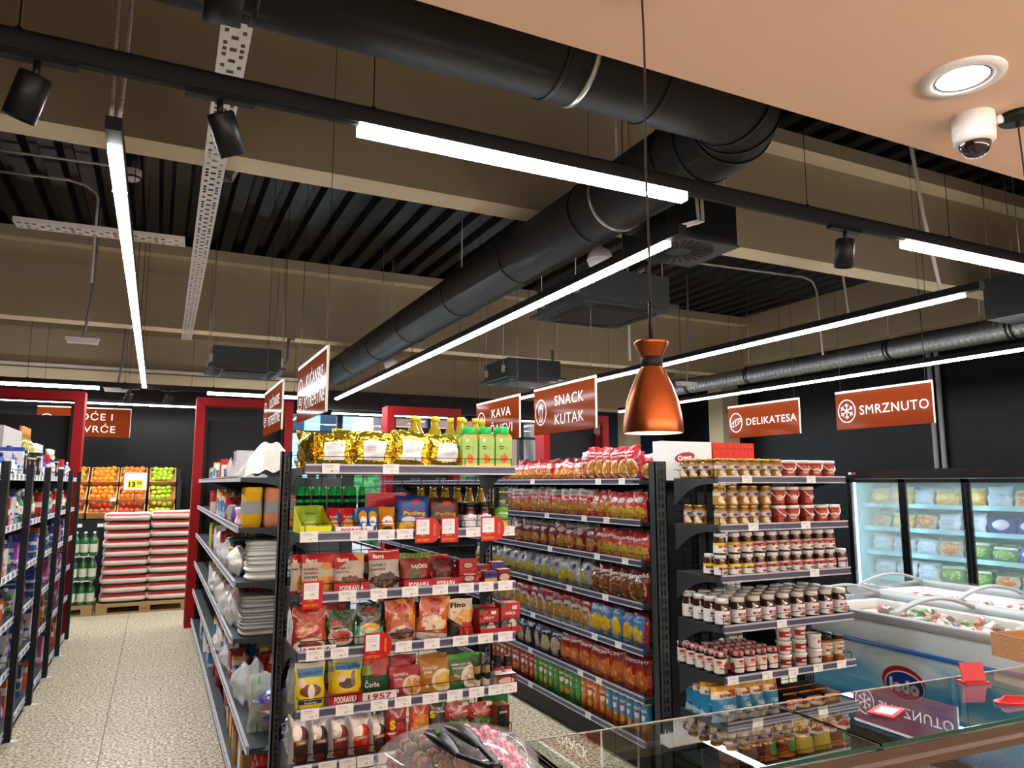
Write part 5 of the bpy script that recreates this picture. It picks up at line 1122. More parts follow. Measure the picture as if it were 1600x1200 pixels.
gm('s_darkred', '78101a', [('rect', 0, 1, .8, 1, 'a8a098'), ('ell', .45, .28, .4, .22, ('food', 'c08030', 'f4e0b0', 7)), ('ell', .5, .66, .3, .06, 'c8bcb0')], coat=.3)
gm('s_yelred', 'c8101a', [('ell', .5, .28, .42, .24, ('food', 'd8b02a', '7a5a1a', 9)), ('ell', .5, .72, .3, .1, 'e0d8cc')], coat=.3)
gm('s_kiki', 'c01018', [('ell', .5, .28, .46, .26, ('food', 'c8a03a', '6a3c1a', 6)), ('rect', 0, 1, .5, .6, 'c8321c')], coat=.3)
gm('s_silver', '8e8e90', [('ell', .35, .32, .36, .22, ('food', 'c8b41c', 'f0e878', 6)), ('diag', 1, .6, .95, 'b0b0b4'), ('ell', .7, .7, .15, .1, '4a4a90')], .3, .2, coat=.3)
gm('s_smoki', '70100f', [('ell', .5, .36, .42, .34, 'c8b890'), ('ell', .5, .36, .38, .31, ('food', '6a3a10', 'd8a040', 14))], coat=.3)
gm('s_chipw', 'c9c5be', [('rect', 0, 1, .68, 1, '9a1a22'), ('diag', .8, 1, 1.2, '9a1a22'), ('ell', .45, .34, .34, .24, ('food', 'b8842a', 'ecd088', 5))], coat=.3)
gm('s_chipb', '3f80c0', [('ell', .4, .34, .36, .28, ('food', 'd8b020', 'f4e468', 5)), ('rect', .84, 1, 0, 1, '9a1a22'), ('rect', 0, 1, .9, 1, '7a1420')], coat=.3)
gm('s_pop', '101c48', [('ell', .4, .36, .36, .3, ('food', 'b8a880', 'ece4cc', 9))], coat=.3)
gm('s_curl', '98180f', [('ell', .5, .3, .42, .28, ('food', 'c8641c', 'ecb060', 5)), ('rect', 0, 1, .9, 1, '5a1414')], coat=.3)
fl = lambda n, m_, w, h, t, txt=(), s=1: [pouch(n, 'snack bag', w, h, t, m_, txt, s+k, 'pillow', 1.5) for k in range(2)]
WH = [('SNACK', .5, .72, .06, W_, .5)]
rr = lambda a, b, n: [a+(b-a)*k/(n-1) for k in range(n)]
# order: first = nearest the camera
snackrow(0, rr(4.18, 4.78, 7), fl('snack_bag', 's_bigred', .155, .245, .07, [('CHIPSY', .4, .82, .05, W_, .6), ('CLASSIC', .4, .72, .04, W_, .4)], 1), 'large dark red snack bag on the top shelf, %s from the near end', .05)
snackrow(0, rr(4.92, 6.7, 17), fl('snack_bag', 's_smallred', .12, .15, .05, [('MIX', .5, .76, .07, K_)], 5), 'small red snack bag on the top shelf, %s beyond the large bags', .05)
snackrow(1, rr(4.12, 4.42, 4), fl('snack_bag', 's_yelred', .12, .19, .05, [('Mix', .5, .7, .08, W_)], 9), 'red nut bag at the near end of the second shelf, %s from the post', .05)
snackrow(1, rr(4.50, 4.72, 3), fl('snack_bag', 's_smallred', .14, .20, .05, (), 11), 'leaning red bag on the second shelf, %s from the near end', .05, tilt=(-.1, .35))
snackrow(1, rr(4.84, 6.8, 15), fl('snack_bag', 's_whitered', .15, .215, .07, [('Flips', .5, .62, .07, W_, .5)], 13), 'white-topped red snack bag, %s along the second shelf', .05)
snackrow(2, rr(4.11, 4.60, 6), fl('snack_bag', 's_kiki', .135, .20, .06, [('Kikiriki', .5, .74, .11, W_, .85, .1, .03)], 17), 'red peanut bag on the third shelf, %s from the near end', .05)
snackrow(2, rr(4.74, 6.8, 15), fl('snack_bag', 's_darkred', .15, .215, .07, [('Chips', .5, .6, .06, W_)], 21), 'dark red snack bag with grey top, %s along the third shelf', .05)
snackrow(3, rr(4.14, 4.66, 5), fl('snack_bag', 's_smoki', .17, .215, .08, [('Smoki', .5, .83, .13, W_, .9, .12, .05)], 25), 'brown peanut puff bag on the fourth shelf, %s from the near end', .05)
snackrow(3, rr(4.84, 6.8, 14), fl('snack_bag', 's_silver', .16, .215, .08, (), 29), 'silver bag with yellow snacks, %s along the fourth shelf', .05)
snackrow(4, rr(4.14, 4.66, 5), fl('snack_bag', 's_chipb', .15, .235, .08, [('Chips', .4, .76, .07, W_, .5)], 33), 'blue chips bag with yellow chips on the fifth shelf, %s from the near end', .05)
snackrow(4, rr(4.80, 6.8, 15), fl('snack_bag', 's_chipw', .155, .235, .08, [('chips', .4, .55, .06, K_, .5)], 37), 'white and dark red chips bag, %s along the fifth shelf', .05)
snackrow(5, rr(4.14, 5.10, 8), fl('snack_bag', 's_curl', .16, .245, .08, [('Chipsy', .5, .78, .09, W_, .8, .1, .03)], 41), 'brown red crisps bag on the sixth shelf, %s from the near end', .05)
snackrow(5, rr(5.28, 6.8, 11), fl('snack_bag', 's_pop', .145, .215, .07, [('pops', .5, .8, .1, W_, .55)], 45), 'navy popcorn bag, %s along the sixth shelf', .05)
for tier in range(7):   # second row of bags deeper on the shelf, one look per shelf
    mm = ('s_bigred', 's_whitered', 's_darkred', 's_silver', 's_chipw', 's_curl', None)[tier]
    if mm is None: continue
    snackrow(tier, rr(4.2, 6.2, 11), fl('snack_bag', mm, .15, .20, .07, (), 60+tier), 'bag in the back row of the %s snack shelf, %%s from near end' % ORD[tier+1], .2)
for c, top in (('red', 'b01820'), ('green', '3f9a38'), ('orange', 'dd7a1c'), ('blue', '2a8ac0')):
    gm('tube_'+c, top, [('rect', 0, 1, 0, .42, {'red': 'b01820', 'green': '4aa53c', 'orange': 'd8641a', 'blue': 'd8741c'}[c]), ('ell', .75, .62, .10, .09, 'e8e4dc'), ('ell', .75, .72, .09, .03, '9a1a1c'), ('ell', .75, .3, .11, .12, ('food', 'd8a028', 'f0d880', 6))], coat=.3)
mat('blue_lid', '1d3a6e', .4)
can = {c: tube_can('crisp_tube', .0375, .235, 'tube_'+c, {'red': 'blue_lid', 'green': 'blue_lid', 'orange': 'yellow_cap', 'blue': 'white_plastic'}[c], 'PRINGLES') for c in ('red', 'green', 'orange', 'blue')}
Ys = rr(4.09, 6.75, 33)
for k, Y in enumerate(Ys):
    c = 'blue' if k < 6 else 'orange' if k < 10 else 'green' if k < 19 else 'red'; n0 = {'blue': 0, 'orange': 6, 'green': 10, 'red': 19}[c]
    place(can[c], (2.935, Y, TS[6]+.0285), -pi/2+random.uniform(-.5, .5), 'tall %s crisp tube on bottom snack shelf, %s of its colour from near end' % ({'blue': 'blue-topped orange'}.get(c, c), ORD[k-n0+1]))
# on top at the near end: printed white carton and six red boxes
yq = 3.70; xa_, xb_ = onY(1034, 715, yq).x, onY(1112, 715, yq).x; zt = onY(1075, 690, yq).z; xm = (xa_+xb_)/2; k_ = (xb_-xa_)/.425
b = MB(); b.box(xa_, xb_, yq, yq+.09, 1.838, zt, 0)
fnc = lambda X, Y: (xm-.02+X*k_, yq-.0015, zt-.10+Y*k_)
EL = lambda rx, rz, dq: [(p[0], p[1]-dq, p[2]) for p in [fnc(rx*cos(a), rz*sin(a)+.012*cos(a)) for a in [2*pi*k/28 for k in range(28)]]]
b.poly(EL(.085, .034, 0), 3); b.poly(EL(.079, .029, .0006), 1)
b.text('Croco', lambda X, Y: (fnc(X, Y)[0], yq-.003, fnc(X, Y)[2]), 2, .032, (.0, .0), .12, .1, .05)
tag(b.build('carton_box', ['white_card', 'print_red', 'print_white', 'print_blue']), 'white cardboard carton with red oval logo above the jars', 'box')
mat('box_scarlet', 'd32f16', .5)
xr0, xr1 = onY(1113, 700, yq).x+.004, onY(1178, 700, yq).x; wr_ = (xr1-xr0)/6
for k in range(6): o = MB().box(-wr_/2+.001, wr_/2-.001, 0, .2, 0, zt-1.838).box(-.018, -.012, -.0006, 0, .2, .21, 1).box(.0, .012, -.0006, 0, .2, .21, 1); tag(o.build('red_box', ['box_scarlet', 'print_dark_red'], None, (xr0+wr_*(k+.5), yq, 1.838), 0), 'tall scarlet box above the gold jars, %s from left' % ORD[k+1], 'box')
for k in range(8): place(pouch('snack_bag', 'snack bag', .15, .2, .07, 's_bigred', seed=200+k), (3.62, 4.25+.14*k, 1.729), pi/2, 'red bag on top of the run facing the freezers, %s' % ORD[k+1])
b = MB(); b.box(xa_-.01, 3.75, 3.66, 4.0, 1.82, 1.837); b.box(3.0, 3.03, 3.68, 3.98, 0, 1.82); b.box(3.66, 3.69, 3.68, 3.98, 0, 1.82); tag(b.build('back_shelf', 'black_metal'), 'black shelf behind the spread display carrying the white carton', 'shelf')

# ================================================================== HOUSEHOLD RUN (faces -X, front X = .50)
def on1(Y, tier, dx=.08): return (.50+dx, Y, TH[tier]+.0285)
def soft_block(name, cat, w, d, h, m, seed=0, bulge=.06, folds=0, mats=None, band=None):
    """folded textile: rounded block with soft bulges"""
    r = random.Random(seed); ph = [r.uniform(0, 6) for _ in range(6)]; b = MB()
    def fn(u, v):
        a = 2*pi*u; e = 5.; cu = cos(a); su = sin(a); q = (abs(cu)**e+abs(su)**e)**(-1/e)
        vz = v*h; sh = (1-abs(2*v-1)**8)**.5*.10+.90; sh *= 1+bulge*sin(3*a+ph[0])*sin(pi*v)+.03*sin(9*v+ph[1])
        if folds: sh *= 1+.05*abs(sin(pi*v*folds))
        return (w/2*cu*q*sh, d/2*su*q*sh, vz)
    b.grid(fn, 36, 20, 0, uvf=lambda u, v: (u, v)); n = len(b.v)
    b.face(range(n-37, n), 0); 
    if band:
        b2 = len(b.v); b.grid(lambda u, v: tuple(Vector(fn(u, .36+.3*v))*1.012) if True else 0, 36, 2, 1)
        for i in range(b2, len(b.v)): b.v[i].z = h*(.34+.32*((i-b2)//37)/2)
    return (name, cat, [(name, b.mesh(name, [m]+([band] if band else [])))])
tw = lambda m_, s, bd=None: soft_block('blanket', 'blanket', .125, .2, .265, m_, s, .03, band=bd)
place(tw('yellow_cloth', 1, 'grey_band'), on1(5.29, 1, .09), 0, 'folded yellow fleece blanket with grey paper band')
place(tw('peach_cloth', 2, 'grey_band'), on1(5.29, 1, .225), 0, 'folded peach fleece blanket with grey paper band beside the yellow one')
place(tw('peach_cloth', 3, 'grey_band'), on1(5.29, 1, .355), 0, 'second peach fleece blanket right of the first, behind the post')
for k in range(5): place(soft_block('towel', 'towel', .30, .22, .052, 'white_cloth', 5+k, .03), (.50+.22, 5.32, TH[2]+.029+.052*k), .05*(k % 3), 'folded white towel, %s from the bottom of the pile' % ORD[k+1])
place(soft_block('black_bag', 'bag', .2, .24, .22, 'black_cloth', 12, .2), on1(5.75, 2, .14), .3, 'crumpled black plastic bag beside the white towels')
for k in range(7): place(soft_block('folded_sheet', 'folded cloth', .30, .25, .036, 'grey_cloth', 20+k, .02), (.50+.2, 5.32, TH[3]+.029+.036*k), .03*(k % 2), 'folded light grey cloth in plastic, %s from the bottom' % ORD[k+1])
place(pouch('plastic_bag', 'plastic bag', .24, .26, .1, 'film', seed=31, style='pillow', wr=2.2), on1(5.55, 3, .06), -pi/2, 'crinkled clear plastic bag in front of the grey cloths')
place(pouch('plastic_bag', 'plastic bag', .26, .3, .1, 'film', seed=32, style='pillow', wr=2.2), on1(5.9, 3, .08), -pi/2, 'second crinkled clear plastic bag farther along the grey cloth shelf')
# white bag under film on top
S = []
b = MB()
def heap(u, v):
    a = pi*v; L = .95; x = .55+.42*(1-cos(a))/2*1.0; hh = (.235*min(1, (1-u)*1.25+.05)**.7)*max(0, sin(a))**.55*min(1, .02+u*9)**.45
    return (.53+.36*v, 5.20+L*u, 1.8585+.012*2*0+hh*(1+.08*sin(9*u+3*v))+.012*sin(22*v+6*u)*sin(a))
b.grid(heap, 26, 30, 0); mat('white_bag', 'dedbd2', .3, coat=.5, bump=(18, .8, .02)); tag(b.build('linen_bag', 'white_bag'), 'large clear-wrapped white linen bag on the top shelf beside the gold bags', 'bag')
place(carton('storage_box', 'storage box', .26, .24, .13, 'film'), (.70, 6.55, 1.8585), 0, 'clear plastic storage box on the top shelf behind the linen bag')
place(carton('storage_box', 'storage box', .24, .24, .10, 'film'), (.70, 6.55, 1.989), 0, 'smaller clear plastic box stacked on the storage box')
gm('book_red', 'b01820', [('rect', .2, .8, .3, .4, 'e8e0d8')]); gm('box_cup', 'd0c4b8', [('rect', 0, 1, .6, 1, 'a01c24')])
def shelfful(rowname, place_fn, tier, Y0, Y1, pal, lab, hmax=.24, seed=0, dep=.07, rz=-pi/2):
    r = random.Random(seed); Y = Y0; k = 1
    while Y < Y1 and k <= 20:
        kind, m_, desc = pal[r.randrange(len(pal))]; w = r.uniform(.06, .12); h = r.uniform(.6, 1)*hmax; key = (kind, m_, round(w, 2), round(h, 2))
        if kind == 'box': tp = carton('goods_box', 'box', w, .10, h, m_, m_)
        elif kind == 'bag': tp = pouch('goods_bag', 'bag', w*1.2, h, .06, m_, seed=r.randrange(99), wr=1.5)
        elif kind == 'bottle': w *= .75; tp = bottle('goods_bottle', w/2, h, m_, pal[0][1] if 0 else 'white_plastic', None, .4, .12)
        elif kind == 'bottle_c': w *= .75; tp = bottle('goods_bottle', w/2, h, m_, 'blue_lid', 'white_card', .4, .12)
        elif kind == 'cup': tp = tub('goods_cup', 'cup', w/2, h*.6, m_, m_)
        w2 = w*(1.2 if kind == 'bag' else 1.)
        place(tp, place_fn(Y+w2/2, tier, dep+r.uniform(0, .03)), rz+r.uniform(-.1, .1), '%s, %s from near end %s' % (desc, ORD[k], lab))
        Y += w2+.012; k += 1
PH = [('box', 'book_red', 'red printed box'), ('box', 'box_cup', 'white and red box'), ('bag', 'film', 'clear plastic bag'), ('box', 'white_card', 'white box'), ('bag', 'silver_foil', 'silvery bag'), ('box', 'p_salt', 'blue and white box'), ('bag', 's_whitered', 'white and red bag'), ('cup', 'grey_plastic', 'grey plastic cup')]
mat('teal_plastic', '1d6f70', .4); mat('lime_plastic', 'b8d43a', .4); mat('pink_cloth', 'd895a8', .9); mat('purple_cloth', '6a3a8a', .8); mat('red_plastic', 'b8141c', .35, coat=.3)
shelfful('r', on1, 0, 6.85, 10.2, PH, 'of the top household shelf', .2, 1)
for Y, m_, c, s in ((5.52, 'pink_cloth', 'pink cloth bundle', 1), (5.68, 'white_cloth', 'white sock bundle', 2), (5.82, 'purple_cloth', 'purple cloth bundle', 3), (6.35, 'grey_cloth', 'grey cloth bundle', 4)):
    place(soft_block('cloth_bundle', 'cloth', .14, .13, .12, m_, 40+s, .15), on1(Y, 1, .10), .3*s, c+' on the second household shelf')
place(pouch('yoga_roll', 'mat', .12, .27, .1, 'lime_plastic', seed=3, style='pillow'), on1(6.05, 1, .12), -pi/2, 'lime green rolled mat leaning on the second shelf', tilt=(-.1, .5))
place(pouch('yoga_roll', 'mat', .10, .25, .08, 'pink_cloth', seed=4, style='pillow'), on1(6.25, 1, .16), -pi/2, 'dusty pink rolled mat leaning behind the lime one', tilt=(-.1, .45))
shelfful('r', on1, 1, 6.5, 10.2, PH, 'of the second household shelf', .24, 2)
place(tub('food_container', 'container', .085, .16, 'film', 'yellow_cap'), on1(6.1, 2, .12), 0, 'clear container with a yellow lid on the third household shelf')
place(tub('food_container', 'container', .09, .06, 'teal_plastic', 'teal_plastic'), (.62, 6.12, TH[2]+.1895), 0, 'teal bowl stacked on the yellow-lidded container')
shelfful('r', on1, 2, 6.35, 10.2, PH+[('box', 'lime_plastic', 'lime green box')], 'of the third household shelf', .24, 3)
shelfful('r', on1, 3, 6.2, 10.2, PH, 'of the fourth household shelf', .24, 4)
# near bay: fifth shelf and base
mat('straw_green', '2aa53a', .3); mat('straw_grey', 'a8aab4', .3); mat('brush', 'b88a3a', .9, bump=(120, .9))
t = empty('straw_pack', (.60, 4.36, TH[4]+.029), 'tall clear pack of green and grey straws on the fifth household shelf', 'straws')
b = MB(); rs = random.Random(5)
for k in range(26): x, y = -.07+.0055*k, rs.uniform(-.02, .02); b.tube([(x, y, .0), (x+.002, y, .29)], .0035, 5, 0 if k < 11 else 1)
b.build('straws', ['straw_green', 'straw_grey'], t)
b = MB(); b.grid(surf(.17, .30, .07, 2, 'pillow', 1.), 10, 10); b.grid(lambda u, v: surf(.17, .30, .07, 2, 'pillow', 1.)(u, v, -1), 10, 10, flip=True); b.build('clear_wrapper', 'film', t)
gm('p_wipes', '4a2f86', [('diag', 1, 1, 1.5, 'e4d44a'), ('ell', .5, .5, .34, .16, 'e4dff0'), ('diag', -1, 1, .5, '5ac0e0')], coat=.4); gm('p_wipes2', 'e0b8c8', [('diag', 1, 1, 1.1, 'b8d43a'), ('diag', -1, 1, .35, '3a9ad0')], coat=.4)
for k in range(5): place(pouch('cloth_pack', 'pack', .22, .15, .05, ('p_wipes', 'p_wipes2')[k % 2 if k > 2 else 0], [('Vileda' if 0 else 'mikro', .5, .5, .12, W_, .5)], 60+k, 'pillow', 1.5), (.60, 4.14+.012*k, TH[4]+.03+.045*k), -pi/2+.3*k-.4, '%s cleaning cloth pack, %s from the bottom of the pile' % ('purple' if k < 3 else 'bright', ORD[k+1]), tilt=(-pi/2*.8, 0))
place(pouch('clear_bag', 'plastic bag', .25, .3, .12, 'film', seed=33, style='pillow', wr=2.2), on1(4.75, 4, .1), -pi/2, 'crinkled clear bag behind the straws on the fifth shelf')
for k in range(3): place(bottle('brush', .03, .22, 'brush', 'shade_white', None, .6, .3), on1(4.62+.09*k, 4, .09), 0, 'bristle brush standing on the fifth shelf, %s from the near end' % ORD[k+1], tilt=(.1, .3))
shelfful('r', on1, 4, 5.2, 10.2, PH+[('cup', 'red_plastic', 'red plastic cup')], 'of the fifth household shelf beyond the brushes', .24, 5)
rp = tub('red_pot', 'pot', .085, .2, 'red_plastic', 'red_plastic')
for k, Y in enumerate((6.0, 6.9, 7.3)): place(rp, (.62, Y, TH[5]+.029), 0, 'red plastic bucket on the base household shelf, %s from the near end' % ORD[k+1])
gm('spray', 'a01018', [('rect', 0, 1, .1, .4, 'e0c02a'), ('rect', 0, 1, .2, .3, '1c3a8a')], coat=.4)
for k in range(5): place(bottle('spray_can', .033, .30, 'spray', 'red_plastic', None, .8, .2), (.58+.075*(k % 2), 4.2+.085*(k//2), TH[5]+.029), 0, 'red spray can on the base shelf at the near end, %s' % ORD[k+1])
shelfful('r', on1, 5, 4.55, 5.85, [('box', 'cardboard', 'brown cardboard box'), ('cup', 'white_plastic', 'white plastic cup'), ('box', 'p_teabox', 'orange box'), ('box', 'white_card', 'white box')], 'of the base household shelf', .26, 6)
shelfful('r', on1, 5, 7.6, 10.2, PH, 'of the base shelf beyond the red buckets', .26, 7)

for k, (Y, ti_, m_) in enumerate(((5.62, 2, 'white_bag'), (6.35, 2, 'film'), (5.75, 3, 'white_bag'), (6.15, 3, 'film'), (6.5, 3, 'white_bag'), (6.9, 3, 'film'), (5.9, 4, 'film'), (6.4, 4, 'white_bag'), (7.0, 2, 'white_bag'), (7.4, 3, 'white_bag'), (4.95, 4, 'film'))):
    place(pouch('plastic_bag', 'plastic bag', .22, .20+.03*(k % 3), .13, m_, seed=400+k, style='pillow', wr=2.6), on1(Y, ti_, .035), -pi/2+random.uniform(-.3, .3), '%s plastic bag bulging over the front edge, %s household shelf, %s of the bags' % (('white', 'clear')[m_ == 'film'], ORD[ti_+1], ORD[k+1]), tilt=(-.15, random.uniform(-.3, .3)))
for ti_, (h_, y0_, l_) in enumerate(((.16, 6.85, 'top'), (.2, 5.6, 'second'), (.22, 6.0, 'third'), (.24, 6.0, 'fourth'), (.24, 5.2, 'fifth'))):
    shelfful('r', on1, ti_, y0_, 9.0, PH, 'in the %s household shelf back row' % l_, h_, 40+ti_, .25)
shelfful('r', on1, 3, 5.62, 6.1, [('bag', 'silver_foil', 'silvery bag'), ('box', 'white_card', 'white box')], 'before the clear bags, fourth household shelf', .2, 51, .06) if 0 else None
shelfful('r', on1, 2, 5.95, 6.05, [('bag', 'film', 'clear plastic bag')], 'on the third household shelf by the container', .2, 52, .09)
# ================================================================== TOILETRIES RUN (faces +X, front X = -.87)
def onL(Y, tier, dep): return (-.87-dep, Y, TL[tier]+.0285)
gm('l_blue', '2a4aa0', [('rect', 0, 1, .5, .62, 'e4e4e8'), ('rect', 0, 1, .2, .26, 'c8b83a')]); gm('l_white', 'd8d8da', [('rect', 0, 1, .86, 1, '1c3f9c'), ('rect', .1, .9, .3, .38, '2a4aa0'), ('ell', .5, .6, .2, .06, 'c83a3a')])
gm('l_black', '1a1718', [('ell', .5, .5, .3, .2, 'c8a898'), ('rect', 0, 1, .8, .86, 'd8d0c8')]); gm('l_green', '3a8a4a', [('rect', 0, 1, .3, .6, 'd8e0c8'), ('ell', .5, .45, .2, .1, 'd8682a')])
gm('l_pink', 'c85aa8', [('rect', 0, 1, .1, .3, 'e8c8e0')]); gm('l_yellow', 'e0b838', [('ell', .5, .5, .34, .2, 'e8e4d8'), ('rect', 0, 1, 0, .2, '2a4a9a')]); gm('l_purple', '5c3c90', [('ell', .5, .4, .3, .2, 'd8c8e8')]); gm('l_red', 'c01c28', [('rect', 0, 1, .4, .6, 'e8e4e0')]); gm('l_teal', '8ab8b0', [('rect', 0, 1, .2, .5, 'e4e8e4')]); gm('l_orange', 'd8681c', [('rect', 0, 1, .6, .8, 'ece4d0')])
PLL = [('box', 'l_white', 'white and blue box'), ('box', 'l_black', 'black box with portrait print'), ('bottle', 'l_green', 'green bottle'), ('bottle_c', 'l_blue', 'blue-capped bottle'), ('bag', 'l_white', 'white pouch'), ('bottle', 'l_yellow', 'yellow bottle'), ('box', 'l_red', 'red box'), ('bag', 'l_green', 'green pouch'), ('bottle', 'l_white', 'white bottle'), ('bottle', 'l_teal', 'pale teal bottle'), ('bottle', 'l_purple', 'purple bottle')]
PLW = [('box', 'l_blue', 'blue pack'), ('box', 'l_pink', 'pink box'), ('box', 'l_white', 'white box'), ('bag', 'l_purple', 'purple pouch'), ('bottle', 'l_red', 'red bottle'), ('bottle_c', 'l_teal', 'teal bottle with blue cap'), ('box', 'l_orange', 'orange box'), ('bag', 'l_blue', 'blue pouch'), ('bottle', 'l_green', 'green bottle')]
for bi in range(6):
    for ti in range(6):
        pal = PLL if ti < 2 else PLW
        a, c = yl[bi]+.04, yl[bi+1]-.05
        if bi == 0: a = 5.0
        shelfful('l', onL, ti, a, c-.06, pal, 'of %s tier, %s toiletries bay' % (('top', 'second', 'third', 'fourth', 'fifth', 'base')[ti], ORD[bi+1]), (.22, .25, .24, .26, .3, .3)[ti], 100+bi*7+ti, .07, pi/2)
# raised goods on the top tier
place(carton('grey_carton', 'box', .80, .14, .37, 'grey_cloth'), (-1.09, 6.78, TL[0]+.029), pi/2, 'large light grey box standing behind the toiletries on top')
for k in range(4): place(bottle('wine_bottle', .05, .44, 'oil', 'peach_cloth', 'l_purple', .35, .22), (-1.07, 7.5+.12*k, TL[0]+.029), 0, 'tall yellow bottle with dark label on the top tier, %s from near end' % ORD[k+1])
for k in range(4): place(bottle('cleaner_bottle', .05, .33, 'l_yellow', 'white_plastic', 'l_blue', .5, .2), (-1.08, 8.3+.14*k, TL[0]+.029), 0, 'yellow cleaner bottle on the top tier behind, %s from near end' % ORD[k+1])
for k in range(3): place(bottle('cleaner_bottle', .045, .31, 'l_orange', 'white_plastic', None, .5, .2), (-1.05, 9.1+.16*k, TL[0]+.029), 0, 'orange cleaner bottle near the red frame, %s from near end' % ORD[k+1])

# ================================================================== FRUIT STAND
t = empty('fruit_stand', (-.5, 12.78, 0), 'dark tiered fruit stand at the end of the left aisle', 'display stand')
b = MB(); b.box(-1.4, .86, .0, .76, 0, 1.28); b.box(-1.4, .86, .76, .80, 0, 2.06); b.box(.80, .86, .1, .76, 1.28, 1.9); b.build('stand_body', 'black_matte', t)
of = [('orange', 'fruit', [('orange', None)])]
def sph(name, r, m, flat=1.): b = MB(); b.lathe([(max(r*sin(pi*k/8), .0008), -r*cos(pi*k/8)*flat) for k in range(9)], 12); return (name, 'fruit', [(name, b.mesh(name, [m]))])
ORNG = sph('orange', .044, 'orange_skin'); APL = sph('apple', .042, 'apple_skin', .9); mat('peach_skin', 'c8402a', .6); PCH = sph('peach', .038, 'peach_skin')
fr = random.Random(11)
def crate(xc, w, y, z, h, tilt, fruit, nm, where, rows, cols, ins=True):
    R = Matrix.Translation((xc, y, z)) @ Matrix.Rotation(tilt, 4, 'X')
    o = D.objects.new('fruit_crate', None)
    b = MB(); d = .30; q = .012; hh = .10
    b.box(-w/2, w/2, 0, d, 0, q); b.box(-w/2, w/2, 0, q, 0, hh); b.box(-w/2, w/2, d-q, d, 0, hh); b.box(-w/2, -w/2+q, 0, d, 0, hh); b.box(w/2-q, w/2, 0, d, 0, hh)
    D.objects.remove(o); o = b.build('fruit_crate', 'crate_wood'); o.matrix_world = R
    tag(o, 'thin wooden crate of %s, %s of the fruit stand' % (nm, where), 'crate')
    for j in range(rows):
        for i in range(cols):
            off = .5*(j % 2); p = Vector((-w/2+.055+(w-.11)*(i+off*.6)/(cols-.4), .05+(d-.1)*j/(rows-1), hh+.0+fr.uniform(-.008, .022)))
            place(fruit, R @ p, fr.uniform(0, 3), '%s in the %s crate' % ({'oranges': 'bright orange', 'apples': 'yellow green apple', 'peaches': 'red peach'}[nm], where), 'fruit', '%s in the %s crate' % (nm, where))
cx = [(-1.04, .42, 'first'), (-.76+.03, .40, 'second'), (-.32, .40, 'third'), (.10, .40, 'fourth')]
cx = [(-1.15, .40, 'first'), (-.73, .38, 'second'), (-.33, .38, 'third'), (.09, .38, 'fourth')]
for (x, w_, o_) in cx:
    ap = o_ == 'fourth'
    crate(x, w_, 13.18, 1.78, .1, radians(48), APL if ap else ORNG, 'apples' if ap else 'oranges', 'upper row %s from left' % o_, 4, 4)
    crate(x, w_, 12.97, 1.50, .1, radians(40), APL if ap else ORNG, 'apples' if ap else 'oranges', 'middle row %s from left' % o_, 3, 4)
    crate(x, w_, 12.78, 1.29, .1, radians(28), APL if ap else PCH, 'apples' if ap else 'peaches', 'lower row %s from left' % o_, 2, 4)
# price board
t = empty('price_board', (-.29, 12.70, 1.30), 'white price board reading 13 50 standing before the oranges', 'price sign')
b = MB(); b.box(-.155, .155, 0, .012, .42, .68, 0); b.box(-.165, .165, .002, .010, .41, .69, 3); b.box(-.10, .10, -.001, 0, .44, .57, 1)
b.text('13', lambda X, Y: (X, -.002, Y), 2, .075, (-.045, .505), None, 0, .05); b.text('50', lambda X, Y: (X, -.002, Y), 2, .045, (.055, .525), None, 0, .03); b.text('voće iz uvoza', lambda X, Y: (X, -.002, Y), 4, .018, (0, .63))
b.build('board', ['white_card', 'print_yellow', 'print_black', 'red_plastic', 'rail_tag_grey'], t)
b = MB(); b.tube([(0, .006, -.0), (0, .006, .42)], .008, 6); b.box(-.05, .05, 0, .12, -.012, -.002); b.build('stand_pole', 'black_metal', t)
for k, (x, z) in enumerate([(-.58, 1.55), (.15, 1.36), (-1.0, 1.17), (-.72, 1.17), (-.18, 1.17)]): tag(MB().box(-.04, .04, 0, .003, 0, .05).build('price_card', 'white_card', None, (x, 12.765, z)), 'small white price card on the fruit stand, %s of five' % ORD[k+1], 'price card')

# pallets and sacks
def pallet(x0, x1, y, lab):
    t = empty('pallet', ((x0+x1)/2, y, 0), lab, 'pallet', None); w = (x1-x0)/2; b = MB()
    for k in range(7): yy = .0+.113*k; b.box(-w, w, yy, yy+.09, .122, .144)
    b.build('deck_boards', 'pallet_wood', t)
    b = MB()
    for yy in (.0, .36, .70):
        for x in (-w, -.07, w-.14): b.box(x, x+.14, yy, yy+.1, .022, .1)
        b.box(-w, w, yy, yy+.1, 0, .022); b.box(-w, w, yy, yy+.1, .1, .122)
    b.build('blocks', 'pallet_wood', t)
    b = MB(); b.text('EPAL', lambda X, Y: (X, -.001, Y), 0, .03, (0, .06)); b.build('stamp', 'print_black', t)
pallet(-.66, .56, 11.95, 'wooden pallet under the two stacks of white sacks'); pallet(-1.75, -.70, 11.95, 'wooden pallet under the green water bottles')
gm('sack', 'd4cabc', [('rect', 0, 1, .66, .92, 'c8251c')], bump=.5); mat('sack_red', 'c8281e', .4); mat('sack_white', 'e8e2da', .4, bump=(14, .5, .02))
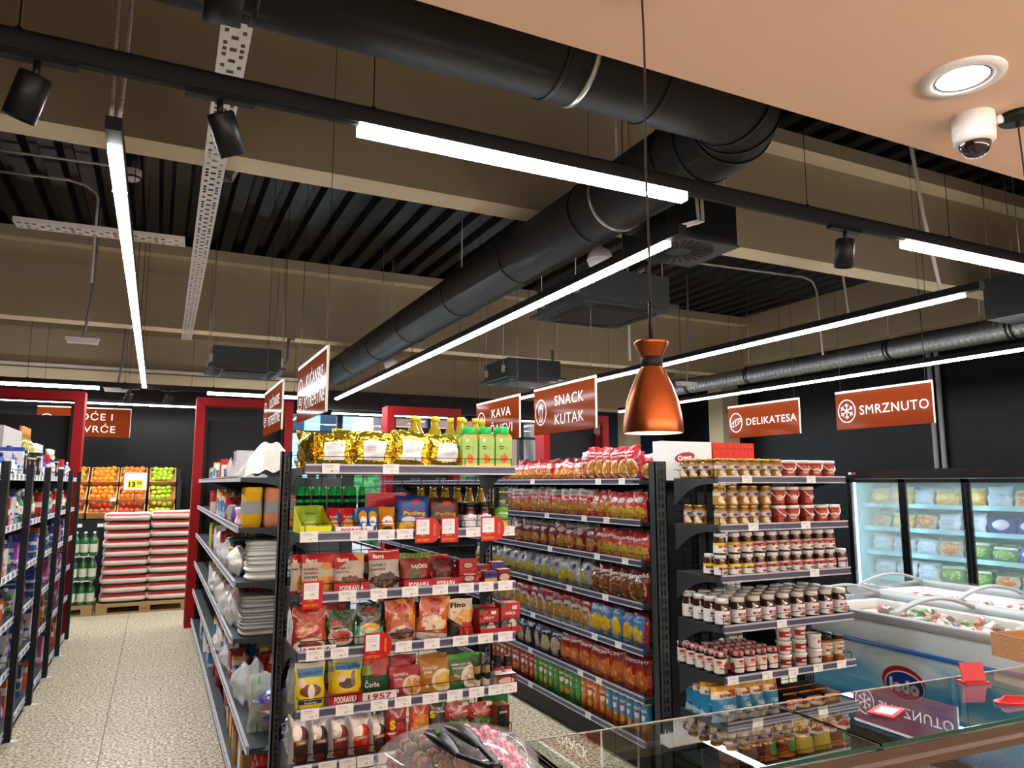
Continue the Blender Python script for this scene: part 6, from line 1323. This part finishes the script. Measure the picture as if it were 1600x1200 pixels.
for st, (x, nb, hb) in enumerate(((-.335, 10, .125), (.26, 10, .127))):
    for k in range(nb):
        r = random.Random(st*20+k); h = hb*1.0; b = MB(); w = .60+r.uniform(-.015, .01); d = .76; ph = r.uniform(0, 6)
        def fn(u, v, w=w, h=h, ph=ph):
            a = 2*pi*v; e = 3.2; c_, s_ = cos(a), sin(a); q = (abs(c_)**e+abs(s_)**e)**(-1/e); en = (1-abs(2*u-1)**6)**.5*.22+.78
            return ((u-.5)*w, d/2-d/2*c_*q*en, h/2+h/2*s_*q*(en*.98)*(1+.04*sin(6*u+ph)))
        b.grid(fn, 18, 28, 0); 
        for u_ in (0, 1): pass
        n0 = 0; b.face([j*19 for j in range(28)], 0); b.face([j*19+18 for j in range(28)][::-1], 0)
        def band(u, v, w=w): p = Vector(fn(.03+.95*u, -.07-.055*v if False else .93+.05*(v-.5)*1.1)); return p+Vector((0, -.003, .003))
        def bd(u, v): p = Vector(fn(.03+.95*u, .064+.058*v)); return (p.x, p.y-.004, p.z+.002)
        b.grid(bd, 16, 3, 1)
        for q_ in range(3): pass
        b.text('ŠEĆER' if 0 else 'SOL ZA POSIPANJE', lambda X, Y: (X, Vector(fn(min(.95, max(.05, .5+X/w)), .02))[1]-.004, Y), 2, .014, (.05, h*.36), .3)
        top = k == nb-1
        tag(b.build('sack', ['sack_white', 'sack_red', 'grey_plastic'], None, (x+r.uniform(-.008, .008), 11.97, .146+hb*k), 0), 'white sack with red stripe, %s from bottom of the %s stack' % (ORD[k+1], ('left', 'right')[st]), 'sack', 'white sacks on the pallet')
wb = bottle('water_bottle', .050, .325, 'green_glass', 'white_plastic', 'water_label', .3, .06)
for l in range(3):
    for i in range(9):
        for j in range(2 if l < 3 else 1): place(wb, (-1.64+.112*i, 12.02+.104*j, .146+.335*l), 0, 'green water bottle, %s from left, %s row of the %s layer' % (ORD[i+1], ('front', 'back')[j], ('bottom', 'middle', 'top')[l]))
    if l: tag(MB().box(-1.72, -.76, 11.97, 12.3, 0, .012).build('divider_sheet', 'white_plastic', None, (0, 0, .146+.335*l-.016)), 'pale sheet between water bottle layers, %s one' % ('lower', 'upper')[l-1], 'cardboard sheet')
    b = MB(); b.box(-1.71, -.77, 11.965, 12.175, .01, .25); 

# ================================================================== TALL FREEZERS (face -X at 8.1)
FX = 8.1
t = empty('display_freezer', (FX, 6.80, 0), 'tall black freezer cabinet with glass doors along the right wall', 'freezer', None, -pi/2)
L = 5.0; b = MB()   # local x runs towards the camera, local -y is the front
b.box(0, L, .02, .85, 1.88, 1.99); b.box(0, L, .02, .85, 0, .34); b.box(0, .09, .02, .85, .34, 1.88); b.box(L-.09, L, .02, .85, .34, 1.88); b.box(0, L, .80, .85, .34, 1.88); b.build('cabinet', 'freezer_black', t)
b = MB(); b.box(.09, L-.09, .78, .80, .34, 1.88); b.box(.09, L-.09, .06, .78, .34, .36); b.box(.09, L-.09, .06, .78, 1.86, 1.88); b.box(.09, .10, .06, .78, .34, 1.88); b.build('white_interior', 'freezer_teal_glow', t)
dw = (L-.09)/6.3; dw = .775; xd = [.04+dw*k for k in range(7)]
for z in (.66, .96, 1.26, 1.55):
    b = MB(); b.box(.10, L-.1, .20, .76, z-.02, z); b.box(.10, L-.1, .185, .20, z-.03, z+.02); b.build('shelf', 'freezer_shelf', t)
for k in range(6):
    a, c = xd[k], xd[k+1]; b = MB(); q = .045
    b.box(a+.004, a+q, -.02, .02, .36, 1.87); b.box(c-q, c-.004, -.02, .02, .36, 1.87); b.box(a+.004, c-.004, -.02, .02, 1.83, 1.87); b.box(a+.004, c-.004, -.02, .02, .36, .40)
    dr = b.build('door', 'freezer_black', t)
    fog = (.26, .12, .05, .05, .05, .05)[k]; nm = 'fog_glass_%d' % k
    if nm not in MATS:
        m = mat(nm, 'd8f0f4', .05, alpha=.999); nt = m.node_tree; bs = nt.nodes['Principled BSDF']
        # frost on the pane: patchy opacity over clear glass
        tc = nt.nodes.new('ShaderNodeTexCoord'); n = nt.nodes.new('ShaderNodeTexNoise'); n.inputs['Scale'].default_value = 1.6; n.inputs['Detail'].default_value = 3
        r = nt.nodes.new('ShaderNodeValToRGB'); r.color_ramp.elements[0].position = .35; r.color_ramp.elements[0].color = (fog*.35+.05,)*3+(1,); r.color_ramp.elements[1].position = .62; r.color_ramp.elements[1].color = (fog+.06,)*3+(1,)
        nt.links.new(tc.outputs['Object'], n.inputs[0]); nt.links.new(n.outputs[0], r.inputs[0]); nt.links.new(r.outputs[0], bs.inputs['Alpha'])
    b = MB(); b.box(a+q, c-q, -.004, .0, .40, 1.83); b.build('glass_pane', nm, dr)
    xl = a+.048 if k == 0 else a-.02; b = MB(); b.box(xl, xl+.014, .045, .06, .42, 1.84); b.build('led_bar', 'led_cool', t)
    b = MB(); b.tube([(c-.02, -.022, .9), (c-.02, -.05, .92), (c-.02, -.05, 1.3), (c-.02, -.022, 1.32)], .007, 7); b.build('handle', 'black_metal', dr)
b = MB(); b.box(.04, .14, .015, .02, 1.93, 1.96, 1); b.box(.09, .14, .012, .015, 1.93, 1.96, 0); b.build('badge', ['red_plastic', 'white_card'], t)
gm('z_fries', 'd8a830', [('ell', .5, .45, .4, .3, ('food', 'e8c050', 'f4e4a8', 6)), ('rect', 0, 1, .8, 1, 'c8c0a8')]); gm('z_blue', '1a60c8', [('ell', .5, .5, .35, .25, 'c8dcec'), ('rect', 0, 1, 0, .15, '1a3a8a')]); gm('z_green', '2f7a26', [('ell', .5, .4, .4, .28, ('food', '6a9a3a', 'e0d8a8', 8)), ('rect', 0, 1, .7, .85, 'dcdcd8')])
gm('z_veg', 'b8b0a0', [('ell', .5, .42, .42, .3, ('food', 'b86a2a', 'd8d8a0', 10)), ('rect', 0, 1, .78, 1, '5a7a4a')]); gm('z_white', 'c0ccd4', [('rect', .2, .8, .3, .6, '9ab0c8')]); gm('z_box', '3a86c8', [('ell', .55, .5, .36, .36, ('food', 'c87a2a', 'e8c890', 6)), ('rect', 0, .28, 0, 1, '2a6ab8')]); gm('z_navy', '24408a', [('ell', .5, .5, .3, .3, 'c8c8d8')])
zp = {k: [pouch('frozen_bag', 'frozen food bag', .28, .22, .12, k, seed=300+i, style='pillow', wr=1.8) for i in range(2)] for k in ('z_fries', 'z_blue', 'z_green', 'z_veg', 'z_white', 'z_navy')}
zb = carton('frozen_box', 'frozen food box', .26, .16, .095, 'z_blue', 'z_box')
fr = random.Random(4)
plan = {1.55: ['z_fries', 'z_fries', 'z_white', 'z_fries', 'z_fries', 'z_white', 'z_veg', 'z_blue', 'BOX', 'BOX', 'z_fries', 'z_veg', 'z_blue', 'BOX', 'z_fries'],
        1.26: ['z_veg', 'z_fries', 'z_veg', 'z_white', 'z_white', 'z_navy', 'z_navy', 'z_fries', 'z_white', 'z_blue', 'z_navy', 'z_white', 'z_blue', 'z_veg', 'z_white'],
        .96: ['z_white', 'z_white', 'z_white', 'z_veg', 'z_green', 'z_green', 'z_blue', 'z_blue', 'z_blue', 'z_blue', 'z_green', 'z_blue', 'z_white', 'z_blue', 'z_green'],
        .66: ['z_white', 'z_white', 'z_white', 'z_green', 'z_green', 'z_veg', 'z_veg', 'z_veg', 'z_veg', 'z_green', 'z_veg', 'z_white', 'z_green', 'z_veg', 'z_white'],
        .36: ['z_white', 'z_white', 'z_white', 'z_white', 'z_green', 'z_green', 'z_white', 'z_white', 'z_green', 'z_white', 'z_white', 'z_green', 'z_white', 'z_veg', 'z_white']}
for z, ks in plan.items():
    for i, k in enumerate(ks):
        Y = 6.80-(.26+.30*i); lvl = {1.55: 'top', 1.26: 'second', .96: 'third', .66: 'fourth', .36: 'bottom'}[z]
        if Y < 2.0: continue
        desc = {'z_fries': 'yellow', 'z_blue': 'blue', 'z_green': 'green', 'z_veg': 'vegetable', 'z_white': 'pale', 'z_navy': 'navy blue', 'BOX': 'blue'}[k]
        if k == 'BOX':
            for l in range(2): place(zb, (FX+.32, Y, z+.001+.0955*l), -pi/2, 'blue frozen food box, %s shelf of tall freezer, %s from left, %s' % (lvl, ORD[i+1], ('lower', 'upper')[l]))
            continue
        for j in range(2): place(zp[k][(i+j) % 2], (FX+.30+.15*j, Y+.02*j, z+.002), -pi/2+fr.uniform(-.2, .2), '%s frozen bag, %s shelf of tall freezer, %s from left, %s row' % (desc, lvl, ORD[i+1], ('front', 'back')[j]), tilt=(-.25, fr.uniform(-.06, .06)), s=(1, 1, fr.uniform(.85, 1.1)))

# ================================================================== CHEST FREEZERS
def sky_print(name):
    m = D.materials.new(name); m.use_nodes = True; nt = m.node_tree; N = nt.nodes; Lk = nt.links; bs = N['Principled BSDF']
    uv = N.new('ShaderNodeUVMap'); uv.uv_map = 'UVMap'; sp = N.new('ShaderNodeSeparateXYZ'); Lk.new(uv.outputs[0], sp.inputs[0])
    n = N.new('ShaderNodeTexNoise'); n.inputs['Scale'].default_value = 2.2; n.inputs['Detail'].default_value = 2; n.inputs['Distortion'].default_value = 1.5; Lk.new(uv.outputs[0], n.inputs[0])
    a = N.new('ShaderNodeMath'); a.operation = 'MULTIPLY_ADD'; Lk.new(sp.outputs[1], a.inputs[0]); a.inputs[1].default_value = .55
    Lk.new(n.outputs[0], a.inputs[2])
    r = N.new('ShaderNodeValToRGB'); e = r.color_ramp.elements; e[0].position = .40; e[0].color = lin('0a45b0'); e[1].position = .54; e[1].color = lin('1a8ae0'); x = e.new(.70); x.color = lin('6cc0ee'); x = e.new(.86); x.color = lin('dceef6')
    Lk.new(a.outputs[0], r.inputs[0]); Lk.new(r.outputs[0], bs.inputs['Base Color']); bs.inputs['Roughness'].default_value = .3; bs.inputs['Coat Weight'].default_value = .3; MATS[name] = m
sky_print('sky_print')
mat('ice_white', 'e4eaee', .5); mat('logo_red', 'b01828', .35); mat('logo_blue', '183a9c', .35); mat('lid_glass', 'e4eef0', .03, alpha=.07, coat=.8)
def chest(x0, x1, y0, y1, lab, logo=False, H=.92):
    t = empty('chest_freezer', (x0, y0, 0), lab, 'chest freezer'); w, l = x1-x0, y1-y0
    b = MB(); th = .06
    for f in ((0, th, 0, l), (w-th, w, 0, l), (th, w-th, 0, th), (th, w-th, l-th, l)): b.box(f[0], f[1], f[2], f[3], .08, H-.06)
    b.box(0, w, 0, l, .08, .42); b.build('tub_body', 'chest_white', t)
    b = MB(); b.grid(lambda u, v: (-.003, l*(1-u), .10+(H-.17)*v), 1, 1, 0, smooth=False); b.build('side_print', 'sky_print', t)
    b = MB(); b.box(.04, w-.04, .04, l-.04, 0, .08); b.build('plinth', 'black_metal', t)
    b = MB(); b.tube([(-.012, .01, .70), (-.012, l-.01, .70)], .016, 8); b.build('bumper_rail', 'blue_rail', t)
    b = MB(); r = .035
    b.tube([(0, 0, H-.035), (0, l, H-.035), (w, l, H-.035), (w, 0, H-.035), (0, 0, H-.035)], r, 10); b.build('rim', 'rim_grey', t)
    arc = lambda u: (.03+(w-.06)*u, H-.01+.085*sin(pi*u)**.9)
    n = 3 if l > 2.2 else 2; seg = (l-.06)/n
    for k in range(n):
        a = .03+seg*k; b = MB(); b.grid(lambda u, v: (arc(u)[0], a+.02+(seg-.04)*v, arc(u)[1]), 14, 1, 0); ld = b.build('sliding_lid', 'lid_glass', t)
        b = MB(); 
        for yy in (a+.012, a+seg-.012): b.tube([(arc(q/14)[0], yy, arc(q/14)[1]) for q in range(15)], .013, 7)
        b.build('lid_frame', 'rim_grey', ld)
    if logo:
        b = MB(); q = -.0055; cy, cz = l-.92, .465; LS = .66
        E = lambda rx, rz, dx=0, dz=0, dq=0: [(q-dq, cy-LS*(dx+rx*cos(a)), cz+LS*(dz+rz*sin(a))) for a in [2*pi*k/36 for k in range(36)]]
        b.poly(E(.245, .165, -.01, .03), 1); b.poly(E(.225, .145, -.0, .005, .001), 0); b.poly(E(.212, .135, .0, .0, .002), 2)
        b.text('ledo', lambda X, Y: (q-.003, cy-LS*X, cz+LS*Y), 0, .125, (0, -.0), .33, .0, .06)
        b.build('logo', ['white_card', 'logo_red', 'logo_blue'], t)
    return t
chest(4.62, 5.56, 1.95, 4.42, 'blue-sided chest freezer with a red and blue oval logo', True)
chest(5.64, 6.58, 1.95, 4.75, 'second chest freezer behind the blue-sided one')
fr = random.Random(21); cone = MB(); cone.tube([(0, 0, .012), (.19, 0, .02)], [.008, .026], 8)
CN = ('ice_cream_cone', 'ice cream', [('ice_cream_cone', cone.mesh('ice_cream_cone', ['s_whitered']))]); cone = MB(); cone.tube([(0, 0, .02), (.18, 0, .02)], [.022, .022], 8); ST = [('ice_cream_bar', 'ice cream', [('ice_cream_bar', cone.mesh('ice_cream_bar', [m_]))]) for m_ in ('s_silver', 'p_pudbrown', 'z_green', 'white_card')]
IB = pouch('ice_cream_bag', 'ice cream', .16, .12, .04, 'p_fant2', seed=7, style='pillow')
for ci, (x0, y0, l) in enumerate(((4.62, 1.95, 2.47), (5.64, 1.95, 2.8))):
    tag(MB().box(x0+.075, x0+.865, y0+.075, y0+l-.075, .432, .80).build('ice_cream_cartons', ('cardboard', 'grey_cloth')[ci]), 'layer of pale cartons inside the %s chest freezer' % ('near', 'far')[ci], 'cartons')
    n = 0
    for i in range(5):
        y = y0+.2
        while y < y0+l-.3:
            n += 1; tp = fr.choice([CN]+ST+[IB]) if ci == 0 else fr.choice([CN, IB, ST[3]])
            if n <= 70:
                place(tp, (x0+.13+.14*i, y, .803+fr.uniform(0, .015)), fr.uniform(-.5, 1.2) if tp is not IB else fr.uniform(-.4, .4), 'wrapped ice cream lying in the %s chest freezer' % ('near', 'far')[ci], 'ice cream', 'ice creams in the %s chest freezer' % ('near', 'far')[ci], tilt=(-1.2, 0) if tp is IB else (0, 0))
            y += .16

# ================================================================== GLASS COUNTER IN FRONT
t = empty('deli_counter', (1.66, 1.515, 0), 'glass-topped deli counter with stainless rail in the foreground', 'counter', None, radians(-2.5))
def pane(x0, x1, tilt=0):
    b = MB(); b.box(x0, x1, -.185, .18, 1.172, 1.18); o = b.build('glass_top', 'glass', t)
    b = MB(); b.box(x0, x1, -.1865, -.185, 1.171, 1.181); b.build('green_edge', 'glass_green', o)
    b = MB(); b.box(x0, x1, .18, .1815, 1.171, 1.181); b.build('back_edge', 'pvc_white', o)
pane(-.80, -.004); pane(.004, 1.5)
b = MB(); b.box(-.80, 1.5, -.192, -.178, 1.138, 1.168); b.box(-.80, 1.5, -.205, -.178, 1.12, 1.138); b.build('front_rail', 'stainless', t)
b = MB(); b.box(-.003, .003, -.185, .18, 1.168, 1.171); b.box(-.008, .008, -.19, -.1, 1.10, 1.168); b.build('joint_bracket', 'stainless', t)
b = MB(); b.box(-.80, 1.5, -.186, -.180, .86, 1.12); b.build('front_glass', 'glass', t)
b = MB(); b.box(-.80, 1.5, -.40, .18, .0, .80); b.build('base_cabinet', 'shelf_grey', t)
b = MB(); b.box(-.80, 1.5, -.40, .18, .80, .83); b.build('display_deck', 'terrazzo', t)
b = MB(); b.box(-.82, -.80, -.19, .18, .83, 1.171); b.box(1.5, 1.52, -.19, .18, .83, 1.171); b.build('end_panel', 'glass', t)
b = MB(); b.box(.78, .784, -.16, .15, .83, 1.171); b.build('glass_divider', 'glass', t)
b = MB(); b.tube([(-.40, .05, 1.155), (-.06, .0, 1.155), (-.058, .0, 1.155), (-.01, -.006, 1.155)], [.006, .006, .010, .010], 8); b.build('hinge_rod', 'black_metal', t)
b = MB(); b.box(-.02, .03, -.23, -.205, 1.02, 1.12, M_=Matrix.Rotation(.0, 4, 'Z')); mat('pale_wood', 'd8ac80', .6); b.build('wooden_clip', 'pale_wood', t)
# cards and things on the glass
def gpt(px, py, z=1.1815): return onZ(px, py, z)
p = gpt(1385, 1112); b = MB(); b.box(-.055, .055, -.035, .035, 0, .004, 0); b.box(-.035, .035, -.025, .022, .004, .0045, 1); tag(b.build('price_holder', ['promo_red', 'white_card'], None, p, .35), 'flat red price holder lying on the glass top', 'price holder')
p = gpt(1524, 1067); b = MB(); b.box(-.04, .04, 0, .003, .008, .062, 0, M_=Matrix.Rotation(-.25, 4, 'X')); b.box(-.045, .04, -.02, .03, 0, .006, 0); tag(b.build('price_holder', ['promo_red', 'white_card'], None, p, -.35), 'upright red price holder on the far edge of the glass', 'price holder')
p = gpt(1585, 1098); b = MB(); b.prism([(.065*cos(a), .03*sin(a)) for a in [2*pi*k/24 for k in range(24)]], 'z', .0, .006, 0)
b.prism([(-.06, .0), (.06, .0), (.05, .016), (-.03, .022)], 'y', -.003, .003, 0); tag(b.build('price_holder', ['promo_red'], None, p, -.3), 'rounded red price holder at the right end of the glass', 'price holder')
p = gpt(1612, 1040); t2 = empty('wicker_basket', (p.x+.06, p.y-.01, 1.1815), 'tan woven basket cut off at the right edge of the counter', 'basket', None, -.2)
mat('wicker', 'b98a62', .85, bump=(160, .9)); b = MB(); b.box(-.05, .16, -.002, .008, 0, .085); b.box(-.05, .16, .15, .16, 0, .085); b.box(-.058, -.05, -.002, .16, 0, .085); b.box(.16, .168, -.002, .16, 0, .085); b.box(-.05, .16, 0, .16, 0, .008); b.build('basket_body', 'wicker', t2)

# candy dome with tongs
t = empty('candy_container', (.65, 1.64, 1.10), 'clear round domed candy container in the foreground', 'container')
b = MB(); Rr = .188; mat('dome_clear', 'e8eef0', .05, alpha=.2, coat=1.)
b.lathe([(Rr*.96, 0), (Rr, .09)]+[(Rr*cos(a)**.6, .09+.062*sin(a)) for a in [pi/2*k/9 for k in range(1, 9)]]+[(.001, .152)], 40); b.build('dome_lid', 'dome_clear', t)
b = MB(); b.lathe([(.001, 0), (Rr*.95, 0), (Rr*.99, .06), (Rr*.97, .06), (Rr*.93, .006), (.001, .006)], 40); b.build('base_tray', 'dome_clear', t)
b = MB(); b.box(-.002, .002, -Rr*.9, Rr*.9, .008, .075); b.box(-Rr*.9, Rr*.9, -.002, .002, .008, .075); b.build('dividers', 'dome_clear', t)
tag(MB().box(.42, .845, 1.42, 1.86, .0, 1.099).build('counter_block', 'shelf_grey'), 'grey block of counter under the candy container', 'counter')
fr = random.Random(8); mat('choc_dark', '3e1814', .3, coat=.4)
CH = sph('chocolate_ball', .017, 'chocolate'); CD = sph('chocolate_ball', .017, 'choc_dark'); PS = sph('pink_candy', .015, 'pink_sugar'); n = 0
for i in range(11):
    for j in range(11):
        x, y = -.1625+.0325*i, -.1625+.0325*j
        if x*x+y*y > .155**2 or abs(x) < .012 or abs(y) < .012: continue
        dark = x > -.01; pk = x > .04
        for l in range(4 if x*x+y*y < .125**2 else 3):
            tp, nm_ = (PS, 'pink sugar candy') if pk else (CD, 'dark chocolate ball') if dark else (CH, 'nut-crusted chocolate ball')
            place((tp[0], 'candy', tp[2]), (.65+x+fr.uniform(-.004, .004), 1.64+y+fr.uniform(-.004, .004), 1.10+.030+.032*l), 0, nm_+' inside the clear candy dome', 'candy', nm_+'s in the dome', s=fr.uniform(.92, 1.02))
t = empty('tongs', (0, 0, 0), 'black plastic serving tongs resting on the candy dome', 'tongs')
def arm(a, c, e, w0, nm):
    """one arm: spoon head at a, waist at c, grip at e"""
    b = MB(); a, c, e = Vector(a), Vector(c), Vector(e); pts = []; rs = []
    for k in range(9): q = k/8; pts.append(a.lerp(c, q)); rs.append(.003+w0*sin(pi*(.12+.80*q))**.8)
    for k in range(1, 7): q = k/6; pts.append(c.lerp(e, q)); rs.append(.0075)
    b.tube(pts, rs, 12); return b.build(nm, 'black_lid', t)
hz = 1.205
p0, p1, p2 = onZ(668, 1142, 1.275), onZ(716, 1180, 1.265), onZ(782, 1204, 1.255)
q0, q1 = onZ(698, 1132, 1.285), onZ(752, 1168, 1.275)
def fl_arm(pa, pb, pc, nm, off):
    pa, pb, pc = Vector(pa), Vector(pb), Vector(pc); d = (pb-pa).normalized(); s = d.cross(Vector((0, 0, 1))).normalized(); b = MB()
    def head(u, v):
        a = 2*pi*u; w_ = .027*sin(pi*min(1, .06+v*.80))**.6; p = pa.lerp(pb, v); return p+s*w_*cos(a)*(1-.45*v)+Vector((0, 0, .012*sin(a)*sin(pi*(.08+.84*v))+.006*sin(pi*v)+off))
    b.grid(head, 16, 12, 0)
    def stem(u, v):
        a = 2*pi*u; p = pb.lerp(pc, v); e = (abs(cos(a))**4+abs(sin(a))**4)**-.25; return p+s*.0062*cos(a)*e+Vector((0, 0, .005*sin(a)*e+off))
    b.grid(stem, 12, 6, 0); b.build(nm, 'black_lid', t)
fl_arm(p0, p1, p2, 'tong_arm', .0); fl_arm(q0, q1, onZ(782, 1200, 1.258), 'tong_arm', .0)
b = MB(); m0 = onZ(768, 1198, 1.258); b.lathe([(.001, -.008), (.013, -.008), (.013, .008), (.001, .008)], 18, 0, (m0.x+.006, m0.y-.004, m0.z)); b.build('hinge', 'black_lid', t)
b = MB(); g0 = onZ(683, 1143, 1.292); b.lathe([(.001, -.004), (.008, 0), (.001, .005)], 8, 0, tuple(g0)); mat('green_bit', '3a8a2a', .5); b.build('green_leaf_bit', 'green_bit', t)
